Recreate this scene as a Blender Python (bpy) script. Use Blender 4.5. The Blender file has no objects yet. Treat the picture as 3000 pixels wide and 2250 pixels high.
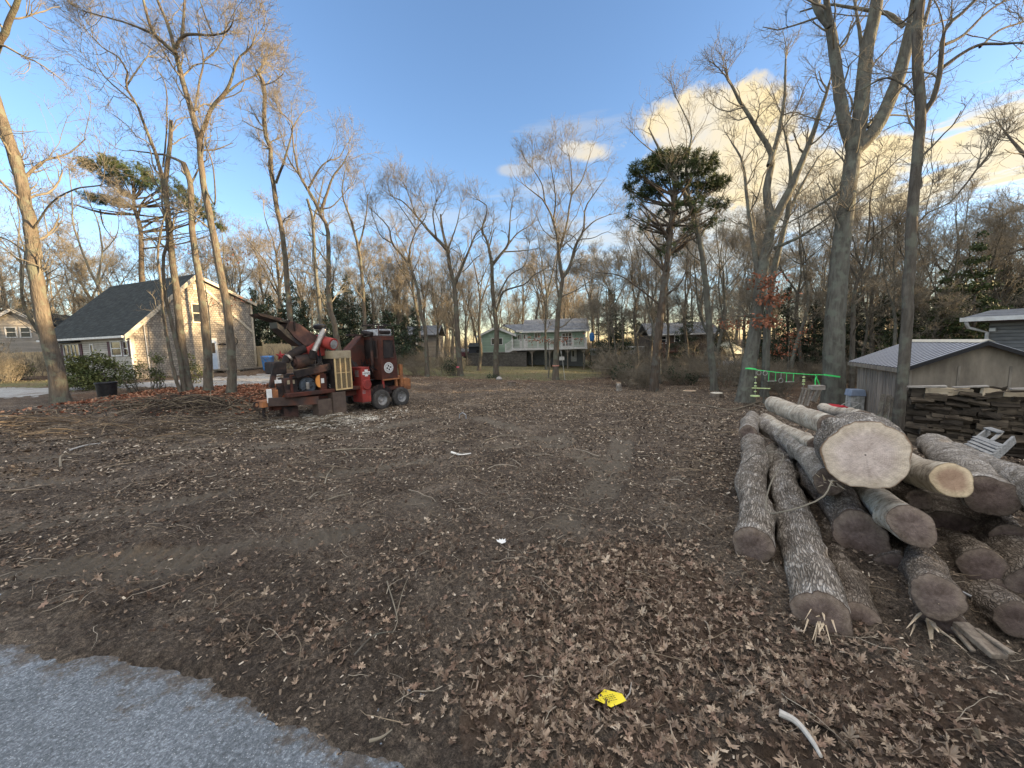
import bpy, math
import numpy as np
from mathutils import Vector, Matrix
R = math.radians
sc = bpy.context.scene
col = sc.collection
rng = np.random.default_rng(11)

# ------------------------------------------------------------------ camera
CAM = np.array([0.0, 0.0, 1.8])
PITCH, ROLL, FPX = R(5.9), R(1.5), 1130.0          # focal length in pixels of the 3000 px wide photograph
_f = np.array([0, math.cos(PITCH), -math.sin(PITCH)])
_u = np.array([0, math.sin(PITCH), math.cos(PITCH)])
_r = np.array([1.0, 0, 0])
RT = math.cos(ROLL) * _r - math.sin(ROLL) * _u
UP = math.sin(ROLL) * _r + math.cos(ROLL) * _u
cd = bpy.data.cameras.new('camera')
cam = bpy.data.objects.new('camera', cd)
col.objects.link(cam)
cd.sensor_width = 36.0
cd.lens = 36.0 * FPX / 3000.0
cd.clip_end = 3000
cd.clip_start = 0.05
cam.matrix_world = Matrix(((RT[0], UP[0], -_f[0], CAM[0]), (RT[1], UP[1], -_f[1], CAM[1]),
                           (RT[2], UP[2], -_f[2], CAM[2]), (0, 0, 0, 1)))
sc.camera = cam
# ------------------------------------------------------------------ light
SUN_AZ, SUN_EL = R(96), R(7.5)                     # azimuth clockwise from +Y, so the sun stands low on the right
sv = Vector((math.sin(SUN_AZ) * math.cos(SUN_EL), math.cos(SUN_AZ) * math.cos(SUN_EL), math.sin(SUN_EL)))
sd = bpy.data.lights.new('sun', 'SUN')
so = bpy.data.objects.new('sun', sd)
col.objects.link(so)
so.rotation_euler = sv.to_track_quat('Z', 'Y').to_euler()
sd.energy = 5.0
sd.angle = R(0.6)
sd.color = (1.0, 0.72, 0.40)
sc.view_settings.view_transform = 'Standard'
sc.view_settings.look = 'None'
sc.view_settings.exposure = 1.9
sc.view_settings.gamma = 1.0
sc.cycles.max_bounces = 5
sc.cycles.diffuse_bounces = 3
sc.cycles.glossy_bounces = 2
sc.cycles.transparent_max_bounces = 6

def ray(px, py):
    return _f + RT * (px - 1500) / FPX + UP * (1125 - py) / FPX
def PX(px, py, y):                                  # point of the pixel's ray at distance y ahead
    d = ray(px, py)
    return CAM + d * (y / d[1])

w = bpy.data.worlds.new('World')
sc.world = w
w.use_nodes = True
nt = w.node_tree
N, L = nt.nodes, nt.links
N.clear()
def wn(t, **k):
    n = N.new(t)
    for a, b in k.items(): setattr(n, a, b)
    return n
def wmath(op, a, b=None, clamp=False):
    n = wn('ShaderNodeMath', operation=op, use_clamp=clamp)
    for i, v in enumerate((a, b)):
        if v is None: continue
        if isinstance(v, (int, float)): n.inputs[i].default_value = v
        else: L.new(v, n.inputs[i])
    return n.outputs[0]
out = wn('ShaderNodeOutputWorld')
bg = wn('ShaderNodeBackground')
bg.inputs['Strength'].default_value = 0.13
sky = wn('ShaderNodeTexSky', sky_type='NISHITA', sun_disc=False)
sky.sun_elevation = SUN_EL
sky.sun_rotation = SUN_AZ
sky.air_density = 1.0
sky.dust_density = 0.35
sky.ozone_density = 3.0
tc = wn('ShaderNodeTexCoord')
dirv = tc.outputs['Generated']
nz = wn('ShaderNodeTexNoise')
nz.inputs['Scale'].default_value = 7.0
nz.inputs['Detail'].default_value = 8.0
nz.inputs['Roughness'].default_value = 0.62
L.new(dirv, nz.inputs['Vector'])
mpw = wn('ShaderNodeMapping')
mpw.inputs['Rotation'].default_value = (0, R(-20), 0)
mpw.inputs['Scale'].default_value = (2.5, 2.5, 22)
L.new(dirv, mpw.inputs['Vector'])
nz2 = wn('ShaderNodeTexNoise')
nz2.inputs['Scale'].default_value = 1.6
nz2.inputs['Detail'].default_value = 6.0
nz2.inputs['Roughness'].default_value = 0.6
L.new(mpw.outputs[0], nz2.inputs['Vector'])
nA = wmath('MULTIPLY', wmath('SUBTRACT', nz.outputs['Fac'], 0.5), 3.4)
nB = wmath('MULTIPLY', wmath('SUBTRACT', nz2.outputs['Fac'], 0.5), 5.0)
# clouds: centre, half sizes (in photograph px), slope, kind, strength
CL = [(2085, 350, 120, 95, 0, 0, 1.6), (1985, 385, 90, 75, 0, 0, 1.3), (2070, 460, 190, 80, 0, 0, 1.3),
      (1690, 440, 75, 28, .1, 0, .8), (1520, 500, 34, 14, 0, 0, .35), (1600, 470, 60, 22, 0, 0, .3),
      (2220, 500, 210, 95, -.1, 0, 1.3), (2420, 520, 190, 75, -.1, 0, 1.2), (2600, 440, 90, 30, -.1, 0, 1.0), (2150, 620, 260, 60, -.05, 0, .7),
      (2900, 465, 460, 120, -.28, 1, 1.5), (2700, 560, 380, 80, -.30, 1, 1.3), (3100, 380, 240, 40, -.32, 1, 1.0), (2450, 640, 300, 50, -.1, 1, .8),
      (1650, 560, 200, 30, 0, 1, .35), (1250, 640, 250, 30, 0, 1, .25), (2000, 720, 500, 60, 0, 1, .5), (1700, 400, 120, 60, 0, 1, .2)]
acc = None
for (cx, cy, rx, ry, sl, kind, st) in CL:
    c = ray(cx, cy); c = c / np.linalg.norm(c)
    a = ray(cx + 60, cy + 60 * sl); a = a / np.linalg.norm(a) - c; a = a / np.linalg.norm(a)
    b = np.cross(c, a); b = b / np.linalg.norm(b)
    e = ray(cx + rx, cy + rx * sl); rrx = np.linalg.norm(e / np.linalg.norm(e) - c)
    e = ray(cx, cy - ry); rry = np.linalg.norm(e / np.linalg.norm(e) - c)
    sub = wn('ShaderNodeVectorMath', operation='SUBTRACT'); L.new(dirv, sub.inputs[0]); sub.inputs[1].default_value = tuple(c)
    d1 = wn('ShaderNodeVectorMath', operation='DOT_PRODUCT'); L.new(sub.outputs[0], d1.inputs[0]); d1.inputs[1].default_value = tuple(a / rrx)
    d2 = wn('ShaderNodeVectorMath', operation='DOT_PRODUCT'); L.new(sub.outputs[0], d2.inputs[0]); d2.inputs[1].default_value = tuple(b / rry)
    q = wmath('SQRT', wmath('ADD', wmath('MULTIPLY', d1.outputs['Value'], d1.outputs['Value']), wmath('MULTIPLY', d2.outputs['Value'], d2.outputs['Value'])))
    m = wmath('ADD', wmath('SUBTRACT', 1.4, q), nB if kind else nA)
    m = wmath('MULTIPLY', m, (0.9 if kind else 1.6) * st)
    m = wmath('MINIMUM', wmath('MAXIMUM', m, 0.0), min(1.0, st))
    m = wmath('MULTIPLY', m, wmath('MINIMUM', wmath('MAXIMUM', wmath('SUBTRACT', 2.6, q), 0.0), 1.0))
    acc = m if acc is None else wmath('MAXIMUM', acc, m)
ramp = wn('ShaderNodeValToRGB')
ramp.color_ramp.elements[0].position = 0.35; ramp.color_ramp.elements[0].color = (2.0, 1.85, 1.55, 1)
ramp.color_ramp.elements[1].position = 0.62; ramp.color_ramp.elements[1].color = (2.5, 1.98, 1.05, 1)
L.new(nz.outputs['Fac'], ramp.inputs['Fac'])
mix = wn('ShaderNodeMixRGB')
L.new(wmath('MULTIPLY', acc, 0.92), mix.inputs['Fac'])
skc = wn('ShaderNodeMixRGB', blend_type='MULTIPLY'); skc.inputs['Fac'].default_value = 1.0
skc.inputs['Color2'].default_value = (1.14, .98, .97, 1)
L.new(sky.outputs[0], skc.inputs['Color1'])
L.new(skc.outputs[0], mix.inputs['Color1'])
L.new(ramp.outputs['Color'], mix.inputs['Color2'])
# unseen broken bright cloud added overhead and behind the camera as fill light
sxyz = wn('ShaderNodeSeparateXYZ'); L.new(dirv, sxyz.inputs[0])
def wss(v, a, b): return wmath('MULTIPLY', wmath('SUBTRACT', v, a), 1.0 / (b - a), True)
ov_ = wss(sxyz.outputs['Z'], .66, .84)
bh_ = wmath('MULTIPLY', wmath('MULTIPLY', wss(wmath('MULTIPLY', sxyz.outputs['Y'], -1.0), .05, .35), wss(sxyz.outputs['Z'], .02, .2)), .6)
cov = wmath('MULTIPLY', wmath('MAXIMUM', ov_, bh_), wss(nz.outputs['Fac'], .30, .48))
mix2 = wn('ShaderNodeMixRGB'); L.new(cov, mix2.inputs['Fac']); L.new(mix.outputs[0], mix2.inputs['Color1']); mix2.inputs['Color2'].default_value = (4.7, 4.45, 4.15, 1)
L.new(mix2.outputs[0], bg.inputs['Color'])
L.new(bg.outputs[0], out.inputs['Surface'])

# ------------------------------------------------------------------ terrain height
HP = np.array([(0, 0, 0), (-4, 1.5, 0), (4, 1.5, -.02), (-8, 2.5, .02), (8, 2, -.1), (-14, 4, .1), (0, -6, 0), (-10, -6, 0), (10, -6, 0), (-25, 0, .1), (25, 0, -.2),
    (0, 3, -.05), (-3, 4, -.07), (3.2, 3.6, -.1), (0, 6, -.28), (-5, 7, -.25), (4, 6, -.35), (0, 10, -.55), (-5, 11, -.55), (5, 10, -.65), (6.5, 7, -.6), (9, 8.5, -.75),
    (-7.5, 13.5, -.78), (-6, 16.5, -.88), (-4, 20, -.85), (-11, 12, -.3), (-15, 15.3, -.02), (-11, 17.5, -.05), (-14.5, 17, .05), (-18, 21, .22), (-22, 23, .3), (-20, 30, .45),
    (-30, 26, .4), (-35, 20, .35), (-26, 15, .1), (-17, 10, .0), (-12, 24, .1), (-12, 32, .2), (-7, 27, -.4), (0, 15, -.68), (0, 20, -.7), (0, 27, -.75), (0, 40, -.85), (4, 55, -.9), (-20, 55, .2), (6, 21, -.95),
    (10, 20, -1.05), (12, 15, -1.05), (10.5, 12, -1.0), (11.5, 10, -1.0), (14, 9, -1.0), (15, 22, -1.1), (20, 12, -1.0), (20, 35, -1.3), (10, 45, -1.6), (25, 60, -1.4), (-40, 70, 0), (0, 90, -.8), (0, 150, -.5),
    (40, 100, -1), (-80, 60, 0.3), (80, 60, -1)], float)
def hgt(x, y):
    x = np.asarray(x, float); y = np.asarray(y, float)
    num = np.zeros(np.broadcast(x, y).shape); den = num.copy()
    for a, b, h in HP:
        s = 1.2 + 0.09 * math.hypot(a, b)
        wgt = 1.0 / ((x - a) ** 2 + (y - b) ** 2 + s * s) ** 2.2 * s ** 2.4
        num += wgt * h; den += wgt
    return num / den
def GP(px, py):                                     # where the pixel's ray meets the terrain
    d = ray(px, py)
    ts = np.concatenate([np.linspace(0.5, 30, 700), np.linspace(30.1, 260, 900)])
    p = CAM[None] + d[None] * ts[:, None]
    below = p[:, 2] < hgt(p[:, 0], p[:, 1])
    k = int(np.argmax(below)) if below.any() else len(ts) - 1
    return p[k]
FS = 3000 / 2212.0
def GF(x, y): return GP(x * FS, y * FS)             # the same in coordinates of the 2212 px wide view
def hz(x, y): return float(hgt(x, y))

# ------------------------------------------------------------------ noise
def vnoise(x, y, seed=0):
    xi = np.floor(x).astype(np.int64); yi = np.floor(y).astype(np.int64)
    fx = x - xi; fy = y - yi
    fx = fx * fx * (3 - 2 * fx); fy = fy * fy * (3 - 2 * fy)
    def h(a, b):
        n = (a * 374761393 + b * 668265263 + seed * 974711) & 0xFFFFFFFF
        n = ((n ^ (n >> 13)) * 1274126177) & 0xFFFFFFFF
        return ((n ^ (n >> 16)) & 0xFFFF) / 65535.0
    return (h(xi, yi) * (1 - fx) + h(xi + 1, yi) * fx) * (1 - fy) + (h(xi, yi + 1) * (1 - fx) + h(xi + 1, yi + 1) * fx) * fy
def fbm(x, y, oct=4, seed=0, gain=.5):
    s = 0; a = 1; t = 0
    for o in range(oct):
        s = s + a * vnoise(x * 2 ** o + 17.3 * o, y * 2 ** o + 5.1 * o, seed + o); t += a; a *= gain
    return s / t

# ------------------------------------------------------------------ object helpers
def tag(o, label=None, cat=None, group=None, kind=None):
    if label: o['label'] = label
    if cat: o['category'] = cat
    if group: o['group'] = group
    if kind: o['kind'] = kind
    return o
def empty(name, loc, rz=0, **k):
    o = bpy.data.objects.new(name, None)
    col.objects.link(o)
    o.location = tuple(float(v) for v in loc); o.rotation_euler = (0, 0, rz)
    o.empty_display_size = .2
    return tag(o, **k)
def link(me, name, mat=None, parent=None, loc=None):
    o = bpy.data.objects.new(name, me)
    col.objects.link(o)
    if mat is not None:
        me.materials.append(mat)
    if parent is not None: o.parent = parent
    if loc is not None: o.location = tuple(float(v) for v in loc)
    return o
def npmesh(name, V, Fc, smooth=True, colr=None, fmat=None):
    """V (n,3), Fc (m,3|4) -> mesh"""
    me = bpy.data.meshes.new(name)
    V = np.ascontiguousarray(V, np.float32); Fc = np.ascontiguousarray(Fc, np.int32)
    m, k = Fc.shape
    me.vertices.add(len(V)); me.vertices.foreach_set('co', V.ravel())
    me.loops.add(m * k); me.loops.foreach_set('vertex_index', Fc.ravel())
    me.polygons.add(m); me.polygons.foreach_set('loop_start', np.arange(m, dtype=np.int32) * k)
    me.polygons.foreach_set('loop_total', np.full(m, k, np.int32))
    me.polygons.foreach_set('use_smooth', np.full(m, bool(smooth)))
    if fmat is not None: me.polygons.foreach_set('material_index', np.ascontiguousarray(fmat, np.int32))
    if colr is not None:
        a = me.color_attributes.new('col', 'FLOAT_COLOR', 'POINT')
        c = np.ones((len(V), 4), np.float32); c[:, :colr.shape[1]] = colr
        a.data.foreach_set('color', c.ravel())
    me.update(calc_edges=True)
    me.validate()
    return me
class MB:
    def __init__(s): s.v = []; s.f = []
    def add(s, vs, fs):
        b = len(s.v); s.v += [tuple(float(q) for q in v) for v in vs]; s.f += [tuple(b + i for i in f) for f in fs]; return s
    def box(s, x0, x1, y0, y1, z0, z1):
        v = [(x, y, z) for z in (z0, z1) for y in (y0, y1) for x in (x0, x1)]
        return s.add(v, [(0, 2, 3, 1), (4, 5, 7, 6), (0, 1, 5, 4), (2, 6, 7, 3), (0, 4, 6, 2), (1, 3, 7, 5)])
    def bar(s, p0, p1, w, h, up=(0, 0, 1)):
        p0 = Vector(p0); p1 = Vector(p1); d = (p1 - p0).normalized(); u = Vector(up)
        if abs(d.dot(u)) > .98: u = Vector((1, 0, 0))
        sd_ = d.cross(u).normalized(); u = sd_.cross(d).normalized()
        v = [p + sd_ * a * w / 2 + u * b * h / 2 for p in (p0, p1) for a, b in ((-1, -1), (1, -1), (1, 1), (-1, 1))]
        return s.add(v, [(3, 2, 1, 0), (4, 5, 6, 7), (0, 1, 5, 4), (1, 2, 6, 5), (2, 3, 7, 6), (3, 0, 4, 7)])
    def tube(s, pts, r, n=10, caps=True):
        pts = [Vector(p) for p in pts]
        rs = r if hasattr(r, '__len__') else [r] * len(pts)
        b = len(s.v); ref = None
        for i, p in enumerate(pts):
            d = (pts[min(i + 1, len(pts) - 1)] - pts[max(i - 1, 0)]).normalized()
            if ref is None: ref = Vector((0, 0, 1)) if abs(d.z) < .9 else Vector((1, 0, 0))
            a = (ref - d * ref.dot(d)).normalized(); c = d.cross(a); ref = a
            for k in range(n):
                t = 2 * math.pi * k / n
                s.v.append(tuple(p + (a * math.cos(t) + c * math.sin(t)) * rs[i]))
        for i in range(len(pts) - 1):
            for k in range(n):
                s.f.append((b + i * n + k, b + i * n + (k + 1) % n, b + (i + 1) * n + (k + 1) % n, b + (i + 1) * n + k))
        if caps:
            s.f.append(tuple(b + k for k in reversed(range(n)))); s.f.append(tuple(b + (len(pts) - 1) * n + k for k in range(n)))
        return s
    def prism(s, outline, off):
        """outline: 3D points of a planar polygon, extruded by vector off"""
        o = [Vector(p) for p in outline]; off = Vector(off); n = len(o)
        return s.add(o + [p + off for p in o], [tuple(reversed(range(n))), tuple(range(n, 2 * n))] + [(i, (i + 1) % n, n + (i + 1) % n, n + i) for i in range(n)])
    def lathe(s, prof, c=(0, 0, 0), n=24, axis='z', caps=True):
        """prof: (radius, height) pairs"""
        b = len(s.v); c = Vector(c)
        for r_, h_ in prof:
            for k in range(n):
                t = 2 * math.pi * k / n; a, q = r_ * math.cos(t), r_ * math.sin(t)
                s.v.append(tuple(c + Vector({'z': (a, q, h_), 'y': (a, h_, q), 'x': (h_, a, q)}[axis])))
        for i in range(len(prof) - 1):
            for k in range(n):
                s.f.append((b + i * n + k, b + i * n + (k + 1) % n, b + (i + 1) * n + (k + 1) % n, b + (i + 1) * n + k))
        if caps: s.f.append(tuple(b + k for k in reversed(range(n)))); s.f.append(tuple(b + (len(prof) - 1) * n + k for k in range(n)))
        return s
    def build(s, name, mat, parent=None, bevel=0, smooth=False, loc=None):
        me = bpy.data.meshes.new(name)
        me.from_pydata(s.v, [], s.f)
        import bmesh
        bm = bmesh.new(); bm.from_mesh(me); bmesh.ops.recalc_face_normals(bm, faces=bm.faces); bm.to_mesh(me); bm.free()
        o = link(me, name, mat, parent, loc)
        if smooth:
            me.polygons.foreach_set('use_smooth', [True] * len(me.polygons))
            try: me.set_sharp_from_angle(angle=R(40))
            except Exception: pass
        if bevel:
            m = o.modifiers.new('bevel', 'BEVEL'); m.width = bevel; m.segments = 2; m.limit_method = 'ANGLE'
        return o
class Fr:
    """a local frame standing on the ground: local x turned by yaw"""
    def __init__(s, ox, oy, yaw, oz=None):
        s.o = np.array([ox, oy, hz(ox, oy) if oz is None else oz]); s.yaw = yaw
        c, q = math.cos(yaw), math.sin(yaw)
        s.M = np.array([[c, q, 0], [-q, c, 0], [0, 0, 1.0]])
    def loc(s, p): return s.M @ (np.asarray(p, float) - s.o)
    def wld(s, p): return s.M.T @ np.asarray(p, float) + s.o
    def ony(s, px, py, c):
        o = s.M @ (CAM - s.o); d = s.M @ ray(px, py); t = (c - o[1]) / d[1]; p = o + d * t
        return p[0], p[2]
    def onx(s, px, py, c):
        o = s.M @ (CAM - s.o); d = s.M @ ray(px, py); t = (c - o[0]) / d[0]; p = o + d * t
        return p[1], p[2]
def copy_tree(o, parent=None):
    c = o.copy(); col.objects.link(c)
    if parent is not None: c.parent = parent
    for ch in list(o.children): copy_tree(ch, c)
    return c

# ------------------------------------------------------------------ materials
MC = {}
def mat(name, c1, c2=None, rough=.8, scale=6, detail=5, bump=0., bscale=None, metal=0., stretch=(1, 1, 1), kind=None, c3=None, spec=.3, lo=.35, hi=.65, attr=False, coat=0):
    if name in MC: return MC[name]
    m = bpy.data.materials.new(name); m.use_nodes = True; MC[name] = m
    nt = m.node_tree; N = nt.nodes; L = nt.links
    b = N['Principled BSDF']
    b.inputs['Roughness'].default_value = rough
    b.inputs['Metallic'].default_value = metal
    b.inputs['Specular IOR Level'].default_value = spec
    tcn = N.new('ShaderNodeTexCoord'); mp = N.new('ShaderNodeMapping')
    mp.inputs['Scale'].default_value = stretch
    L.new(tcn.outputs['Object'], mp.inputs['Vector'])
    c2 = c2 or tuple(v * .7 for v in c1)
    n1 = N.new('ShaderNodeTexNoise'); n1.inputs['Scale'].default_value = scale; n1.inputs['Detail'].default_value = detail; n1.inputs['Roughness'].default_value = .65
    L.new(mp.outputs[0], n1.inputs['Vector'])
    cr = N.new('ShaderNodeValToRGB')
    cr.color_ramp.elements[0].position = lo; cr.color_ramp.elements[0].color = (*c2, 1)
    cr.color_ramp.elements[1].position = hi; cr.color_ramp.elements[1].color = (*c1, 1)
    L.new(n1.outputs['Fac'], cr.inputs['Fac'])
    colr = cr.outputs['Color']
    if c3:
        n3 = N.new('ShaderNodeTexNoise'); n3.inputs['Scale'].default_value = scale * .35; n3.inputs['Detail'].default_value = 6
        L.new(tcn.outputs['Object'], n3.inputs['Vector'])
        r3 = N.new('ShaderNodeValToRGB'); r3.color_ramp.elements[0].position = .5; r3.color_ramp.elements[1].position = .62
        L.new(n3.outputs['Fac'], r3.inputs['Fac'])
        mx = N.new('ShaderNodeMixRGB'); L.new(r3.outputs['Color'], mx.inputs['Fac']); L.new(colr, mx.inputs['Color1']); mx.inputs['Color2'].default_value = (*c3, 1)
        colr = mx.outputs[0]
    hsrc = n1.outputs['Fac']
    if kind in ('shingle', 'clap', 'brick', 'roof', 'metalroof', 'boards'):
        sx = N.new('ShaderNodeSeparateXYZ'); L.new(tcn.outputs['Object'], sx.inputs[0])
        ad = N.new('ShaderNodeMath'); ad.operation = 'ADD'; L.new(sx.outputs['X'], ad.inputs[0]); L.new(sx.outputs['Y'], ad.inputs[1])
        cb = N.new('ShaderNodeCombineXYZ')
        if kind == 'boards':
            L.new(sx.outputs['Z'], cb.inputs[0]); L.new(ad.outputs[0], cb.inputs[1])
        else:
            L.new(ad.outputs[0], cb.inputs[0]); L.new(sx.outputs['Z'], cb.inputs[1])
        br = N.new('ShaderNodeTexBrick'); L.new(cb.outputs[0], br.inputs['Vector'])
        br.inputs['Scale'].default_value = 1.0
        bw, rh, mo = {'shingle': (.17, .14, .012), 'clap': (30, .13, .016), 'brick': (.22, .08, .01), 'roof': (.35, .085, .006), 'boards': (30, .16, .014), 'metalroof': (30, .2, .02)}[kind]
        br.inputs['Brick Width'].default_value = bw; br.inputs['Row Height'].default_value = rh; br.inputs['Mortar Size'].default_value = mo
        br.inputs['Mortar Smooth'].default_value = .3; br.inputs['Bias'].default_value = 0
        br.inputs['Color1'].default_value = (.72, .72, .72, 1); br.inputs['Color2'].default_value = (1.12, 1.12, 1.12, 1); br.inputs['Mortar'].default_value = (.38, .38, .38, 1)
        mx = N.new('ShaderNodeMixRGB'); mx.blend_type = 'MULTIPLY'; mx.inputs['Fac'].default_value = .9 if kind != 'clap' else .75
        L.new(colr, mx.inputs['Color1']); L.new(br.outputs['Color'], mx.inputs['Color2']); colr = mx.outputs[0]
        iv = N.new('ShaderNodeMath'); iv.operation = 'SUBTRACT'; iv.inputs[0].default_value = 1; L.new(br.outputs['Fac'], iv.inputs[1])
        ah = N.new('ShaderNodeMath'); ah.operation = 'MULTIPLY_ADD'; L.new(n1.outputs['Fac'], ah.inputs[0]); ah.inputs[1].default_value = .5; L.new(iv.outputs[0], ah.inputs[2])
        hsrc = ah.outputs[0]
    if attr:
        at = N.new('ShaderNodeAttribute'); at.attribute_name = 'col'
        mx = N.new('ShaderNodeMixRGB'); mx.blend_type = 'MULTIPLY'; mx.inputs['Fac'].default_value = 1
        L.new(colr, mx.inputs['Color1']); L.new(at.outputs['Color'], mx.inputs['Color2']); colr = mx.outputs[0]
    L.new(colr, b.inputs['Base Color'])
    if bump:
        if bscale:
            n2 = N.new('ShaderNodeTexNoise'); n2.inputs['Scale'].default_value = bscale; n2.inputs['Detail'].default_value = 6; L.new(mp.outputs[0], n2.inputs['Vector'])
            if kind is None: hsrc = n2.outputs['Fac']
        bp = N.new('ShaderNodeBump'); bp.inputs['Strength'].default_value = 1.0; bp.inputs['Distance'].default_value = bump
        L.new(hsrc, bp.inputs['Height']); L.new(bp.outputs[0], b.inputs['Normal'])
    if coat: b.inputs['Coat Weight'].default_value = coat
    return m
M_glass = mat('window_glass', (.03, .035, .04), (.015, .02, .025), rough=.12, spec=.6, scale=2)
M_white = mat('white_paint', (.62, .63, .62), (.45, .45, .43), rough=.6, scale=5, bump=.002)
M_trimtan = mat('cream_trim', (.55, .49, .38), (.40, .35, .27), rough=.7, scale=5, bump=.002)
M_black = mat('black_plastic', (.018, .018, .02), (.008, .008, .01), rough=.45, scale=12)
# ------------------------------------------------------------------ ground
def inpoly(x, y, poly):
    ins = np.zeros(x.shape, bool); n = len(poly); j = n - 1
    for i in range(n):
        xi, yi = poly[i]; xj, yj = poly[j]
        c = ((yi > y) != (yj > y)) & (x < (xj - xi) * (y - yi) / (yj - yi + 1e-12) + xi)
        ins ^= c; j = i
    return ins
def zone(pts): return [tuple(GF(*p)[:2]) for p in pts]
Z_drive = zone([(0, 866), (60, 858), (118, 848), (160, 843), (300, 836), (420, 837), (560, 834), (610, 826), (600, 806), (520, 812), (430, 817), (330, 825), (280, 832), (150, 836), (60, 838), (0, 842)])
Z_drive[0] = (Z_drive[0][0] - 14, Z_drive[0][1]); Z_drive[-1] = (Z_drive[-1][0] - 20, Z_drive[-1][1] + 1)
Z_lawnl = zone([(0, 841), (118, 836), (125, 822), (0, 824)]); Z_lawnl[0] = (Z_lawnl[0][0] - 15, Z_lawnl[0][1]); Z_lawnl[-1] = (Z_lawnl[-1][0] - 18, Z_lawnl[-1][1])
Z_lawn = zone([(850, 806), (930, 812), (1000, 816), (1080, 820), (1200, 822), (1290, 816), (1345, 800), (1338, 780), (1290, 778), (1020, 768), (930, 760), (860, 772)])
Z_leaf = zone([(120, 858), (240, 846), (330, 838), (420, 838), (600, 829), (600, 850), (570, 872), (430, 868), (330, 878), (220, 872), (130, 875)])
Z_chip = zone([(560, 905), (620, 900), (700, 892), (800, 896), (815, 908), (740, 918), (660, 930), (600, 925), (580, 912)])
EDGE = np.array([GF(*p)[:2] for p in [(0, 1372), (60, 1395), (110, 1428), (180, 1432), (280, 1432), (360, 1452), (430, 1478), (500, 1500), (590, 1545), (680, 1583), (760, 1612), (850, 1650)]])
EDGE = np.vstack([[EDGE[0][0] - 20, EDGE[0][1] + 3.0], EDGE, [EDGE[-1][0] + .8, EDGE[-1][1] - .35], [EDGE[-1][0] + 3, EDGE[-1][1] - .8], [EDGE[-1][0] + 30, EDGE[-1][1] - 4]])
_o = np.argsort(EDGE[:, 0]); EDGE = EDGE[_o]
def road_d(x, y):                                    # >0 on the dirt side, metres
    return (y - np.interp(x, EDGE[:, 0], EDGE[:, 1])) * .93
def sstep(a, b, x):
    t = np.clip((x - a) / (b - a), 0, 1); return t * t * (3 - 2 * t)
TRK = [((-14, 7.5), (-5.5, 12.5), .5), ((-13, 6.2), (-3.5, 11.5), .5), ((-9, 4.6), (-2.6, 13.0), .55), ((-10.5, 6.0), (-4.4, 14.5), .55), ((-7.5, 3.2), (1.5, 9.5), .45), ((-4.5, 2.4), (-1.2, 4.6), .45), ((.5, 3.6), (3.2, 12), .5), ((-1.5, 4.4), (1.2, 9.6), .45), ((-6.5, 3.0), (-2.5, 3.9), .4), ((1.6, 6), (-1.5, 13), .5)]
def ground_detail(x, y):
    r = np.hypot(x, y)
    dr = road_d(x, y)
    soil = sstep(-.25, .35, dr)
    d = .10 * (fbm(x * .45, y * .45, 3, 3) - .5)
    d = d + .085 * (fbm(x * 2.1, y * 2.1, 3, 7) - .5) + .062 * (fbm(x * 7, y * 7, 3, 21, .6) - .5) * (r < 30)
    lump = np.maximum(fbm(x * 3.3 + 3, y * 3.3, 3, 31) - .6, 0) * .16
    near = np.clip(1.4 - r / 9, 0, 1)
    d = d + lump + near * .036 * (fbm(x * 26, y * 26, 2, 41, .6) - .5)
    tr = np.zeros_like(x)
    for (a, b, wd) in TRK:
        ax, ay = a; bx, by = b; ln = math.hypot(bx - ax, by - ay); ux, uy = (bx - ax) / ln, (by - ay) / ln
        s = (x - ax) * ux + (y - ay) * uy; q = -(x - ax) * uy + (y - ay) * ux + .35 * np.sin(s * .35)
        m = sstep(wd * .62, wd * .40, np.abs(q)) * sstep(-.3, .5, s) * sstep(ln + .5, ln - .5, s) * sstep(.38, .55, fbm(x * .9, y * .9, 2, 55))
        d = d * (1 - .55 * m) + m * (-.03 + .016 * np.sin(s * 2 * math.pi / .13 + 2.5 * np.abs(q)))
        tr = np.maximum(tr, m)
    # pushed-up berm along the asphalt and heaps
    d = d * soil + .05 * (fbm(x * 5.5, y * 5.5, 3, 78) - .5) * sstep(-.6, -.1, dr) * sstep(.5, .0, dr) + sstep(-.12, .05, dr + .22 * (fbm(x * 2.4, y * 2.4, 3, 77) - .5)) * .045 * sstep(.9, .1, dr) - .05 * (1 - soil)
    far = sstep(20, 45, r)
    d = d * (1 - .5 * far)
    return d, tr, soil
th = np.concatenate([np.linspace(-63, 63, 1150), np.linspace(63.6, 296.4, 150)])
rr = [0.35]
while rr[-1] < 1.3: rr.append(rr[-1] * 1.06)
while rr[-1] < 45: rr.append(rr[-1] * 1.0066)
while rr[-1] < 900: rr.append(rr[-1] * 1.06)
rr = np.array(rr)
A, B = np.meshgrid(R(1) * th, rr)
X = np.sin(A) * B; Y = np.cos(A) * B
H = hgt(X, Y)
D, TR, SOIL = ground_detail(X, Y)
fin = (B < 300)
n1 = fbm(X * .8, Y * .8, 3, 90) - .5
wob = .9 * (fbm(X * 1.3, Y * 1.3, 3, 91) - .5); wob2 = .9 * (fbm(X * 1.3 + 9, Y * 1.3, 3, 92) - .5)
sc_ = np.clip(B / 12, .4, 2.2)
XX, YY = X + wob * sc_, Y + wob2 * sc_
m_lawn = (inpoly(XX, YY, Z_lawn) | inpoly(XX, YY, Z_lawnl)).astype(float)
m_drive = inpoly(XX, YY, Z_drive).astype(float)
m_leaf = inpoly(XX, YY, Z_leaf).astype(float)
m_chip = inpoly(XX, YY, Z_chip).astype(float)
woods = sstep(21, 27, Y + 2 * n1 * 3 - np.abs(X) * .12) * (1 - m_lawn) * (1 - m_drive)
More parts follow.
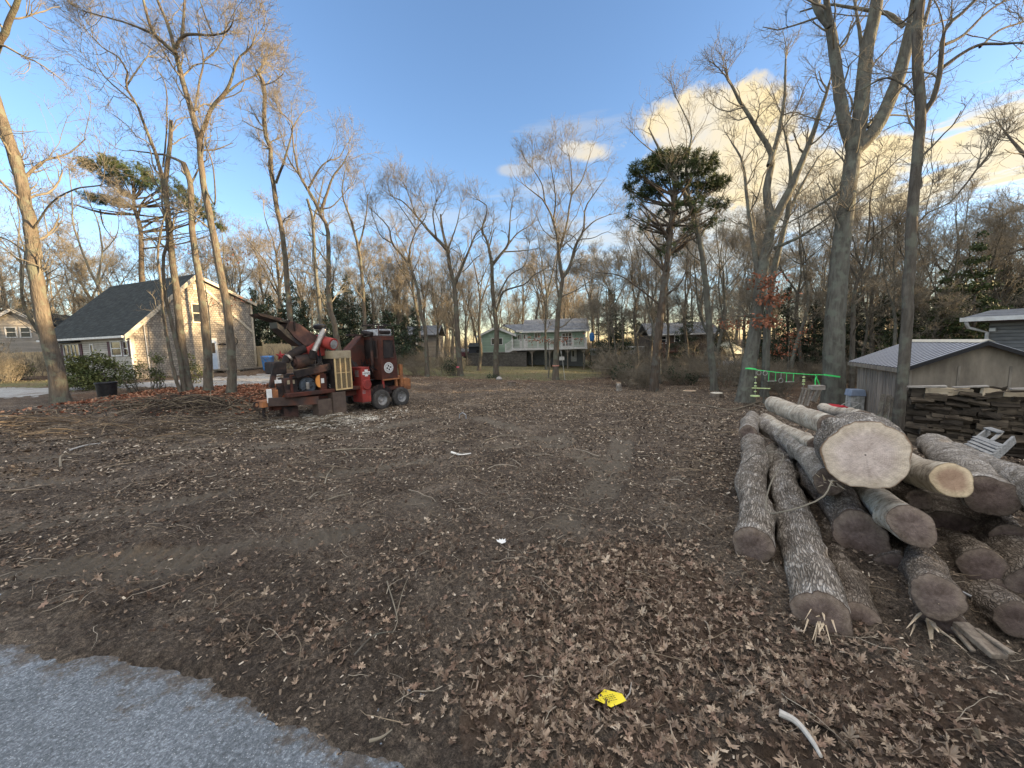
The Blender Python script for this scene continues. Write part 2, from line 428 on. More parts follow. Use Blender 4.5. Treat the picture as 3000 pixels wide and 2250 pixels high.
woods = np.maximum(woods, sstep(6.5, 8.5, X - .25 * Y + 2 * n1) * sstep(6, 9, Y))
woods = np.maximum(woods, .9 * sstep(.45, .6, fbm(X * 1.6, Y * 1.6, 3, 95)) * inpoly(XX, YY, zone([(1000, 1659), (1040, 1400), (1100, 1260), (1230, 1200), (1420, 1180), (1560, 1250), (1640, 1290), (1700, 1400), (1900, 1440), (2212, 1480), (2212, 1659), (1600, 1700), (1200, 1800)])))
woods = np.maximum(woods, sstep(-18, -24, X) * (1 - m_lawn) * (1 - m_drive))
D = D * (1 - .8 * m_drive) * (1 - .6 * m_lawn)
Zz = H + np.where(fin, D, 0)
V = np.stack([X, Y, Zz], -1).reshape(-1, 3)
nr, nt_ = X.shape
i = np.arange(nr - 1)[:, None]; j = np.arange(nt_)[None, :]; j2 = (j + 1) % nt_
Fq = np.stack([i * nt_ + j, (i * nt_ + j2), ((i + 1) * nt_ + j2), ((i + 1) * nt_ + j)], -1).reshape(-1, 4)[:, ::-1]
V = np.vstack([V, [[0, 0, -.06]]])
cols = np.stack([np.maximum(m_lawn, 0), np.maximum(m_leaf, .8 * woods), m_drive, np.clip(m_chip, 0, 1)], -1).reshape(-1, 4)
me = npmesh('ground', V, Fq)
at = me.color_attributes.new('zones', 'FLOAT_COLOR', 'POINT')
at.data.foreach_set('color', np.vstack([cols, [[0, 0, 0, 0]]]).astype(np.float32).ravel())
at = me.color_attributes.new('soil', 'FLOAT_COLOR', 'POINT')
c4 = np.stack([TR, np.clip(.5 + D * 6, 0, 1), SOIL, np.ones_like(TR)], -1).reshape(-1, 4)
at.data.foreach_set('color', np.vstack([c4, [[0, .5, 1, 1]]]).astype(np.float32).ravel())

def nodes(m):
    m.use_nodes = True
    return m.node_tree.nodes, m.node_tree.links
gm = bpy.data.materials.new('dirt'); N, L = nodes(gm)
b = N['Principled BSDF']; b.inputs['Roughness'].default_value = .95; b.inputs['Specular IOR Level'].default_value = .1
geo = N.new('ShaderNodeNewGeometry')
def gn(scale, detail=6, rough=.65, dist=0):
    n = N.new('ShaderNodeTexNoise'); n.inputs['Scale'].default_value = scale; n.inputs['Detail'].default_value = detail; n.inputs['Roughness'].default_value = rough
    n.inputs['Distortion'].default_value = dist
    L.new(geo.outputs['Position'], n.inputs['Vector']); return n.outputs['Fac']
def rampn(fac, stops):
    r_ = N.new('ShaderNodeValToRGB'); e = r_.color_ramp.elements
    while len(e) < len(stops): e.new(.5)
    for k, (p, c) in enumerate(stops): e[k].position = p; e[k].color = (*c, 1) if len(c) == 3 else c
    L.new(fac, r_.inputs['Fac']); return r_.outputs['Color']
def mixn(fac, a, c, bt='MIX'):
    m_ = N.new('ShaderNodeMixRGB'); m_.blend_type = bt
    for s_, v in ((m_.inputs['Fac'], fac), (m_.inputs['Color1'], a), (m_.inputs['Color2'], c)):
        if isinstance(v, (int, float)): s_.default_value = v
        elif isinstance(v, tuple): s_.default_value = (*v, 1)
        else: L.new(v, s_)
    return m_.outputs[0]
az = N.new('ShaderNodeAttribute'); az.attribute_name = 'zones'; sz = N.new('ShaderNodeSeparateColor'); L.new(az.outputs['Color'], sz.inputs[0])
asl = N.new('ShaderNodeAttribute'); asl.attribute_name = 'soil'; ss = N.new('ShaderNodeSeparateColor'); L.new(asl.outputs['Color'], ss.inputs[0])
soil = rampn(gn(.75, 9, .74, .6), [(.30, (.048, .040, .034)), (.46, (.100, .082, .067)), (.56, (.140, .117, .095)), (.70, (.22, .185, .15))])
fine = rampn(gn(28, 6, .8, .4), [(.33, (.35, .34, .34)), (.5, (.95, .93, .90)), (.66, (2.1, 2.0, 1.85))])
soil = mixn(1.0, soil, fine, 'MULTIPLY')
soil = mixn(1.0, soil, rampn(gn(120, 4, .85), [(.36, (.5, .5, .5)), (.52, (1, 1, 1)), (.66, (1.7, 1.65, 1.6))]), 'MULTIPLY')
soil = mixn(rampn(ss.outputs['Red'], [(0, (0, 0, 0)), (1, (.75, .75, .75))]), soil, (.165, .142, .112))
vo = N.new('ShaderNodeTexVoronoi'); vo.inputs['Scale'].default_value = 22; L.new(geo.outputs['Position'], vo.inputs['Vector'])
spk = rampn(vo.outputs['Distance'], [(.06, (1, 1, 1)), (.13, (0, 0, 0))])
spk2 = mixn(1.0, spk, rampn(gn(3.5, 4), [(.5, (0, 0, 0)), (.62, (1, 1, 1))]), 'MULTIPLY')
soil = mixn(spk2, soil, (.34, .30, .25))
leafc = rampn(gn(16, 5, .8, 1.0), [(.3, (.045, .030, .021)), (.5, (.12, .078, .052)), (.7, (.25, .175, .12))])
leafc = mixn(.55, leafc, rampn(gn(2.2, 4), [(.35, (.06, .045, .034)), (.65, (.16, .11, .08))]))
lawnc = rampn(gn(14, 6, .8), [(.3, (.075, .080, .038)), (.55, (.155, .155, .080)), (.75, (.26, .235, .15))])
lawnc = mixn(rampn(gn(1.2, 5), [(.42, (0, 0, 0)), (.6, (.7, .7, .7))]), lawnc, (.17, .125, .085))
grav = rampn(gn(30, 5, .8), [(.3, (.20, .20, .20)), (.55, (.40, .40, .39)), (.75, (.58, .58, .57))])
grav = mixn(rampn(gn(1.0, 5), [(.5, (0, 0, 0)), (.66, (.6, .6, .6))]), grav, (.17, .13, .10))
c = mixn(sz.outputs['Green'], soil, leafc)
c = mixn(sz.outputs['Red'], c, lawnc)
c = mixn(sz.outputs['Blue'], c, grav)
c = mixn(mixn(1.0, rampn(az.outputs['Alpha'], [(0, (0, 0, 0)), (1, (.85, .85, .85))]), rampn(gn(7, 7, .8), [(.42, (0, 0, 0)), (.56, (1, 1, 1))]), 'MULTIPLY'), c, (.42, .39, .33))
b2 = N.new('ShaderNodeBump'); b2.inputs['Distance'].default_value = .045; b2.inputs['Strength'].default_value = 1.0
hn = N.new('ShaderNodeMath'); hn.operation = 'ADD'; L.new(gn(35, 8, .8), hn.inputs[0]); L.new(gn(9, 6, .7), hn.inputs[1])
L.new(hn.outputs[0], b2.inputs['Height']); L.new(b2.outputs[0], b.inputs['Normal'])
L.new(c, b.inputs['Base Color'])
me.materials.append(gm)
g = link(me, 'ground'); tag(g, kind='structure')

# road: asphalt sheet at camera side
rm = bpy.data.materials.new('asphalt'); N, L = nodes(rm); b = N['Principled BSDF']; b.inputs['Roughness'].default_value = .85; b.inputs['Specular IOR Level'].default_value = .25
geo = N.new('ShaderNodeNewGeometry')
c = rampn(gn(1.4, 6), [(.35, (.15, .168, .185)), (.6, (.215, .24, .265))])
c = mixn(1.0, c, rampn(gn(62, 5, .85), [(.35, (.45, .45, .45)), (.52, (1, 1, 1)), (.64, (2.0, 2.0, 1.97))]), 'MULTIPLY')
vo = N.new('ShaderNodeTexVoronoi'); vo.inputs['Scale'].default_value = 60; L.new(geo.outputs['Position'], vo.inputs['Vector'])
c = mixn(rampn(vo.outputs['Distance'], [(.1, (1, 1, 1)), (.2, (0, 0, 0))]), c, (.5, .52, .54))
ea = N.new('ShaderNodeAttribute'); ea.attribute_name = 'edge'; em_ = N.new('ShaderNodeMath'); em_.operation = 'MULTIPLY_ADD'; L.new(ea.outputs['Fac'], em_.inputs[0]); em_.inputs[1].default_value = .34; L.new(gn(5.5, 8, .8), em_.inputs[2])
em2 = N.new('ShaderNodeMath'); em2.operation = 'MULTIPLY_ADD'; L.new(gn(1.9, 6, .7), em2.inputs[0]); em2.inputs[1].default_value = .35; L.new(em_.outputs[0], em2.inputs[2])
dirtm = rampn(em2.outputs[0], [(.90, (0, 0, 0)), (1.0, (.9, .9, .9))])
c = mixn(dirtm, c, mixn(1.0, (.115, .098, .082), rampn(gn(48, 6, .85), [(.35, (.35, .34, .33)), (.52, (1, 1, 1)), (.66, (2.0, 1.9, 1.8))]), 'MULTIPLY'))
b2 = N.new('ShaderNodeBump'); b2.inputs['Distance'].default_value = .012; L.new(gn(70, 5, .85), b2.inputs['Height']); L.new(b2.outputs[0], b.inputs['Normal'])
L.new(c, b.inputs['Base Color'])
xs = np.linspace(-60, 60, 481); ds = np.concatenate([np.linspace(.35, -1.5, 24), np.linspace(-1.8, -7, 14)])
XA, DA = np.meshgrid(xs, ds)
YA = np.interp(XA, EDGE[:, 0], EDGE[:, 1]) + DA / .93
ZA = hgt(XA, YA) - .004
V = np.stack([XA, YA, ZA], -1).reshape(-1, 3); q = len(xs)
i = np.arange(len(ds) - 1)[:, None]; j = np.arange(q - 1)[None, :]
Fq = np.stack([i * q + j, i * q + j + 1, (i + 1) * q + j + 1, (i + 1) * q + j], -1).reshape(-1, 4)[:, ::-1]
rme = npmesh('road', V, Fq); ra_ = rme.attributes.new('edge', 'FLOAT', 'POINT'); ra_.data.foreach_set('value', np.exp(-np.abs(DA) / .28).astype(np.float32).ravel())
g = link(rme, 'road', rm); tag(g, kind='structure')
def surf(x, y):
    x = np.asarray(x, float); y = np.asarray(y, float)
    return hgt(x, y) + ground_detail(x, y)[0]
# ------------------------------------------------------------------ trees
def tubes(P, Rd, sides):
    """P (N,K,3), Rd (N,K) -> verts, quads"""
    N_, K, _ = P.shape
    T = np.empty_like(P); T[:, 1:-1] = P[:, 2:] - P[:, :-2]; T[:, 0] = P[:, 1] - P[:, 0]; T[:, -1] = P[:, -1] - P[:, -2]
    T /= np.linalg.norm(T, axis=2, keepdims=True) + 1e-9
    ref = np.where(np.abs(T[:, :1, 2:3]) > .9, np.array([1.0, 0, 0]), np.array([0, 0, 1.0]))
    ref = np.broadcast_to(ref, P.shape)
    A_ = ref - T * (ref * T).sum(2, keepdims=True); A_ /= np.linalg.norm(A_, axis=2, keepdims=True) + 1e-9
    B_ = np.cross(T, A_)
    a = 2 * np.pi * np.arange(sides) / sides
    V = P[:, :, None] + (A_[:, :, None] * np.cos(a)[None, None, :, None] + B_[:, :, None] * np.sin(a)[None, None, :, None]) * Rd[:, :, None, None]
    base = (np.arange(N_) * K * sides)[:, None, None]; i = (np.arange(K - 1) * sides)[None, :, None]; k = np.arange(sides)[None, None, :]; k2 = (k + 1) % sides
    Fq = np.stack([base + i + k, base + i + k2, base + i + sides + k2, base + i + sides + k], -1).reshape(-1, 4)
    return V.reshape(-1, 3), Fq
def joinm(parts):
    vs, fs, o = [], [], 0
    for v, f in parts:
        vs.append(v); fs.append(f + o); o += len(v)
    return np.vstack(vs), np.vstack(fs)
def unit(v): return v / (np.linalg.norm(v, axis=-1, keepdims=True) + 1e-9)
def resample(P, K):
    """P list (n,3) smooth resampled to K points"""
    P = np.asarray(P, float); n = len(P)
    s = np.concatenate([[0], np.cumsum(np.linalg.norm(np.diff(P, axis=0), axis=1))]); s /= s[-1]
    if n > 2:
        t = np.linspace(0, 1, K); outp = []
        Pe = np.vstack([2 * P[0] - P[1], P, 2 * P[-1] - P[-2]])
        for tt in t:
            i = min(max(int(np.searchsorted(s, tt, 'right')) - 1, 0), n - 2); u = (tt - s[i]) / (s[i + 1] - s[i] + 1e-9)
            p0, p1, p2, p3 = Pe[i], Pe[i + 1], Pe[i + 2], Pe[i + 3]
            outp.append(.5 * ((2 * p1) + (p2 - p0) * u + (2 * p0 - 5 * p1 + 4 * p2 - p3) * u * u + (3 * p1 - p0 - 3 * p2 + p3) * u ** 3))
        return np.array(outp)
    t = np.linspace(0, 1, K)[:, None]
    return P[0] * (1 - t) + P[-1] * t
def spawn(P, Rd, dens, lenr, ang, K, rratio, g, t0=.2, trop=.12, wig=.25, rmin=.004, tend=1.0, taper=.35, lmul=None, rcap=9):
    """children of all polylines; dens: children per parent; lenr: (lo,hi) length in metres"""
    N_, Kp, _ = P.shape
    cnt = g.poisson(dens, N_) if np.isscalar(dens) else g.poisson(dens)
    idx = np.repeat(np.arange(N_), cnt); M = len(idx)
    if M == 0: return None
    t = t0 + (tend - t0) * g.random(M) ** .85
    f = t * (Kp - 1); k = np.minimum(f.astype(int), Kp - 2); u = (f - k)[:, None]
    p = P[idx, k] * (1 - u) + P[idx, k + 1] * u
    tan = unit(P[idx, k + 1] - P[idx, k])
    rad = (Rd[idx, k] * (1 - u[:, 0]) + Rd[idx, k + 1] * u[:, 0])
    rnd = unit(g.normal(size=(M, 3))); perp = unit(rnd - tan * (rnd * tan).sum(1, keepdims=True))
    an = R(1) * g.uniform(ang[0], ang[1], M)[:, None]
    d = unit(tan * np.cos(an) + perp * np.sin(an))
    ln = g.uniform(lenr[0], lenr[1], M) * (1.15 - .55 * t)
    if lmul is not None: ln = ln * lmul[idx]
    step = (ln / (K - 1))[:, None]
    C = np.empty((M, K, 3)); C[:, 0] = p
    for q in range(1, K):
        d = unit(d + g.normal(size=(M, 3)) * wig + np.array([0, 0, trop]))
        C[:, q] = C[:, q - 1] + d * step
    r0 = np.maximum(np.minimum(np.minimum(rad * rratio, rad * .8), rcap), rmin)
    cr = r0[:, None] * np.linspace(1, taper, K)[None]
    return C, np.maximum(cr, rmin * .6)

def bark(name, c1, c2, c3=None):
    return mat(name, c1, c2, rough=.95, scale=9, detail=7, bump=.045, bscale=26, stretch=(1, 1, .18), c3=c3, spec=.1, lo=.30, hi=.68)
B_oak = bark('oak_bark', (.165, .140, .110), (.062, .052, .042), (.135, .14, .108))
B_grey = bark('grey_bark', (.165, .160, .135), (.07, .066, .056), (.155, .162, .132))
B_dark = bark('dark_bark', (.15, .133, .11), (.06, .053, .044), (.145, .145, .115))
B_pine = bark('pine_bark', (.125, .10, .078), (.05, .04, .032), (.11, .105, .09))
B_twig = mat('twig_bark', (.215, .195, .155), (.13, .118, .095), rough=.9, scale=3, spec=.1)
B_twigw = mat('pale_twig_bark', (.26, .225, .17), (.15, .13, .10), rough=.9, scale=3, spec=.1)

def ntree(limbs, name, base, seed, bk, tw=None, crown=1.0, size=1.0, twig_r=.0045, trunk_sides=14, bare=.35, flare=1.35, dens=1.0, finest=True, **tg):
    """limbs: list of (points world, r0, r1, is_trunk). Returns the Empty with trunk and crown children."""
    g = np.random.default_rng(seed)
    base = np.asarray(base, float)
    root = empty(name, base, **tg)
    tr = []; LP = []; LR = []; LN = []; B0 = []
    K = 14
    for (pts, r0, r1, kd) in limbs:
        pts = np.asarray(pts, float) - base
        KK = 26 if kd else K
        P_ = resample(pts, KK)
        n = len(P_)
        ln = np.linalg.norm(np.diff(P_, axis=0), axis=1).sum()
        P_[1:-1] += g.normal(size=(n - 2, 3)) * .012 * ln / n * 2.0
        r_ = r0 + (r1 - r0) * np.linspace(0, 1, n) ** .9
        if kd:
            r_ = r_ * (1 + (flare - 1) * np.exp(-np.linspace(0, ln, n) / (r0 * 1.3)))
        tr.append(tubes(P_[None], r_[None], trunk_sides if r0 > .06 else 9))
        Q = P_[np.linspace(0, n - 1, K).round().astype(int)]; q_ = r_[np.linspace(0, n - 1, K).round().astype(int)]
        LP.append(Q); LR.append(q_); LN.append(ln); B0.append(bare if kd else .12)
    v, f = joinm(tr)
    nv = (fbm(v[:, 0] * 9 + v[:, 1] * 5, v[:, 2] * 3.0, 2, seed) - .5)
    v = v + unit(np.c_[v[:, :2] * 0 + g.normal(size=(1, 2)), np.zeros(len(v))]) * 0
    t_ = link(npmesh('trunk', v, f), 'trunk', bk, root)
    LP = np.array(LP); LR = np.array(LR); LN = np.array(LN)
    parts = []
    l1 = []
    for a in range(len(LP)):
        s = spawn(LP[a:a + 1], LR[a:a + 1], dens * 1.25 * LN[a] * (1 - B0[a]), (1.0 * size, 2.9 * size), (28, 65), 8, .42, g, rcap=.042 * size, t0=B0[a], trop=.10, wig=.20, rmin=.012)
        if s is not None: l1.append(s)
        # leader continues past the traced tip
        s = None if (LR[a, -1] > .05 and (len(LP) > 1)) else spawn(LP[a:a + 1], LR[a:a + 1], 3.0, (1.2 * size, 2.6 * size), (5, 32), 8, .75, g, rcap=.055 * size, t0=.93, trop=.15, wig=.15, rmin=.012)
        if s is not None: l1.append(s)
    P1 = np.concatenate([a for a, _ in l1]); R1 = np.concatenate([b_ for _, b_ in l1])
    parts.append(tubes(P1, R1, 6))
    P2, R2 = spawn(P1, R1, 4.6 * crown, (.55 * size, 1.5 * size), (25, 60), 6, .6, g, t0=.2, trop=.10, wig=.22, rmin=.0085)
    parts.append(tubes(P2, R2, 4))
    P3, R3 = spawn(P2, R2, 4.0 * crown, (.3 * size, .9 * size), (25, 60), 5, .65, g, t0=.15, trop=.08, wig=.24, rmin=twig_r * 1.35)
    parts.append(tubes(P3, R3, 3))
    if finest:
        P4, R4 = spawn(P3, R3, 2.6 * crown, (.15 * size, .5 * size), (25, 60), 3, .7, g, t0=.2, trop=.06, wig=.2, rmin=twig_r)
        parts.append(tubes(P4, R4, 3))
        root['_tips'] = 0
    v, f = joinm(parts)
    c_ = link(npmesh('crown', v, f), 'crown', tw or B_twig, root)
    del_tips = root.pop('_tips', None) if hasattr(root, 'pop') else None
    if '_tips' in root.keys(): del root['_tips']
    return root, P3

def leafcloud(P, size, g, n_per=1, shape='leaf', droop=0.0):
    """P (M,3) centres -> flat little leaf quads"""
    M = len(P)
    nrm = unit(g.normal(size=(M, 3)) + np.array([0, 0, .3])); a = unit(g.normal(size=(M, 3)) - np.array([0, 0, droop])); a = unit(a - nrm * (a * nrm).sum(1, keepdims=True)); b_ = np.cross(nrm, a)
    s = (size * g.uniform(.6, 1.3, M))[:, None]
    if shape == 'leaf':
        V = np.stack([P, P + a * s * .5 + b_ * s * .28, P + a * s, P + a * s * .5 - b_ * s * .28], 1).reshape(-1, 3)
    else:
        V = np.stack([P - b_ * s * .06, P + a * s - b_ * s * .02, P + a * s + b_ * s * .02, P + b_ * s * .06], 1).reshape(-1, 3)
    Fq = np.arange(M * 4).reshape(-1, 4)
    return V, Fq
def leafmat(name, c1, c2, tr=.25):
    m = mat(name, c1, c2, rough=.7, scale=1.7, detail=3, spec=.2, lo=.3, hi=.7, attr=True)
    return m
def shade(n, g, lo=.6, hi=1.35):
    c = g.uniform(lo, hi, n); return np.repeat(np.stack([c, c * g.uniform(.93, 1.05, n), c], 1), 4, axis=0)

def F3(pts, z, dz=0.0, depth=None):
    """polyline traced on the photograph (2212 px wide coordinates) hung in space at distance z, drifting by dz"""
    n = len(pts); o = []
    for k, (x, y) in enumerate(pts):
        o.append(PX(x * FS, y * FS, z + dz * k / max(1, n - 1)))
    return o
def ZA(pts): return [(x * .4, y * .4) for x, y in pts]
def ZB(pts): return [(737.4 + x * .3667, 258 + y * .3667) for x, y in pts]
def ZC(pts): return [(1401 + x * .511, y * .511) for x, y in pts]
def hero(name, trunk, z, limbs, seed, bk, label, wpx, group=None, cat='tree', **k):
    """trunk traced from the ground up; its foot is put on the terrain; wpx: width at the foot in 2212-px"""
    base = PX(trunk[0][0] * FS, trunk[0][1] * FS, z)
    pts = F3(trunk, z)
    gz = hz(pts[0][0], pts[0][1])
    pts[0] = np.array([pts[0][0], pts[0][1], gz - .08])
    r0 = wpx * FS / FPX * z / 2
    ratio = k.pop('tr', .55)
    LL = [(pts, r0, r0 * ratio, True)]
    for lm in limbs:
        pp, dz, a, b_ = lm[:4]
        q = F3(pp, z, dz)
        LL.append((q, r0 * a, max(r0 * b_, .02), False))
    return ntree(LL, name, (pts[0][0], pts[0][1], gz), seed, bk, label=label, cat=cat, group=group, **k)

T = {}
T[1] = hero('oak_tree', [(132, 868), (128, 840), (112, 760), (92, 680), (78, 600), (70, 520), (56, 440), (34, 350), (8, 270), (-20, 180)], 15, [
    ([(-20, 180), (-12, 120), (15, 60), (40, 0), (62, -60)], -1, .5, .2), ([(-20, 180), (-60, 90), (-90, -20)], 1, .5, .2),
    ([(45, 390), (90, 350), (150, 330), (185, 300)], 1.5, .18, .05), ([(56, 440), (10, 400), (-50, 330)], -1, .2, .06), ([(68, 500), (110, 440), (160, 410), (220, 400)], -1.5, .14, .04),
    ([(74, 560), (20, 520), (-40, 500)], 1, .14, .04)], 101, B_oak, 'leaning oak at the far left with sunlit bark on its right side', 28, size=1.1)
T[2] = hero('sapling', [(389, 843), (373, 793), (360, 726), (352, 673), (349, 620), (341, 560), (344, 520)], 17.5, [([(344, 520), (352, 480), (366, 440)], 0, .6, .2)], 102, B_oak, 'thin leaning stem, first of the clump in front of the shingled gable', 7, size=.5, crown=.7, flare=1.1)
T[3] = hero('sapling', [(397, 845), (389, 780), (368, 686), (356, 633), (353, 560), (362, 520), (360, 480)], 17.7, [([(360, 480), (350, 440), (352, 400)], 0, .6, .2)], 103, B_oak, 'thin curved stem rising beside the thick forked trunk of the clump', 9, size=.5, crown=.7, flare=1.1)
T[4] = hero('oak_tree', [(407, 846), (397, 780), (389, 713), (381, 633), (372, 560), (362, 460), (356, 400)], 18, [
    (ZA([(890, 1000), (905, 880), (920, 760), (924, 650)]), .3, .55, .38), (ZA([(890, 1000), (840, 830), (770, 650), (735, 560), (680, 470), (690, 390)]), -1, .45, .15),
    (ZA([(735, 560), (660, 500), (570, 420), (520, 340)]), 1, .2, .06), (ZA([(690, 390), (640, 310), (560, 260), (500, 200)]), .8, .2, .06), (ZA([(680, 470), (740, 380), (800, 300)]), 1, .2, .06), (ZA([(880, 900), (900, 700), (900, 500), (870, 400)]), 1.5, .2, .06)], 104, B_oak, 'thickest trunk of the clump before the shingled gable, with a broken-off upright snag', 17, size=1.15, bare=.6)
T[5] = hero('oak_tree', [(449, 842), (448, 766), (441, 686), (430, 600), (424, 560), (414, 480), (412, 400), (396, 352)], 17.5, [
    (ZA([(990, 880), (900, 840), (830, 830), (700, 810)]), 1, .35, .1), (ZA([(1030, 1000), (1080, 900), (1120, 860)]), 1, .25, .08)], 105, B_oak, 'straight trunk standing between the clump and the tall forked oak', 17, size=.8, bare=.6, dens=.7)
T[6] = hero('oak_tree', [(499, 847), (501, 780), (493, 686), (480, 606), (476, 590), (456, 480), (440, 400), (430, 300)], 17, [
    (ZA([(1075, 750), (1040, 620), (990, 450), (950, 290)]), .5, .62, .45), (ZA([(950, 290), (840, 190), (800, 100), (765, -40)]), -.5, .42, .2), (ZA([(950, 290), (905, 130), (850, 0), (830, -80)]), .5, .4, .2),
    (ZA([(840, 190), (700, 130), (600, 100), (450, 60)]), 1, .26, .08), (ZA([(950, 260), (985, 195), (1060, 185), (1150, 190), (1230, 165), (1260, 110)]), -1, .36, .1), (ZA([(985, 195), (992, 90), (1000, -60)]), .4, .36, .15),
    (ZA([(1075, 750), (1110, 680), (1145, 580), (1230, 480), (1280, 330), (1360, 250)]), -.8, .5, .14), (ZA([(1160, 560), (1290, 450), (1400, 400)]), .6, .28, .08),
    (ZA([(1050, 600), (1080, 430), (1098, 330), (1065, 150)]), 1, .25, .1), (ZA([(1098, 330), (1160, 280), (1210, 200)]), .3, .2, .07), (ZA([(1100, 1000), (1160, 1100), (1150, 900), (1110, 780)]), -.8, .2, .07),
    (ZA([(1150, 190), (1110, 90), (1080, 0)]), .3, .2, .07), (ZA([(1020, 560), (980, 500), (940, 420)]), .8, .15, .05)], 106, B_oak, 'tallest forked oak left of the chipper, its upper limbs lit by the sun', 18, size=.95, bare=.55, crown=1.1)
T[7] = hero('oak_tree', [(640, 800), (637, 761), (624, 660), (612, 520), (600, 460), (584, 360), (588, 328), (572, 284), (570, 180), (556, 152)], 24, [
    (ZA([(1490, 990), (1540, 850), (1580, 680), (1510, 600)]), -1, .45, .12), (ZA([(1430, 710), (1360, 680), (1310, 650)]), 1, .25, .08), (ZA([(1580, 690), (1610, 640), (1640, 600)]), 1, .2, .08), (ZA([(1390, 380), (1440, 340), (1500, 410)]), 1, .2, .08), (ZA([(1425, 460), (1480, 440), (1530, 400)]), -1, .2, .08)], 107, B_oak, 'tall narrow oak rising directly behind the raised chipper chute', 12, size=1.0, bare=.5)
T[8] = hero('oak_tree', [(734, 806), (731, 757), (722, 700), (711, 649), (708, 500), (690, 462)], 24, [
    (ZA([(1730, 1150), (1680, 1050), (1620, 950), (1590, 820), (1575, 690)]), -.5, .55, .15), (ZA([(1730, 1150), (1760, 1060), (1800, 950), (1850, 890), (1885, 820)]), .5, .5, .15),
    (ZA([(1660, 1030), (1720, 920), (1770, 870), (1830, 850), (1870, 780)]), 1.2, .35, .1), (ZA([(1620, 950), (1560, 860), (1510, 700)]), 1, .3, .1), (ZA([(1740, 1130), (1800, 1110), (1880, 1020)]), .4, .25, .08)], 108, B_oak, 'broad-crowned oak behind the chipper cab with several sunlit limbs', 13, size=1.1)
T[9] = hero('oak_tree', [(697, 806), (694, 720), (688, 640), (680, 560), (676, 480), (664, 430)], 25, [([(676, 480), (690, 430), (700, 380)], 1, .5, .2)], 109, B_grey, 'slim double stem just behind the chipper exhaust', 9, size=.8)
T[10] = hero('oak_tree', [(790, 800), (788, 700), (782, 600), (775, 540), (760, 480)], 27, [([(775, 540), (790, 470), (795, 420)], .5, .5, .2), ([(760, 480), (740, 420), (745, 370)], .5, .5, .2)], 110, B_oak, 'thin oak seen right above the roof unit of the chipper cab', 9, size=.9)
T[11] = hero('oak_tree', ZB([(505, 1495), (495, 1250), (470, 1150), (450, 1000), (400, 850)]), 28, [
    (ZB([(400, 850), (300, 730), (280, 640), (200, 550)]), .5, .6, .15), (ZB([(400, 850), (405, 760), (440, 650)]), -1, .55, .15), (ZB([(440, 650), (380, 560), (300, 450)]), 1, .3, .1), (ZB([(300, 730), (230, 680), (180, 560)]), 1, .3, .1),
    (ZB([(440, 650), (500, 560), (470, 480)]), 1, .3, .1)], 111, B_oak, 'forked oak in the clearing edge, first one right of the chipper', 10, size=1.15)
T[12] = hero('oak_tree', ZB([(703, 1535), (690, 1350), (675, 1100), (663, 970), (640, 870), (625, 770)]), 29, [
    (ZB([(625, 770), (560, 700), (500, 640), (460, 590), (370, 490), (290, 450)]), .8, .6, .1), (ZB([(500, 640), (440, 560), (380, 400)]), .8, .3, .1), (ZB([(665, 975), (740, 800), (790, 680), (850, 630)]), -.6, .6, .12),
    (ZB([(625, 770), (595, 650), (585, 560)]), .3, .5, .3), (ZB([(560, 700), (540, 560), (560, 480)]), -1, .3, .1), (ZB([(630, 760), (680, 620), (700, 520)]), 1, .3, .1)], 112, B_oak, 'spreading oak with a pink ribbon tied round its trunk', 13, size=1.2)
T[13] = hero('oak_tree', ZB([(912, 1535), (910, 1400), (915, 1250), (900, 1100), (890, 1000), (887, 850)]), 29, [
    (ZB([(887, 860), (860, 720), (830, 650), (860, 520), (800, 470)]), .6, .55, .12), (ZB([(887, 860), (935, 800), (980, 740), (990, 650), (1000, 520)]), -.5, .55, .12), (ZB([(980, 740), (1040, 670), (1120, 620)]), .6, .3, .1),
    (ZB([(915, 1130), (935, 1060), (960, 1010), (1080, 970), (1130, 920), (1200, 880)]), -1.2, .42, .1), (ZB([(960, 780), (1040, 775), (1100, 770), (1150, 760)]), .8, .25, .08), (ZB([(925, 1040), (990, 920), (1080, 860), (1110, 720)]), 1, .3, .08)], 113, B_oak, 'oak before the green gable with long drooping side limbs', 13, size=1.0)
T[14] = hero('oak_tree', ZB([(1262, 1545), (1264, 1430), (1268, 1300), (1276, 1150), (1290, 1040), (1303, 930)]), 27, [
    (ZB([(1303, 930), (1345, 870), (1380, 740), (1425, 660), (1440, 520), (1530, 380)]), .6, .6, .1), (ZB([(1303, 930), (1285, 840), (1275, 720), (1250, 600), (1200, 490), (1120, 420), (1070, 380)]), -.5, .6, .1),
    (ZB([(1280, 780), (1320, 650), (1340, 540), (1360, 380), (1340, 200)]), .3, .4, .1), (ZB([(1280, 1040), (1268, 960), (1270, 850), (1280, 700)]), 1.2, .35, .1), (ZB([(1250, 600), (1260, 450), (1230, 250)]), 1, .3, .08),
    (ZB([(1425, 660), (1490, 600), (1580, 560)]), .8, .25, .08), (ZB([(1200, 490), (1180, 380), (1120, 280)]), .8, .25, .08), (ZB([(1360, 440), (1420, 350), (1460, 220)]), .8, .25, .08)], 114, B_oak, 'vase-shaped oak standing before the white deck of the green house', 14, size=1.25, crown=1.1)
T[15] = hero('oak_tree', ZC([(278, 1650), (262, 1450), (242, 1200), (215, 1010), (170, 850), (100, 740)]), 21, [
    (ZC([(100, 740), (40, 620), (0, 540)]), .5, .6, .15), (ZC([(170, 850), (160, 700), (180, 560), (120, 420)]), 1, .5, .12), (ZC([(215, 1010), (290, 880), (330, 780)]), 1.2, .3, .08)], 115, B_grey, 'slender grey lichened trunk between the pitch pine and the slackline', 15, size=1.1)
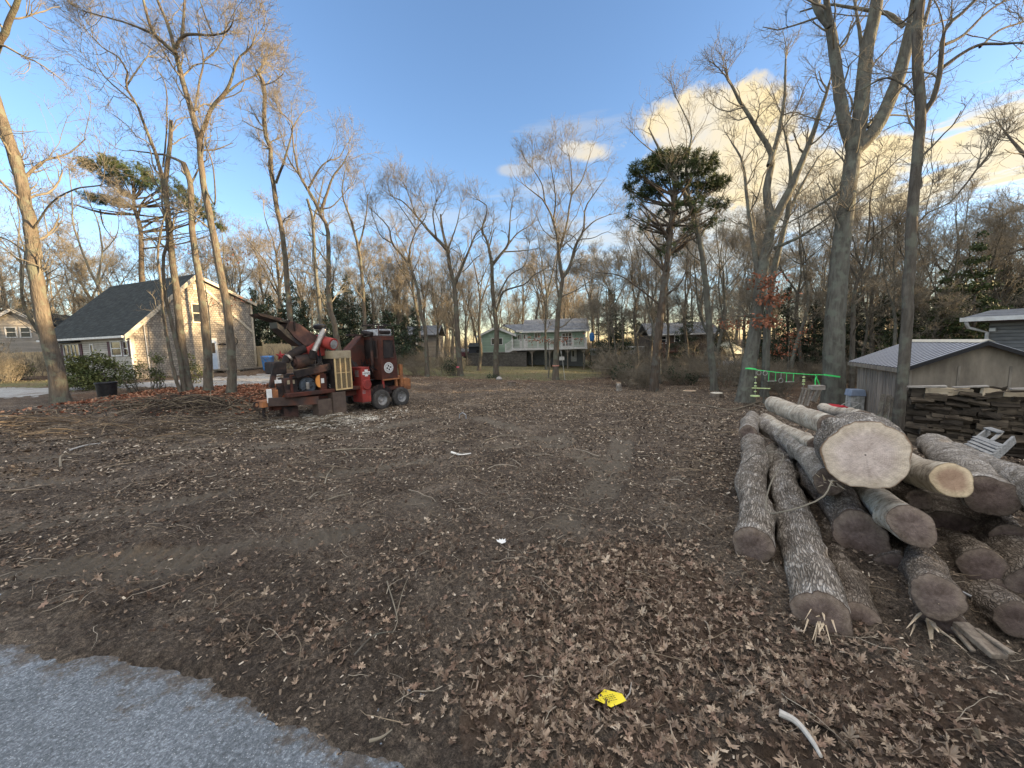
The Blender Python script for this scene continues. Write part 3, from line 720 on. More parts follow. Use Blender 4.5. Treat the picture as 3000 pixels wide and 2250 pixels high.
T[16] = hero('oak_tree', ZC([(408, 1672), (425, 1540), (450, 1400), (480, 1150), (520, 950)]), 17, [
    (ZC([(520, 950), (500, 800), (520, 660), (430, 500), (370, 400), (340, 340)]), .5, .55, .14), (ZC([(520, 950), (600, 800), (640, 700), (700, 550), (765, 350)]), -.5, .6, .14), (ZC([(510, 700), (540, 600), (570, 450), (580, 250)]), 1, .35, .1),
    (ZC([(470, 1200), (430, 950), (400, 700), (350, 600)]), 1.5, .4, .1), (ZC([(530, 1050), (640, 1000), (760, 920)]), -1, .25, .07)], 116, B_grey, 'forked oak holding the left end of the green slackline', 32, size=1.0)
T[17] = hero('oak_tree', ZC([(488, 1690), (495, 1560), (505, 1350), (530, 1150), (590, 900)]), 18.5, [(ZC([(590, 900), (600, 700), (560, 500)]), .5, .6, .15), (ZC([(590, 900), (660, 760), (720, 660)]), .5, .5, .15)], 117, B_grey, 'second trunk close behind the slackline oak, left of the climbing holds', 17, size=1.0)
T[18] = hero('oak_tree', ZC([(785, 1690), (783, 1560), (785, 1400), (808, 1100), (838, 850), (868, 640)]), 15.5, [
    (ZC([(868, 640), (825, 500), (790, 250), (768, 110)]), .4, .55, .4), (ZC([(768, 110), (720, 50), (695, -20)]), .3, .36, .25), (ZC([(768, 110), (755, 30), (745, -50)]), -.3, .3, .2),
    (ZC([(868, 640), (895, 500), (918, 250), (965, 0), (975, -60)]), -.3, .66, .45), (ZC([(868, 640), (950, 560), (1030, 400), (1085, 220), (1130, 30), (1140, -40)]), -.9, .6, .4),
    (ZC([(910, 280), (890, 120), (870, 0)]), 1, .2, .1), (ZC([(850, 780), (700, 880), (560, 960)]), .8, .16, .05), (ZC([(1080, 110), (1010, 60), (900, 40), (760, 20), (640, 50)]), 1, .22, .07), (ZC([(930, 540), (1000, 490), (1120, 490)]), .8, .14, .05),
    (ZC([(900, 560), (980, 470), (1090, 360)]), 1.6, .15, .05)], 118, B_grey, 'thickest grey trunk, splitting into three, holding the right end of the slackline', 43, size=1.05, tr=.62, flare=1.25, bare=.6, dens=.8)
T[19] = hero('oak_tree', ZC([(1056, 1850), (1062, 1700), (1075, 1600), (1090, 1400), (1108, 1050), (1122, 800), (1150, 520), (1136, 300), (1142, 100), (1152, -40)]), 10, [
    (ZC([(1150, 500), (1205, 410), (1235, 280), (1250, 130), (1330, 50), (1400, -20)]), -.5, .5, .25), (ZC([(1236, 290), (1320, 230), (1400, 190), (1500, 185), (1580, 180)]), -.4, .35, .15), (ZC([(1400, 200), (1480, 130), (1590, 90)]), .3, .22, .1), (ZC([(1250, 190), (1330, 150), (1420, 60), (1510, 0)]), .3, .3, .15),
    (ZC([(1122, 400), (1080, 360), (1000, 330), (900, 380)]), .6, .18, .06), (ZC([(1130, 960), (1180, 900), (1280, 850), (1400, 700)]), -.4, .1, .04), (ZC([(1145, 150), (1180, 50), (1200, -40)]), .5, .4, .2), (ZC([(1130, 40), (1060, 100), (1000, 60)]), .6, .2, .08)], 119, B_dark, 'dark narrow trunk rising in front of the metal-roofed shed', 21, size=.62, tr=.75, flare=1.2, bare=.55, dens=.8, twig_r=.0035)
# right rim: a crown whose trunk stands outside
T[20] = hero('oak_tree', [(2330, 800), (2320, 640), (2290, 480), (2260, 380)], 24, [([(2260, 380), (2200, 320), (2160, 270)], 1, .5, .1), ([(2290, 480), (2220, 450), (2150, 470)], 1, .4, .1), ([(2260, 380), (2280, 280), (2230, 200)], 1, .5, .1), ([(2300, 540), (2200, 540), (2120, 600)], 1, .4, .1)], 120, B_dark, 'bare crown reaching in over the grey house at the right rim', 22, size=1.2)
T[21] = hero('oak_tree', [(1180, 800), (1178, 720), (1182, 640)], 40, [([(1182, 640), (1170, 560), (1160, 500)], .5, .6, .2), ([(1182, 640), (1200, 560), (1210, 520)], .5, .6, .2)], 121, B_grey, 'slim bare tree close to the left eave of the green house', 6, size=1.2)

# ---- generic bare trees, one mesh set per variety, shared by the copies
def variety(seed, h, r0, bk, tw, spread=1.0, nf=3, crown=1.0, name='bare_tree', finest=True, twig_r=.007):
    g = np.random.default_rng(seed)
    p = [np.zeros(3)]; d = np.array([0, 0, 1.0]); hf = h * g.uniform(.35, .55); n = 6
    for k in range(n):
        d = unit(d + g.normal(size=3) * np.array([.09, .09, .02])); p.append(p[-1] + d * hf / n)
    LL = [(p, r0, r0 * .65, True)]; top = p[-1]; az0 = g.uniform(0, 6.28)
    for q in range(nf):
        az = az0 + q * 2 * math.pi / nf + g.normal() * .4; tilt = g.uniform(.15, .5) * spread
        d2 = unit(np.array([math.cos(az) * tilt, math.sin(az) * tilt, 1])); pp = [top]; ll = (h - hf) * g.uniform(.6, .9)
        for k in range(6):
            d2 = unit(d2 + g.normal(size=3) * .14 + np.array([0, 0, .10])); pp.append(pp[-1] + d2 * ll / 6)
        LL.append((pp, r0 * .5, r0 * .12, False))
        az += g.uniform(-1, 1); d3 = unit(np.array([math.cos(az) * 1.2, math.sin(az) * 1.2, .9])); s0 = pp[2]; p3 = [s0]
        for k in range(4):
            d3 = unit(d3 + g.normal(size=3) * .2 + np.array([0, 0, .15])); p3.append(p3[-1] + d3 * ll * .12)
        LL.append((p3, r0 * .28, r0 * .08, False))
    for q in range(2):
        az = g.uniform(0, 6.28); s0 = p[3 + q]; d3 = unit(np.array([math.cos(az), math.sin(az), .8])); p3 = [s0]
        for k in range(4):
            d3 = unit(d3 + g.normal(size=3) * .2 + np.array([0, 0, .1])); p3.append(p3[-1] + d3 * h * .05)
        LL.append((p3, r0 * .22, r0 * .07, False))
    return ntree(LL, name, (0, 0, 0), seed, bk, tw=tw, crown=crown, size=h / 14.0, twig_r=twig_r, trunk_sides=9, bare=.55, finest=finest)[0]
VAR = [variety(300 + k, 14, r, bk, tw, sp, nf) for k, (r, bk, tw, sp, nf) in enumerate([(.17, B_oak, B_twigw, 1, 3), (.14, B_grey, B_twig, .8, 2), (.19, B_oak, B_twigw, 1.3, 3), (.12, B_grey, B_twigw, .7, 2), (.15, B_dark, B_twig, 1.1, 3), (.10, B_dark, B_twig, .6, 2)])]
used_var = set()
def put_tree(x, y, k, s, rz, label, group, cat='tree'):
    src = VAR[k]
    o = src if k not in used_var else copy_tree(src)
    used_var.add(k)
    o.location = (x, y, hz(x, y) - .05); o.rotation_euler = (rng.normal() * .03, rng.normal() * .03, rz); o.scale = (s, s, s)
    tag(o, label, cat, group)
    return o
ORD = 'first second third fourth fifth sixth seventh eighth ninth tenth eleventh twelfth thirteenth fourteenth fifteenth sixteenth seventeenth eighteenth'.split()
def band(px0, px1, z0, z1, n, smin, smax, label, group, ks=(0, 1, 2, 3, 4, 5), seed=0):
    g = np.random.default_rng(seed)
    for q in range(n):
        px = px0 + (px1 - px0) * (q + g.uniform(.1, .9)) / n; z = g.uniform(z0, z1)
        x = (px * FS - 1500) / FPX * z * 1.0
        put_tree(x, z, int(g.choice(ks)), g.uniform(smin, smax), g.uniform(0, 6.28), label + ', ' + ORD[q] + ' from the left in its row', group)
band(-60, 480, 32, 50, 18, 1.0, 1.35, 'bare oak behind the shingled house', 'bare trees behind the shingled house', seed=1)
band(480, 900, 34, 52, 18, .85, 1.2, 'bare tree behind the wood chipper', 'bare trees behind the chipper', seed=2)
band(880, 1300, 60, 78, 18, 1.05, 1.5, 'pale bare tree beyond the green house', 'bare trees beyond the green house', ks=(0, 2, 3), seed=3)
band(840, 1040, 36, 54, 10, .85, 1.15, 'bare tree left of the green house', 'bare trees left of the green house', ks=(0, 2, 4), seed=4)
band(1300, 1800, 24, 36, 18, .75, 1.15, 'thin bare tree before the brown house', 'bare trees in the thicket before the brown house', ks=(1, 4, 5, 4, 3), seed=5)
band(1280, 1850, 42, 60, 18, 1.0, 1.4, 'bare tree rising beyond the brown house', 'bare trees beyond the brown house', seed=6)
band(1800, 2260, 20, 30, 18, .6, .95, 'bare tree behind the metal-roofed shed', 'bare trees behind the shed', ks=(1, 4, 5, 4), seed=7)
band(1750, 2300, 32, 46, 18, .9, 1.2, 'bare tree deep in the right woods', 'bare trees deep in the right woods', ks=(4, 5, 1, 0), seed=8)
for q, (x_, y_) in enumerate([(30, 17.5), (31.5, 19.5), (30.5, 21.5), (33, 23.5), (35, 25), (29.5, 14.5), (36, 21)]):  # out-of-view bare trees added to dapple the sun on the shingled gable
    put_tree(x_, y_, (0, 4, 2, 5)[q % 4], .8, q * 1.3, 'unseen bare tree added at the right to dapple the sun on the gable', 'unseen bare trees added to dapple the sun')
# far woods: one mass, built from the same growth
def far_woods(name, seed, arcs, n):
    g = np.random.default_rng(seed); ts = []; cs = []
    for q in range(n):
        az = R(1) * g.uniform(*arcs); r = g.uniform(82, 118); x, y = math.sin(az) * r, math.cos(az) * r; h = g.uniform(11, 17); z = hz(x, y)
        p = np.array([[x, y, z - .2], [x + g.normal() * .3, y, z + h * .5], [x + g.normal() * .8, y, z + h]]); P_ = resample(p, 8)
        ts.append(tubes(P_[None], np.linspace(.2, .05, 8)[None], 5)); s1 = spawn(P_[None], np.linspace(.2, .05, 8)[None], 16, (2, 5), (25, 55), 5, .5, g, t0=.3, trop=.15, rmin=.03)
        s2 = spawn(s1[0], s1[1], 5, (1, 2.4), (25, 55), 4, .6, g, trop=.12, rmin=.02); s3 = spawn(s2[0], s2[1], 4, (.6, 1.4), (25, 55), 3, .6, g, rmin=.014)
        ts += [tubes(*s1, 3), tubes(*s2, 3), tubes(*s3, 3)]
    v, f = joinm(ts); o = link(npmesh(name, v, f), name, B_twigw); tag(o, 'far belt of bare woods closing the view', 'woods', kind='stuff')
far_woods('distant_woods', 5, (-60, 60), 230)
# ------------------------------------------------------------------ evergreens, shrubs, litter
M_pine = leafmat('pine_needles', (.070, .095, .035), (.036, .052, .022))
M_hem = leafmat('dark_needles', (.052, .075, .042), (.026, .040, .025))
M_rho = leafmat('broad_evergreen_leaves', (.13, .14, .045), (.040, .058, .022))
M_deadleaf = leafmat('dead_oak_leaves', (.34, .13, .07), (.19, .085, .05))
def tufts(C, size, n, g, up=.4):
    """needle tufts: n blades about each centre"""
    M = len(C); D_ = unit(g.normal(size=(M, n, 3)) + np.array([0, 0, up])); P0 = np.repeat(C[:, None], n, 1).reshape(-1, 3); D_ = D_.reshape(-1, 3)
    s = size * g.uniform(.7, 1.2, len(P0))[:, None]; sd_ = unit(np.cross(D_, g.normal(size=D_.shape)))
    V = np.stack([P0 - sd_ * s * .05, P0 + D_ * s - sd_ * s * .035, P0 + D_ * s + sd_ * s * .035, P0 + sd_ * s * .05], 1).reshape(-1, 3)
    return V, np.arange(len(P0) * 4).reshape(-1, 4)
def pinetree(trunk, z, wpx, limbs, blobs, seed, label, kn=1.0, **k):
    g = np.random.default_rng(seed)
    pts = F3(trunk, z); gz = hz(pts[0][0], pts[0][1]); pts[0][2] = gz - .1; base = np.array([pts[0][0], pts[0][1], gz]); r0 = wpx * FS / FPX * z / 2
    root = empty('pine_tree', base, label=label, cat='tree', **k)
    P_ = resample(np.array(pts) - base, 22); trs = [tubes(P_[None], np.linspace(r0, r0 * .4, 22)[None], 12)]
    C = []
    for (bx, by, rx, ry, dz, cnt) in blobs:           # crown masses: centre, half sizes, depth offset
        cnt = int(cnt * kn); c = PX(bx * FS, by * FS, z + dz) - base; sx = rx * FS / FPX * z; sz_ = ry * FS / FPX * z
        q = unit(g.normal(size=(cnt, 3))) * (g.random(cnt) ** .45)[:, None] * np.array([sx, sx * .8, sz_]); q += c
        keep = fbm(q[:, 0] * 1.5 + 50, q[:, 2] * 1.9 + q[:, 1] * 1.2 + 50, 2, seed) > .47
        q = q[keep]; C.append(q)
        for w_ in range(max(4, int(cnt / kn) // 38)):              # branches into the mass
            e = q[g.integers(len(q))]; ti = P_[int(np.clip(np.argmin(np.abs(P_[:, 2] - (e[2] - 1.2))), 3, 21))]
            mid = (e + ti) / 2 + np.array([0, 0, -.25]) + g.normal(size=3) * .15
            trs.append(tubes(resample([ti, mid, e], 7)[None], np.linspace(max(.03, r0 * .25), .012, 7)[None], 5))
    for pp, dz, a in limbs:
        q = np.array(F3(pp, z, dz)) - base; trs.append(tubes(resample(q, 10)[None], np.linspace(r0 * a, .02, 10)[None], 7))
    v, f = joinm(trs); link(npmesh('trunk', v, f), 'trunk', B_pine, root)
    C = np.vstack(C); v, f = tufts(C, .22, 22, g); cc = g.uniform(.6, 1.35, len(C)); cl = np.repeat(np.stack([cc, cc, cc * .95], 1), 88, axis=0)
    link(npmesh('crown', v, f, False, cl), 'crown', M_pine, root)
    return root
pinetree([(1412, 858)] + ZB([(1855, 1400), (1880, 1150), (1910, 900), (1930, 750), (1945, 600), (1960, 450)]), 21, 20,
         [(ZB([(1910, 900), (1800, 780), (1740, 700)]), .5, .3), (ZB([(1925, 800), (2040, 660), (2120, 620)]), -.5, .3), (ZB([(1890, 1050), (2000, 960), (2050, 820)]), .6, .25), (ZB([(1930, 700), (1830, 560), (1740, 470)]), -.8, .3), (ZB([(1885, 1100), (1760, 1000), (1640, 920), (1500, 900)]), 1, .25)],
         [(1388, 375, 32, 24, -.5, 150), (1430, 348, 34, 22, .3, 180), (1478, 338, 36, 20, .6, 180), (1520, 356, 32, 24, -.2, 150), (1552, 392, 22, 20, .5, 80), (1400, 412, 40, 24, .8, 150), (1460, 385, 40, 24, 0, 150), (1515, 402, 36, 22, .5, 110), (1375, 440, 24, 18, .4, 60), (1430, 455, 42, 18, .6, 70), (1495, 440, 34, 18, -.6, 60), (1550, 440, 24, 16, .2, 40), (1400, 490, 40, 16, .4, 45), (1470, 500, 44, 16, .4, 45), (1530, 485, 34, 14, .4, 30), (1350, 470, 18, 12, .3, 22), (1440, 545, 50, 12, .4, 22), (1365, 405, 18, 14, 1, 40)],
         401, kn=1.0, label='tall pitch pine with dense dark top in front of the yellow cloud')
pinetree([(309, 790), (309, 640), (306, 600), (304, 500), (292, 455), (288, 430)], 36, 15,
         [(ZA([(760, 1250), (720, 1130), (640, 1060), (560, 1000)]), 1, .35), (ZA([(740, 1180), (780, 1080), (900, 1000)]), -1, .35), (ZA([(755, 1240), (860, 1180), (1050, 1130)]), .5, .3), (ZA([(540, 1130), (560, 1220), (620, 1300)]), 1, .2)],
         [(192, 355, 30, 12, 0, 110), (235, 352, 32, 16, .5, 170), (270, 368, 42, 20, 0, 250), (315, 385, 42, 22, 0, 250), (352, 402, 40, 20, -.5, 200), (390, 425, 34, 18, .5, 150), (425, 445, 34, 16, 0, 110), (240, 385, 36, 14, 1, 90), (195, 428, 34, 11, 0, 110), (235, 432, 24, 10, .5, 60), (450, 470, 30, 14, 0, 80), (470, 492, 16, 9, 0, 40), (165, 435, 16, 8, 0, 36)],
         402, kn=2.3, label='flat-topped pine with olive sunlit needles above the shingled house roof')

def conifer(seed, h, rad, dens, m, name='evergreen_tree', leafn=9000, droop=.25, bot=.06, size=.16, layered=False):
    g = np.random.default_rng(seed); root = empty(name, (0, 0, 0))
    P_ = np.array([[g.normal() * .02 * k, g.normal() * .02 * k, h * k / 9] for k in range(10)]); trs = [tubes(P_[None], np.linspace(h * .014 + .03, .015, 10)[None], 8)]
    nb = int(h * dens); C = []
    for q in range(nb):
        t = bot + (1 - bot) * (q + g.random()) / nb
        if layered: t = round(t * 11) / 11 + g.normal() * .008
        t = min(max(t, .02), .99); az = g.uniform(0, 6.28); ln = rad * (1 - t) ** .8 * g.uniform(.6, 1.15) * min(1, .55 + t * 4) + .12
        p = np.array([0, 0, h * t]); d = np.array([math.cos(az), math.sin(az), .25 - droop]); pts = [p]
        for k in range(4):
            d = unit(d + g.normal(size=3) * .08 + np.array([0, 0, .06 if layered else -.04])); pts.append(pts[-1] + d * ln / 4)
        pp = np.array(pts); trs.append(tubes(pp[None], np.linspace(.008 + ln * .012, .005, 5)[None], 4))
        m_ = int(max(4, leafn / nb * ln / (rad * .55))); u = g.random(m_) ** .7 * 4; k = np.minimum(u.astype(int), 3); u = (u - k)[:, None]
        c = pp[k] * (1 - u) + pp[k + 1] * u + g.normal(size=(m_, 3)) * np.array([.17, .17, .05 if layered else .10]) * (.6 + ln * .35)
        C.append(c)
    v, f = joinm(trs); link(npmesh('trunk', v, f), 'trunk', B_pine, root)
    C = np.vstack(C); v, f = leafcloud(C, size, g, droop=.4); link(npmesh('crown', v, f, False, shade(len(C), g)), 'crown', m, root)
    return root
CON = [conifer(501, 9, 2.5, 9, M_hem, leafn=9000), conifer(502, 7, 2.3, 10, M_hem, leafn=8000, droop=.1), conifer(503, 11, 2.8, 7, M_pine, leafn=9000, droop=-.05, layered=True, size=.2), conifer(504, 4, 1.6, 14, M_hem, leafn=5000, droop=0)]
used_con = set()
def put_con(px, z, k, s, label, group=None, sx=1.0, xy=None):
    x, y = xy if xy else ((px * FS - 1500) / FPX * z, z)
    o = CON[k] if k not in used_con else copy_tree(CON[k]); used_con.add(k)
    o.location = (x, y, hz(x, y) - .05); o.rotation_euler = (0, 0, rng.uniform(0, 6.28)); o.scale = (s * sx, s * sx, s); tag(o, label, 'tree', group); return o
g1 = 'dark evergreens behind the chipper'; l1 = 'dark conifer behind the wood chipper'
for qi, (px, z, k, s) in enumerate([(560, 33, 0, .75), (592, 32, 1, .85), (640, 34, 0, .85), (668, 33, 1, .8), (730, 33, 1, 1.0), (762, 35, 0, .9), (800, 34, 1, .9), (845, 33, 3, 1.2), (880, 38, 1, .7), (900, 36, 0, .6)]): put_con(px, z, k, s, l1 + ', ' + ORD[qi] + ' from the left', g1)
put_con(1320, 46, 0, 1.05, 'broad dark cedar growing right of the green house steps', sx=1.25)
put_con(1345, 45, 1, .9, 'lower dark evergreen touching the cedar by the green house')
put_con(1240, 72, 1, 1.2, 'rounded evergreen showing above the green house roof')
put_con(1120, 75, 3, 1.3, 'small rounded evergreen above the left end of the green house roof')
g2 = 'dark evergreens in the right woods'; l2 = 'dark conifer in the right woods'
for qi, (px, z, k, s) in enumerate(sorted([(1480, 40, 0, .8), (1560, 38, 1, .8), (1640, 27, 1, .75), (1700, 28, 0, .75), (1760, 27, 1, .8), (1850, 27, 0, .7), (1900, 26, 1, .8), (1960, 27, 0, .75), (2010, 25, 1, .75), (2060, 28, 0, .8), (2110, 24, 1, .8), (2160, 26, 0, .8), (2210, 24, 1, .9), (2260, 25, 0, .9), (1810, 40, 0, 1.1), (1930, 42, 0, 1.1), (1420, 56, 0, 1.0), (1375, 60, 0, 1.1)])): put_con(px, z, k, s, l2 + ', ' + ORD[qi] + ' from the left', g2)
put_con(2095, 19.5, 2, .70, 'tall layered white pine rising over the grey house', sx=.95)
put_con(2030, 20, 2, .55, 'open green pine left of the tall layered white pine')
put_con(1945, 22, 2, .55, 'open green pine seen just right of the dark narrow trunk')
g3 = 'evergreens along the left boundary'
for px, z, k, s in [(20, 40, 0, .8), (70, 42, 2, .7), (-60, 30, 0, .9), (470, 42, 2, .5)]: put_con(px, z, k, s, 'green conifer behind the houses at the left', g3)
# unseen conifer rows added at the right to keep the low sun off the clearing
g4 = 'evergreens added to block the low sun'
for k, (x, y) in enumerate([(21 + 1.6 * (q % 2) + max(0, q * 1.5 - 12) * .55, -9 + q * 1.5) for q in range(18)] + [(26, -4), (26, -1), (26, 2), (26, 5), (27, 8.5), (28.5, 12), (32, 21), (34, 27)]):
    put_con(0, 0, 1, .98 + .10 * (k % 3) + .32 * (7.5 < y < 16.5), 'dark conifer added at the right to block the low sun', g4, sx=1.2, xy=(x, y))

# twiggy undergrowth
def bush(seed, h, n, bk, name='bare_bush'):
    g = np.random.default_rng(seed); root = empty(name, (0, 0, 0)); P = []
    for q in range(n):
        az = g.uniform(0, 6.28); d = unit(np.array([math.cos(az) * .5, math.sin(az) * .5, 1])); p = [np.array([math.cos(az), math.sin(az), 0]) * g.uniform(0, .35)]
        for k in range(6): d = unit(d + g.normal(size=3) * .16); p.append(p[-1] + d * h * g.uniform(.6, 1.1) / 6)
        P.append(p)
    P = np.array(P); R0 = np.repeat(np.linspace(.018, .007, 7)[None], n, 0)
    a = spawn(P, R0, 7, (.5, 1.2), (20, 55), 5, .6, g, t0=.1, rmin=.007); b_ = spawn(a[0], a[1], 5, (.25, .7), (20, 60), 4, .6, g, rmin=.005); c_ = spawn(b_[0], b_[1], 2.5, (.15, .4), (20, 60), 3, .6, g, rmin=.004)
    v, f = joinm([tubes(P, R0, 5), tubes(*a, 3), tubes(*b_, 3), tubes(*c_, 3)]); link(npmesh('stems', v, f), 'stems', bk, root); return root
BU = [bush(601, 1.6, 9, B_twig), bush(602, 2.3, 7, B_twigw), bush(603, 1.1, 14, B_twigw)]; used_b = set()
def put_bush(px, z, k, s, label, group, xy=None):
    x, y = xy if xy else ((px * FS - 1500) / FPX * z, z); o = BU[k] if k not in used_b else copy_tree(BU[k]); used_b.add(k)
    o.location = (x, y, hz(x, y) - .03); o.rotation_euler = (0, 0, rng.uniform(0, 6.28)); o.scale = (s, s, s); tag(o, label, 'bush', group)
def bband(px0, px1, z0, z1, n, s0, s1, label, group, seed):
    g = np.random.default_rng(seed)
    for q in range(n): put_bush(px0 + (px1 - px0) * (q + g.random()) / n, g.uniform(z0, z1), int(g.integers(3)), g.uniform(s0, s1), label, group)
bband(1290, 1640, 22, 33, 42, .7, 1.25, 'leafless bush in the thicket before the brown house', 'undergrowth before the brown house', 11)
bband(1600, 1880, 18, 30, 30, .6, 1.1, 'leafless bush under the trees behind the slackline', 'undergrowth behind the slackline', 12)
bband(1850, 2260, 19, 30, 26, .9, 1.5, 'leafless bush in the woods behind the shed', 'undergrowth behind the shed', 13)
bband(840, 1000, 28, 38, 22, .4, .9, 'low bare bush at the clearing edge left of the lawn', 'bushes left of the lawn', 14)
bband(580, 850, 26, 34, 18, .6, 1.0, 'bare bush in the strip behind the chipper', 'bushes behind the chipper', 15)
bband(-60, 130, 22, 30, 9, .7, 1.2, 'bare bush beside the far-left fence', 'bushes beside the far-left fence', 16)
bband(860, 1280, 64, 80, 26, 1.2, 2.2, 'bare bush beyond the green house', 'bushes beyond the green house', 17)
bband(-100, 500, 46, 60, 26, 1.6, 2.4, 'bare bush far behind the shingled house', 'bushes behind the shingled house', 18)
bband(480, 900, 50, 64, 26, 1.6, 2.4, 'bare bush in the far strip beyond the chipper', 'bushes in the far strip', 19)
bband(1280, 2280, 44, 60, 40, 1.6, 2.6, 'bare bush in the far right woods', 'bushes in the far right woods', 20)
# leafy evergreen shrubs
def shrub(name, px, py, z, blobs, seed, label, n=900, size=.11, m=M_rho, group=None):
    g = np.random.default_rng(seed); x = (px * FS - 1500) / FPX * z; gz = hz(x, z); base = np.array([x, z, gz]); root = empty(name, base, label=label, cat='shrub', group=group); C = []; trs = []
    for (bx, by, rx, ry, dz, cnt) in blobs:
        c = PX(bx * FS, by * FS, z + dz) - base; sx = rx * FS / FPX * z; sz_ = ry * FS / FPX * z
        q = unit(g.normal(size=(cnt, 3))) * (g.random(cnt) ** .4)[:, None] * np.array([sx, sx * .8, sz_]) + c
        q = q[fbm(q[:, 0] * 2.6 + 50, q[:, 2] * 2.6 + q[:, 1] * 2 + 50, 2, seed) > .42]; C.append(q)
        for w_ in range(max(5, cnt // 60)):
            e = q[g.integers(len(q))]; b0 = np.array([c[0] * .5 + g.normal() * .1, g.normal() * .1, -.05]); trs.append(tubes(resample([b0, (b0 + e) / 2 + g.normal(size=3) * .08, e], 6)[None], np.linspace(.022, .006, 6)[None], 4))
    v, f = joinm(trs); link(npmesh('stems', v, f), 'stems', B_dark, root)
    C = np.vstack(C); C = C[C[:, 2] > .03]; C2 = np.repeat(C, 5, axis=0) + g.normal(size=(len(C) * 5, 3)) * .07
    v, f = leafcloud(C2, size, g); link(npmesh('leaves', v, f, False, shade(len(C2), g, .5, 1.5)), 'leaves', m, root); return root
shrub('rhododendron', 200, 845, 18.5, [(165, 800, 28, 34, 0, 420), (205, 795, 34, 34, .3, 560), (240, 800, 34, 38, .5, 560), (185, 828, 40, 18, -.3, 300), (262, 785, 26, 32, .8, 260), (150, 815, 16, 22, .2, 120)], 701, 'big evergreen shrub with yellow-green sunlit leaves before the house porch')
shrub('rhododendron', 283, 845, 17.8, [(285, 800, 22, 30, 0, 110), (275, 820, 24, 18, .2, 90)], 702, 'sparse evergreen shrub just right of the black tub', size=.09)
shrub('rhododendron', 335, 845, 18.5, [(338, 775, 12, 12, 0, 60), (330, 802, 18, 20, .1, 120), (345, 815, 14, 12, 0, 50)], 703, 'upright evergreen shrub before the corner board of the shingled house', size=.09)
shrub('rhododendron', 405, 835, 20.5, [(405, 780, 14, 22, 0, 90), (420, 805, 16, 22, 0, 90)], 704, 'thin evergreen shrub against the gable wall, left of the door', size=.09)
shrub('rhododendron', 30, 835, 24, [(20, 790, 34, 14, 0, 300), (48, 800, 20, 12, 0, 120), (0, 798, 30, 12, 0, 150)], 705, 'low spreading evergreen shrub by the far-left neighbour fence', size=.1)
shrub('holly_bush', 975, 808, 29, [(972, 790, 20, 18, 0, 160), (990, 798, 14, 12, 0, 60)], 706, 'small dark evergreen bush left of the ribboned oak', m=M_hem)
shrub('ivy_clump', 1068, 818, 28.5, [(1066, 814, 16, 7, 0, 60), (1052, 817, 10, 4, 0, 20)], 707, 'low ivy clump at the foot of the oak before the green gable', m=M_hem, size=.09)
shrub('holly_bush', 1500, 805, 24, [(1340, 800, 30, 20, 0, 120), (1460, 805, 26, 18, 0, 90), (1490, 815, 24, 14, 0, 80)], 708, 'loose dark evergreen bushes between the pitch pine and the lawn', m=M_hem)
# oak leaves still hanging
def hanging(name, pts, z, seed, label, n, colr=M_deadleaf, spread=.5):
    g = np.random.default_rng(seed); base = PX(pts[0][0] * FS, pts[0][1] * FS, z); gz = hz(base[0] + .5, z); root = empty(name, (base[0] + .3, z + .3, gz), label=label, cat='sapling'); base = np.array([base[0] + .3, z + .3, gz]); C = []; trs = []
    top = max(PX(p[0] * FS, p[1] * FS, z)[2] for p in pts) - gz; st = resample([(0, 0, -.1), (.1, .1, top * .5), (0, 0, top + .4)], 12); trs.append(tubes(st[None], np.linspace(.05, .012, 12)[None], 6))
    for (px, py) in pts:
        c = PX(px * FS, py * FS, z) - base; ti = st[np.argmin(np.abs(st[:, 2] - c[2] + .2))]; trs.append(tubes(resample([ti, (ti + c) / 2 + np.array([0, 0, .1]), c], 6)[None], np.linspace(.018, .006, 6)[None], 4))
        C.append(c + g.normal(size=(n, 3)) * np.array([spread, spread, spread * .4]))
    C = np.vstack(C); v, f = joinm(trs); link(npmesh('trunk', v, f), 'trunk', B_grey, root); v, f = leafcloud(C, .15, g, droop=.8); link(npmesh('leaves', v, f, False, shade(len(C), g)), 'leaves', colr, root)
hanging('oak_sapling', [(1655, 600), (1662, 618), (1668, 640), (1650, 690), (1660, 700), (1672, 650)], 16.2, 801, 'young oak still carrying rust-red leaves beside the slackline oak', 95, spread=.26)
hanging('oak_sapling', [(1600, 705), (1625, 690), (1580, 700), (1560, 695)], 22, 802, 'young oak with dull brown leaves left of the rust-red one', 45, spread=.35)
hanging('oak_sapling', [(1175, 735), (1200, 738), (1215, 733), (1150, 732), (1255, 732)], 28, 803, 'thin sapling with brown leaves crossing the white deck railing', 45, spread=.35)
hanging('oak_sapling', [(1700, 745), (1715, 720), (1690, 760)], 21, 804, 'brown-leaved sapling between the slackline trunk and the three-way trunk', 60, spread=.4)
hanging('oak_sapling', [(410, 540), (480, 560), (520, 555), (462, 645), (505, 650)], 23, 805, 'young oak with dark clinging leaves beside the gable peak', 22, spread=.45)

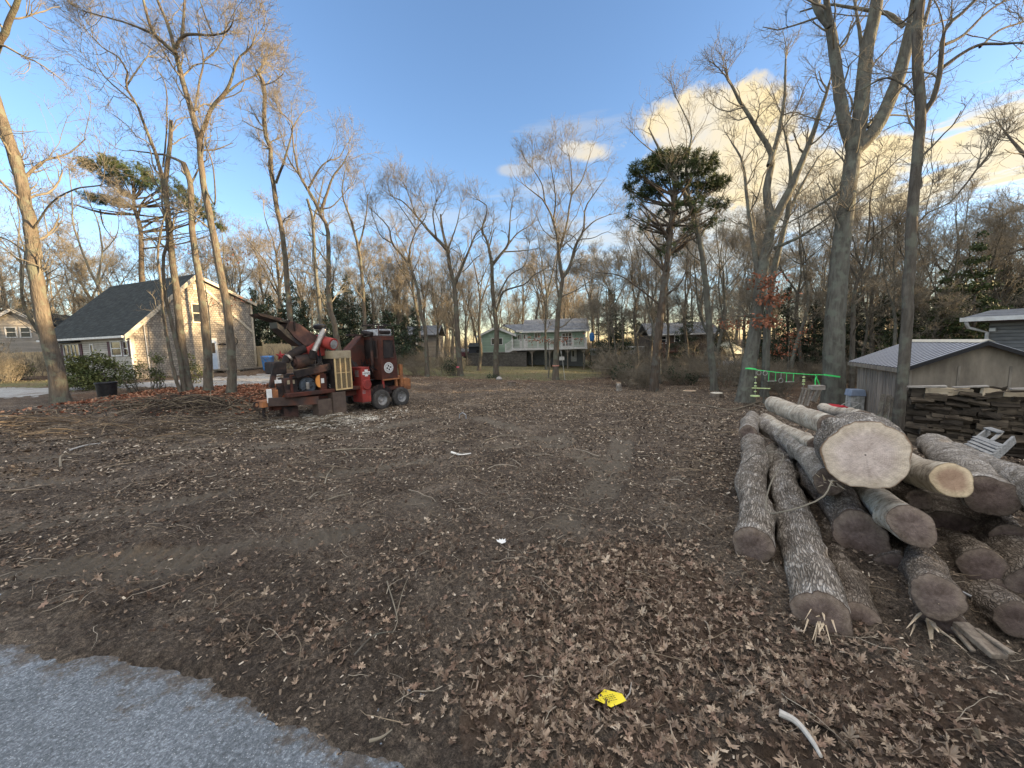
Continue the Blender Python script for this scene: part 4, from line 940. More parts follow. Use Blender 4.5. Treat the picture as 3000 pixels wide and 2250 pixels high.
# ------------------------------------------------------------------ litter on the ground (nobody could count it)
def place(tv, tf, x, y, s, tilt, g, lift=.0, flat=None):
    """replicate template on the ground surface"""
    n = len(x); z = surf(x, y) + lift; yaw = g.uniform(0, 6.283, n); ax = g.normal(size=(n, 2)) * tilt
    cx, sx_ = np.cos(ax[:, 0]), np.sin(ax[:, 0]); cy, sy = np.cos(ax[:, 1]), np.sin(ax[:, 1]); cz, sz_ = np.cos(yaw), np.sin(yaw)
    M = np.empty((n, 3, 3)); M[:, 0, 0] = cz * cy; M[:, 0, 1] = cz * sy * sx_ - sz_ * cx; M[:, 0, 2] = cz * sy * cx + sz_ * sx_
    M[:, 1, 0] = sz_ * cy; M[:, 1, 1] = sz_ * sy * sx_ + cz * cx; M[:, 1, 2] = sz_ * sy * cx - cz * sx_; M[:, 2, 0] = -sy; M[:, 2, 1] = cy * sx_; M[:, 2, 2] = cy * cx
    t = tv if tv.ndim == 3 else np.broadcast_to(tv, (n,) + tv.shape)
    V = np.einsum('nij,nkj->nki', M, t * np.asarray(s).reshape(-1, 1, 1)) + np.stack([x, y, z], 1)[:, None]
    Fq = (tf[None] + (np.arange(n) * t.shape[1])[:, None, None]).reshape(-1, tf.shape[1])
    return V.reshape(-1, 3), Fq, t.shape[1]
_rad = [(0, .5), (9, .36), (17, .42), (24, .22), (36, .38), (46, .32), (58, .15), (78, .26), (105, .28), (118, .14), (146, .27), (160, .12), (175, .14), (180, .55)]
_ol = [(r_ * math.cos(R(a)), r_ * math.sin(R(a)) * .95) for a, r_ in _rad] + [(r_ * math.cos(R(a)), -r_ * math.sin(R(a)) * .95) for a, r_ in _rad[1:-1][::-1]]
OAK = np.array([(0, 0, 0.0)] + [(a, b_, .10 * a * a * 2 + .22 * abs(b_) - .03) for a, b_ in _ol])
OAKF = np.array([(0, 1 + k, 1 + (k + 1) % len(_ol)) for k in range(len(_ol))])
def scat(n, x0, x1, y0, y1, dens, g, off=.15):
    x = g.uniform(x0, x1, n); y = g.uniform(y0, y1, n); k = g.random(n) < dens(x, y)
    x, y = x[k], y[k]; k = (road_d(x, y) > off) | (g.random(len(x)) < .05); return x[k], y[k]
def infront(x, y, m=1.25): return (np.abs(x) < y * 1.45 + .8) & (y > -.5)
g = np.random.default_rng(31)
heavy = zone([(1000, 1659), (1040, 1400), (1100, 1260), (1230, 1200), (1420, 1180), (1560, 1250), (1640, 1290), (1700, 1400), (1900, 1440), (2212, 1480), (2212, 1659), (1600, 1700), (1200, 1800)])
heavy2 = zone([(450, 1430), (520, 1330), (680, 1270), (800, 1330), (820, 1400), (700, 1470), (560, 1480)])
heavy3 = zone([(860, 1170), (1000, 1140), (1080, 1180), (980, 1215), (880, 1210)])
def d1(x, y):
    h = inpoly(x, y, heavy) * .8 + inpoly(x, y, heavy2) * .16 + inpoly(x, y, heavy3) * .4
    patch = sstep(.50, .62, fbm(x * 1.7, y * 1.7, 3, 61))
    return np.clip((h * (.08 + 1.0 * sstep(.40, .60, fbm(x * 2.2 + 7, y * 2.2, 3, 62))) + .035 * patch + .012), 0, 1) * infront(x, y)
Z_pit = zone([(1700, 1290), (1660, 1200), (1700, 1000), (2212, 950), (2300, 1440), (2000, 1400), (1900, 1360)])
x, y = scat(230000, -6, 7, .6, 8, lambda a, b_: (1 - .93 * inpoly(a, b_, Z_pit)) * d1(a + g.normal(size=a.shape) * .28, b_ + g.normal(size=a.shape) * .28), g)
cv = g.uniform(-2.2, 4.5, (len(x), 1)); c2 = g.uniform(-1.5, 3.5, (len(x), 1)); OT = np.repeat(OAK[None], len(x), 0) * np.stack([np.ones(len(x)), g.uniform(.55, 1.15, len(x)), np.ones(len(x))], 1)[:, None]
OT[:, :, 2] = cv * OT[:, :, 0] ** 2 * .35 + c2 * OT[:, :, 1] ** 2 * .9 + g.normal(size=OT.shape[:2]) * .03; OT[:, 1:, :2] *= g.uniform(.8, 1.15, (len(x), OAK.shape[0] - 1, 1))
v, f, k = place(OT, OAKF, x, y, np.exp(g.normal(math.log(.062), .33, len(x))), .6, g, .008)
pal = np.array([(.24, .18, .135), (.34, .26, .195), (.18, .128, .095), (.48, .39, .295), (.12, .085, .064), (.30, .21, .158), (.41, .315, .235)])
cl = np.repeat(pal[g.integers(len(pal), size=len(x))] * g.uniform(.6, 1.15, (len(x), 1)), k, axis=0)
M_attr = mat('leaf_litter', (1, 1, 1), (.72, .70, .68), rough=.85, scale=40, spec=.12, attr=True)
tag(link(npmesh('fallen_leaves', v, f, False, cl), 'fallen_leaves', M_attr), 'brown oak leaves strewn over the bare soil', 'leaves', kind='stuff')
# reddish leaf bank under the left trees
def d2(x, y): return inpoly(x, y, Z_leaf) * 1.0 + 0.10 * inpoly(x, y, zone([(0, 862), (120, 856), (600, 850), (580, 900), (300, 900), (0, 900)]))
x, y = scat(26000, -17, -6, 9, 21, d2, g)
v, f, k = place(OAK[[0, 1, 3, 5, 9, 11, 13, 17, 19]], np.array([(0, a + 1, (a + 1) % 8 + 1) for a in range(8)]), x, y, g.uniform(.10, .2, len(x)), .5, g, .03)
pal = np.array([(.32, .13, .075), (.40, .20, .12), (.22, .085, .05), (.46, .27, .17), (.16, .07, .045)])
cl = np.repeat(pal[g.integers(len(pal), size=len(x))], k, axis=0)
tag(link(npmesh('leaf_bank', v, f, False, cl), 'leaf_bank', M_attr), 'bank of russet leaves under the left oaks', 'leaves', kind='stuff')
# chips and crumbs
TRI = np.array([(-.5, -.12, 0), (.5, -.06, .02), (.42, .12, .0), (-.4, .1, .05)]); TQ = np.array([(0, 1, 2, 3)])
def d3(x, y): return (1 - .75 * ground_detail(x, y)[1]) * (.30 + .7 * sstep(.42, .6, fbm(x * .9, y * .9, 3, 71))) * infront(x, y) * np.clip(6.0 / np.maximum(np.hypot(x, y), 1), .0, 1) ** 1.0
x, y = scat(380000, -16, 12, .3, 18, d3, g, -.12)
r_ = np.hypot(x, y); s = g.uniform(.010, .045, len(x)) * np.clip(r_ / 5, .7, 2.2); tv = TRI[None] * np.stack([np.ones(len(x)), g.uniform(.5, 2.5, len(x)), np.ones(len(x))], 1)[:, None]
v, f, k = place(tv, TQ, x, y, s, .35, g, .008)
pal = np.array([(.06, .045, .035), (.11, .085, .063), (.20, .155, .115), (.34, .27, .20), (.045, .035, .028), (.15, .11, .08), (.55, .48, .38)])
cl = np.repeat(pal[g.choice(7, len(x), p=[.16, .2, .2, .16, .10, .1, .08])], k, axis=0)
tag(link(npmesh('mulch', v, f, False, cl), 'mulch', M_attr), 'crumbs of bark and soil over the clearing', 'mulch', kind='stuff')
def d4(x, y):
    far = sstep(12, 17, y) * sstep(30, 25, y) * (x > -6 - .1 * y)
    return (far * (.25 + .75 * sstep(.45, .58, fbm(x * .6, y * .9, 3, 72))) + .12 * sstep(7, 12, y)) * infront(x, y)
x, y = scat(95000, -18, 14, 6, 29, d4, g); s = g.uniform(.06, .24, len(x))
s = s * .62; v, f, k = place(TRI * np.array([1, .6, .7]), TQ, x, y, s, .4, g, .02); pal = np.array([(.44, .35, .25), (.30, .23, .16), (.58, .49, .38), (.18, .135, .10), (.40, .28, .18), (.10, .075, .06)])
cl = np.repeat(pal[g.integers(len(pal), size=len(x))], k, axis=0)
tag(link(npmesh('wood_chips', v, f, False, cl), 'wood_chips', M_attr), 'pale wood splinters littering the far clearing', 'wood chips', kind='stuff')
def d5(x, y): return inpoly(x, y, Z_chip) * sstep(.36, .56, fbm(x * 1.5, y * 1.5, 3, 73)) + .02 * (y > 9)
x, y = scat(60000, -9.5, -4, 10.8, 15.6, d5, g); s = g.uniform(.05, .13, len(x))
v, f, k = place(TRI, TQ, x, y, s, .3, g, .015); cl = np.repeat(np.array([(.62, .58, .50), (.46, .42, .34), (.74, .71, .63)])[g.integers(3, size=len(x))], k, axis=0)
tag(link(npmesh('fresh_chips', v, f, False, cl), 'fresh_chips', M_attr), 'patch of whitish fresh chips below the chipper', 'wood chips', kind='stuff')
# twigs and roots
def twigs(n, x0, x1, y0, y1, dens, lr, rr_, g, name, label, lift=.015, arch=.1, cls=None):
    x, y = scat(n, x0, x1, y0, y1, dens, g); m = len(x); yaw = g.uniform(0, 6.28, m); ln = g.uniform(*lr, m) ; P = np.empty((m, 6, 3)); P[:, 0, 0] = x; P[:, 0, 1] = y; a = yaw
    for q in range(1, 6):
        a = a + g.normal(size=m) * .28; P[:, q, 0] = P[:, q - 1, 0] + np.cos(a) * ln / 5; P[:, q, 1] = P[:, q - 1, 1] + np.sin(a) * ln / 5
    P[:, :, 2] = surf(P[:, :, 0], P[:, :, 1]) + lift + (np.sin(np.linspace(0, math.pi, 6))[None] * g.uniform(0, arch, m)[:, None] * ln[:, None])
    Rr = (g.uniform(*rr_, m)[:, None]) * np.linspace(1, .45, 6)[None]; v, f = tubes(P, Rr, 4)
    cls = np.array(cls or [(.28, .225, .16), (.20, .16, .12), (.12, .095, .075), (.38, .33, .26)]); cl = np.repeat(cls[g.integers(len(cls), size=m)], 24, axis=0)
    tag(link(npmesh(name, v, f, True, cl), name, M_attr), label, 'twigs', kind='stuff')
twigs(5000, -5, 6, .8, 7, lambda x, y: .3 * infront(x, y), (.05, .35), (.0015, .004), g, 'small_twigs', 'thin twigs scattered in the near soil')
twigs(3600, -18, 13, 5, 27, lambda x, y: (.25 + .5 * sstep(.45, .6, fbm(x * .5, y * .5, 2, 74))) * infront(x, y), (.15, .8), (.004, .010), g, 'scattered_twigs', 'broken twigs and roots scattered across the clearing', lift=.02)
twigs(1300, -15, -5, 9.5, 16, lambda x, y: .45 * (np.abs(y - 11.8 - .2 * (x + 9)) < 2.2), (.5, 1.8), (.006, .014), g, 'brush', 'loose brush left of the chipper', lift=.04, arch=.14, cls=[(.16, .125, .09), (.10, .08, .06), (.24, .19, .13), (.06, .05, .04)])
def pilexy(x, y): return np.exp(-((x + 12.0) / 2.0) ** 2 - ((y - 14.2) / .7) ** 2)
_s0 = surf
def surf(x, y): return _s0(x, y) + .12 * pilexy(np.asarray(x, float), np.asarray(y, float))
twigs(4200, -17, -7, 12, 17, lambda x, y: pilexy(x, y) * 1.1, (.7, 2.4), (.008, .022), g, 'brush_pile', 'tangled brush pile at the foot of the leaning oak', lift=-.06, arch=.2, cls=[(.13, .105, .08), (.08, .065, .05), (.22, .18, .13), (.05, .04, .034)])
surf = _s0
# short grass on the lawns
def dg(x, y): return (inpoly(x, y, Z_lawn) | inpoly(x, y, Z_lawnl)) * (.3 + .7 * sstep(.4, .55, fbm(x * .8, y * .8, 3, 75)))
x, y = scat(60000, -34, 12, 18, 50, dg, g); BL = np.array([(-.08, 0, 0), (.08, 0, 0), (.03, .12, 1), (-.03, .12, 1)])
v, f, k = place(BL, TQ, x, y, g.uniform(.05, .13, len(x)), .5, g, -.01); cl = np.repeat(np.array([(.14, .145, .07), (.22, .20, .11), (.30, .26, .17), (.10, .11, .05)])[g.integers(4, size=len(x))], k, axis=0)
tag(link(npmesh('grass', v, f, False, cl), 'grass', M_attr), 'patchy winter grass on the back lawn', 'grass', kind='stuff')
# ------------------------------------------------------------------ buildings
M_shingle = mat('weathered_shingles', (.42, .37, .30), (.26, .235, .20), rough=.9, scale=3, kind='shingle', bump=.012, spec=.1)
M_clapw = mat('pale_clapboard', (.50, .48, .43), (.38, .36, .32), rough=.8, scale=2, kind='clap', bump=.012)
M_roofd = mat('charcoal_roof_shingles', (.055, .062, .062), (.035, .040, .042), rough=.95, scale=4, kind='roof', bump=.008, spec=.1)
M_roofg = mat('grey_roof_shingles', (.20, .215, .235), (.13, .14, .155), rough=.95, scale=3, kind='roof', bump=.006, spec=.1)
M_shut = mat('maroon_shutters', (.10, .035, .045), (.06, .02, .03), rough=.6, kind='clap', scale=4)
M_found = mat('concrete_foundation', (.30, .29, .27), (.2, .19, .18), rough=.95, scale=6, bump=.004)
M_sage = mat('sage_clapboard', (.36, .48, .37), (.31, .42, .33), rough=.75, scale=1.5, kind='clap', bump=.012)
M_graywall = mat('grey_basement_wall', (.19, .20, .20), (.14, .15, .15), rough=.9, scale=4, bump=.003)
M_oldwood = mat('weathered_wood', (.30, .265, .215), (.14, .125, .105), rough=.95, scale=5, stretch=(3, 3, .3), bump=.006, spec=.1)
M_fence = mat('cedar_fence', (.48, .38, .235), (.33, .26, .16), rough=.9, scale=5, stretch=(4, 4, .3), bump=.004)
M_brownwall = mat('brown_house_siding', (.13, .105, .085), (.085, .07, .058), rough=.9, scale=3, kind='shingle', bump=.01)

def clipv(fr, pts): return pts
def window(parent, mb_name, fr_axis, c, u0, u1, z0, z1, outd, mull=1, trim=M_white, tw=.09, cross=0, name='window'):
    """window on plane axis=c ; outd +-1 outward"""
    def bx(mb, a0, a1, h0, h1, d0, d1):
        lo, hi = sorted((c + outd * d0, c + outd * d1))
        if fr_axis == 'y': mb.box(a0, a1, lo, hi, h0, h1)
        else: mb.box(lo, hi, a0, a1, h0, h1)
    f = MB(); bx(f, u0 - tw, u1 + tw, z1, z1 + tw, 0, .05); bx(f, u0 - tw, u1 + tw, z0 - tw, z0, 0, .055)
    bx(f, u0 - tw, u0, z0, z1, 0, .05); bx(f, u1, u1 + tw, z0, z1, 0, .05)
    for k in range(1, mull + 1):
        m = u0 + (u1 - u0) * k / (mull + 1); bx(f, m - .035, m + .035, z0, z1, 0, .045)
    if cross: m = (z0 + z1) / 2; bx(f, u0, u1, m - .03, m + .03, 0, .047)
    w_ = f.build(name, trim, parent)
    p = MB(); bx(p, u0, u1, z0, z1, .002, .018); p.build('pane', M_glass, w_)
    if cross != 2:
        cu = MB(); bx(cu, u0 + .02, u1 - .02, z0 + (z1 - z0) * .55, z1 - .01, .019, .022)
    return w_

# ---- left shingled house. local x runs along the gable wall, -y looks at the camera side
A = PX(395, 1100, 23.0); yawg = math.atan2(.93, .37)
H1 = Fr(A[0], A[1], yawg, oz=.22)
def z2(x, y): return x * .36166, 750 + y * .36166      # zoom sheet of the left house
root = empty('shingled_house', H1.o, yawg, label='grey shingled saltbox house with dark roof and white side door', cat='house')
def gy(x, y): return H1.ony(*z2(x, y), 0.0)
def fx(x, y): return H1.onx(*z2(x, y), 0.0)
e0 = gy(1095, 612); rg = gy(1572, 165); ds = gy(1640, 205); de = gy(2036, 388); ms = gy(2040, 612); br_ = gy(2056, 900)
LG = de[0]; EV = e0[1]; HL = 9.9
bot = -.35
wl = MB()
wl.prism([(0, 0, bot), (LG, 0, bot), (LG, 0, de[1]), (ds[0], 0, ds[1]), (rg[0], 0, rg[1] - .05), (0, 0, EV)], (0, .16, 0))
wl.build('wall', M_shingle, root)
MB().box(0, .16, .165, HL, bot, EV).build('wall', M_clapw, root)
MB().prism([(LG - .16, .165, bot), (LG - .16, .165, de[1]), (LG - .16, HL, de[1]), (LG - .16, HL, bot)], (.16, 0, 0)).build('wall', M_shingle, root)
MB().prism([(0, HL, bot), (LG, HL, bot), (LG, HL, de[1]), (ds[0], HL, ds[1]), (rg[0], HL, rg[1] - .05), (0, HL, EV)], (0, .16, 0)).build('wall', M_shingle, root)
sl = (rg[1] - EV) / rg[0]; ov = .35
rf = MB(); T_ = .14
rf.prism([(-ov, -.22, EV - ov * sl), (rg[0], -.22, rg[1]), (rg[0], -.22, rg[1] + T_), (-ov, -.22, EV - ov * sl + T_)], (0, HL + .5, 0))
d_sl = (de[1] - rg[1]) / (de[0] - rg[0])
rf.prism([(rg[0] + .002, -.20, rg[1]), (LG + .25, -.20, rg[1] + (LG + .25 - rg[0]) * d_sl), (LG + .25, -.20, rg[1] + (LG + .25 - rg[0]) * d_sl + .12), (rg[0] + .002, -.20, rg[1] + T_)], (0, HL + .4, 0))
roof = rf.build('roof', M_roofd, root)
tr = MB()
def rake(mb, a, b_, wd, y0=-.23, th=.05):
    (x0, z0), (x1, z1) = a, b_
    mb.prism([(x0, y0, z0), (x1, y0, z1), (x1, y0, z1 - wd), (x0, y0, z0 - wd)], (0, -th, 0))
rake(tr, (-ov, EV - ov * sl + T_), (rg[0], rg[1] + T_), .30); 
m2 = (rg[0] + .05, rg[1] - .15)
rake(tr, m2, (ms[0], ms[1] + .1), .24, y0=-.005, th=.05)
rake(tr, (rg[0] + .01, rg[1] + T_), (LG + .25, rg[1] + (LG + .25 - rg[0]) * d_sl + .12), .2, y0=-.21)
tr.build('rake_board', M_trimtan, root)
MB().box(-.01, .16, -.03, 0, bot, EV - .15).box(-.03, -.0, -.02, .14, bot, EV - .1).build('corner_board', M_trimtan, root); MB().box(LG - .13, LG + .01, -.03, 0, bot + .9, de[1]).build('corner_board', M_trimtan, root)
gt = MB(); gt.box(-ov - .13, -ov - .0, -.2, HL + .2, EV - ov * sl - .02, EV - ov * sl + .10); gt.build('gutter', M_white, root)
MB().box(-ov, 0, -.15, HL + .1, EV - ov * sl - .03, EV - ov * sl - .005).build('soffit', M_white, root)
dsp = MB(); dsp.tube([(-ov - .02, -.12, EV - ov * sl - .02), (-.25, -.12, EV - ov * sl - .22), (-.06, -.10, EV - .45), (-.06, -.10, bot + .4)], .045, 8); dsp.build('downspout', M_white, root, smooth=True)
c0 = gy(1160, 560); MB().tube([(c0[0], -.05, c0[1]), (c0[0] + .35, -.05, c0[1] + .35)], .03, 6).tube([(c0[0], -.05, c0[1]), (c0[0] + .03, -.05, bot + .9)], .03, 6).build('conduit', M_white, root)
a = gy(1553, 390); b_ = gy(1650, 535); window(root, 'w', 'y', 0, a[0], b_[0], b_[1], a[1], -1, mull=0, cross=1, trim=M_trimtan)
a = gy(1555, 225); b_ = gy(1590, 275); MB().box(a[0], b_[0], -.04, 0, b_[1], a[1]).build('gable_vent', M_trimtan, root)
a = gy(1690, 680); b_ = gy(1765, 915); dr = MB().box(a[0], b_[0], -.05, -.003, b_[1], a[1]).build('door', mat('pale_blue_door', (.47, .56, .66), (.40, .48, .58), rough=.5), root)
h_ = a[1] - b_[1]; wd_ = b_[0] - a[0]
MB().box(a[0] + wd_ * .18, a[0] + wd_ * .82, -.06, -.052, b_[1] + h_ * .55, a[1] - h_ * .1).build('pane', M_glass, dr)
MB().box(a[0] + .06, a[0] + .1, -.09, -.052, b_[1] + h_ * .45, b_[1] + h_ * .5).build('handle', M_black, dr)
f = MB(); f.box(a[0] - .12, a[0], -.04, 0, b_[1], a[1]); f.box(b_[0], b_[0] + .12, -.04, 0, b_[1], a[1]); f.box(a[0] - .12, b_[0] + .12, -.045, 0, a[1], a[1] + .12); f.build('door_frame', M_white, root)
l_ = gy(1790, 712); MB().box(l_[0] - .1, l_[0] + .1, -.14, 0, l_[1] - .05, l_[1] + .05).tube([(l_[0] - .1, -.12, l_[1]), (l_[0] - .22, -.2, l_[1] - .06)], .06, 8).tube([(l_[0] + .1, -.12, l_[1]), (l_[0] + .22, -.2, l_[1] - .06)], .06, 8).build('flood_light', M_black, root)
# side step with lattice
s0 = gy(1730, 915); s1 = gy(2090, 905)
st = MB(); st.box(s0[0], s1[0], -1.1, -.005, s0[1] - .12, s0[1] - .03); st.box(s0[0] + .1, s0[0] + .8, -1.5, -1.11, s0[1] - .30, s0[1] - .18); dk = st.build('side_deck', M_oldwood, root)
lt = MB(); n = 16; zt, zb = s0[1] - .13, s0[1] - .45
for k in range(n):
    x0 = s0[0] + (s1[0] - s0[0]) * k / n; dx = (s1[0] - s0[0]) / n
    lt.bar((x0, -1.06, zb), (x0 + dx, -1.06, zt), .02, .05, up=(0, 1, 0)); lt.bar((x0 + dx, -1.04, zb), (x0, -1.04, zt), .02, .05, up=(0, 1, 0))
lt.build('lattice', M_oldwood, dk)
# front wall: bay windows, door, shutters
def frw(x0, y0, x1, y1, mull, nm='window', cross=0):
    a = fx(x0, y0); b_ = fx(x1, y1); u0, u1 = sorted((a[0], b_[0])); return window(root, '', 'x', 0, u0, u1, b_[1], a[1], -1, mull=mull, name=nm, cross=cross), (u0, u1, b_[1], a[1])
w1, q1 = frw(520, 725, 655, 850, 3); w2, q2 = frw(735, 722, 772, 850, 0, cross=1); w3, q3 = frw(902, 700, 990, 800, 0, cross=1); w4, q4 = frw(1002, 698, 1045, 800, 0, cross=1)
sh = None
for q, side in ((q1, 1), (q1, -1), (q3, 1), (q3, -1), (q4, -1)):
    u = q[1] + .12 if side > 0 else q[0] - .12 - .3
    MB().box(-.05, -.003, u, u + .3, q[2] - .1, q[3] + .05).build('shutter', M_shut, root)
MB().prism([(-.5, q1[0] - .3, q1[3] + .15), (-.003, q1[0] - .3, q1[3] + .38), (-.003, q1[0] - .3, q1[3] + .15)], (0, q1[1] - q1[0] + .6, 0)).build('bay_roof', M_roofd, root)
# a wheel ornament on the wall
wc = gy(1890, 690); mb = MB(); rr_ = .28
ringp = [(wc[0] + rr_ * math.cos(t), -.05, wc[1] + rr_ * math.sin(t)) for t in np.linspace(0, 2 * math.pi, 25)]
mb.tube(ringp, .018, 6, caps=False)
for t in np.linspace(0, math.pi, 5)[:-1]: mb.bar((wc[0] - rr_ * math.cos(t), -.05, wc[1] - rr_ * math.sin(t)), (wc[0] + rr_ * math.cos(t), -.05, wc[1] + rr_ * math.sin(t)), .02, .02)
o = mb.build('wagon_wheel', M_black); o.location = root.location; o.rotation_euler = root.rotation_euler; tag(o, 'dark spoked wagon wheel hung on the shingled wall right of the door', 'wall ornament')

# ---- far-left neighbour
A2 = PX(0 * .36, 1050, 34); H2 = Fr(A2[0] - .5, A2[1] + .5, R(25), oz=.35)
r2 = empty('neighbour_house', H2.o, H2.yaw, label='beige two-storey house at the left rim with a twin window', cat='house')
pk = H2.ony(*z2(105, 440), 0); el = H2.ony(*z2(5, 500), 0); er = H2.ony(*z2(325, 545), 0)
x0 = 2 * pk[0] - er[0]; M_beige = mat('beige_siding', (.43, .40, .35), (.35, .325, .285), rough=.85, kind='clap', scale=2, bump=.01)
MB().prism([(x0, 0, -.4), (er[0], 0, -.4), (er[0], 0, er[1]), (pk[0], 0, pk[1]), (x0, 0, er[1])], (0, 8, 0)).build('wall', M_beige, r2)
rf = MB(); hh = .16
rf.prism([(x0 - .35, -.3, er[1] - .2), (pk[0], -.3, pk[1] + .02), (pk[0], -.3, pk[1] + .02 + hh), (x0 - .35, -.3, er[1] - .2 + hh)], (0, 8.6, 0)); rf.prism([(pk[0] + .002, -.3, pk[1] + .02), (er[0] + .35, -.3, er[1] - .2), (er[0] + .35, -.3, er[1] - .2 + hh), (pk[0] + .002, -.3, pk[1] + .02 + hh)], (0, 8.6, 0)); rf.build('roof', M_roofd, r2)
tr = MB(); rake(tr, (x0 - .35, er[1] - .2 + hh), (pk[0], pk[1] + .02 + hh), .28, y0=-.305); rake(tr, (pk[0], pk[1] + .02 + hh), (er[0] + .35, er[1] - .2 + hh), .28, y0=-.305); tr.build('rake_board', M_white, r2)
for xa, xb in ((48, 135), (165, 250)):
    a = H2.ony(*z2(xa, 582), 0); b_ = H2.ony(*z2(xb, 655), 0); window(r2, '', 'y', 0, a[0], b_[0], b_[1], a[1], -1, mull=0, cross=1)

# ---- green house with deck
def zg(x, y): return 1380 + x * .18987, 900 + y * .18987
ZH = 51.0
gp = PX(*zg(650, 850), ZH); yaw3 = R(-5); H3 = Fr(gp[0], gp[1], yaw3, oz=hz(gp[0], gp[1]))
r3 = empty('green_house', H3.o, yaw3, label='sage green house with a white railed deck over its basement', cat='house')
def g3_(x, y, c=0.0): return H3.ony(*zg(x, y), c)
DP = 1.5                                            # the deck front stands DP before the main wall
# gable wing at left (front plane y=-.6)
yw = -DP
a = g3_(155, 690, yw); b_ = g3_(640, 690, yw); pk = g3_(395, 318, yw); el = g3_(150, 425, yw); er = g3_(640, 425, yw)
zb = H3.loc([0, 0, 0])[2] * 0 + g3_(400, 690, yw)[1]; el = (el[0], (el[1] + er[1]) / 2); er = (er[0], el[1]); pk = ((el[0] + er[0]) / 2, pk[1])
MB().prism([(el[0], yw, zb - .1), (er[0], yw, zb - .1), (er[0], yw, er[1]), (pk[0], yw, pk[1]), (el[0], yw, el[1])], (0, 7, 0)).build('wall', M_sage, r3)
rw = MB(); sl3 = (pk[1] - el[1]) / (pk[0] - el[0]); o3 = .5
for sgn in (-1, 1):
    xe = pk[0] + sgn * (pk[0] - el[0] + o3); ze = el[1] - o3 * sl3
    rw.prism([(pk[0] + .001 * sgn, yw - .35, pk[1]), (xe, yw - .35, ze), (xe, yw - .35, ze + .15), (pk[0] + .001 * sgn, yw - .35, pk[1] + .15)], (0, 7.5, 0))
rw.build('roof', M_roofg, r3)
tr = MB(); rake(tr, (pk[0] - (pk[0] - el[0] + o3), el[1] - o3 * sl3 + .16), (pk[0], pk[1] + .16), .28, y0=yw - .355); rake(tr, (pk[0], pk[1] + .16), (pk[0] + (pk[0] - el[0] + o3), el[1] - o3 * sl3 + .16), .28, y0=yw - .355); tr.build('rake_board', M_white, r3)
MB().box(el[0] - .02, el[0] + .14, yw - .04, yw, zb, el[1]).build('corner_board', M_white, r3); MB().box(er[0] - .14, er[0] + .02, yw - .04, yw, zb, er[1]).build('corner_board', M_white, r3)
a = g3_(318, 485, yw); b_ = g3_(360, 572, yw); window(r3, '', 'y', yw, a[0], b_[0] + .1, b_[1], a[1], -1, mull=0)
a = g3_(430, 482, yw); b_ = g3_(482, 572, yw); window(r3, '', 'y', yw, a[0], b_[0], b_[1], a[1], -1, mull=0)
MB().box(el[0] - .1, er[0] + .3, yw - .12, yw - .002, zb - .45, zb - .002).build('foundation', M_found, r3)
# main block (front wall y=0)
mr = g3_(1765, 400, 0)[0]; ml = er[0] + .02; ev = g3_(1000, 385, 0)[1]; dkz = g3_(1200, 615, 0)[1]; rz = g3_(1300, 195, 3.0)[1]; rl = g3_(820, 205, 3.0)[0]; rr3 = g3_(1815, 180, 3.0)[0]
MB().box(ml, mr, 0, 6.5, dkz - .1, ev).build('wall', M_sage, r3)
MB().box(ml + .3, mr - .05, .05, 6.4, -.8, dkz - .105).build('basement_wall', M_graywall, r3)
e_l = g3_(845, 375, -.5); e_r = g3_(1832, 360, -.5); xr_ = max(e_r[0], mr + .4)
MB().prism([(rl, 3.1, rz), (xr_, 3.1, rz), (xr_, -.55, ev + .02), (rl - .2, -.55, ev + .02)], (0, 0, .14)).prism([(rl, 3.102, rz), (xr_, 3.102, rz), (xr_, 6.9, ev), (rl, 6.9, ev)], (0, 0, .14)).build('roof', M_roofg, r3)
MB().prism([(pk[0] + .3, 3.0, rz - .55), (rl - .02, 3.0, rz - .55), (rl - .02, -.3, ev + .1), (er[0] + .4, -.3, ev + .1)], (0, 0, .12)).build('roof', M_roofg, r3)
MB().box(rl - .2, xr_, -.64, -.56, ev - .06, ev + .16).box(er[0] + .35, rl, -.42, -.34, ev + .05, ev + .32).build('gutter', M_white, r3)
vp = g3_(1210, 250, 1.6); MB().tube([(vp[0], 1.6, vp[1] - .4), (vp[0], 1.6, vp[1] + .25)], .06, 8).build('vent_pipe', M_black, r3)
x_ = g3_(860, 500, 0)[0]; MB().box(mr - .15, mr + .02, -.03, 0, dkz, ev).build('corner_board', M_white, r3); MB().box(x_ - .1, x_ + .1, -.03, 0, dkz, ev).build('corner_board', M_white, r3)
a = g3_(985, 398, 0); b_ = g3_(1062, 470, 0); window(r3, '', 'y', 0, a[0], b_[0], b_[1], a[1], -1, mull=1)
a = g3_(725, 425, 0); b_ = g3_(750, 500, 0); window(r3, '', 'y', 0, a[0], b_[0], b_[1], a[1], -1, mull=0, tw=.06)
for xa, xb, nm in ((760, 780, 'door'), (815, 838, 'door')):
    a = g3_(xa, 420, 0); b_ = g3_(xb, 600, 0); dd = MB().box(a[0] - .1, b_[0] + .1, -.05, -.003, dkz, a[1] + .08).build('door', M_white, r3); MB().box(a[0], b_[0], -.06, -.052, dkz + .9, a[1] - .05).build('pane', M_glass, dd)
a = g3_(1408, 405, 0); b_ = g3_(1548, 585, 0); dd = window(r3, '', 'y', 0, a[0], b_[0], dkz + .08, a[1], -1, mull=2, tw=.12, name='patio_door')
mm = MB()
for k in range(1, 4): z_ = dkz + .08 + (a[1] - dkz - .08) * k / 4; mm.box(a[0], b_[0], -.035, -.019, z_ - .02, z_ + .02)
mm.build('muntins', M_white, dd)
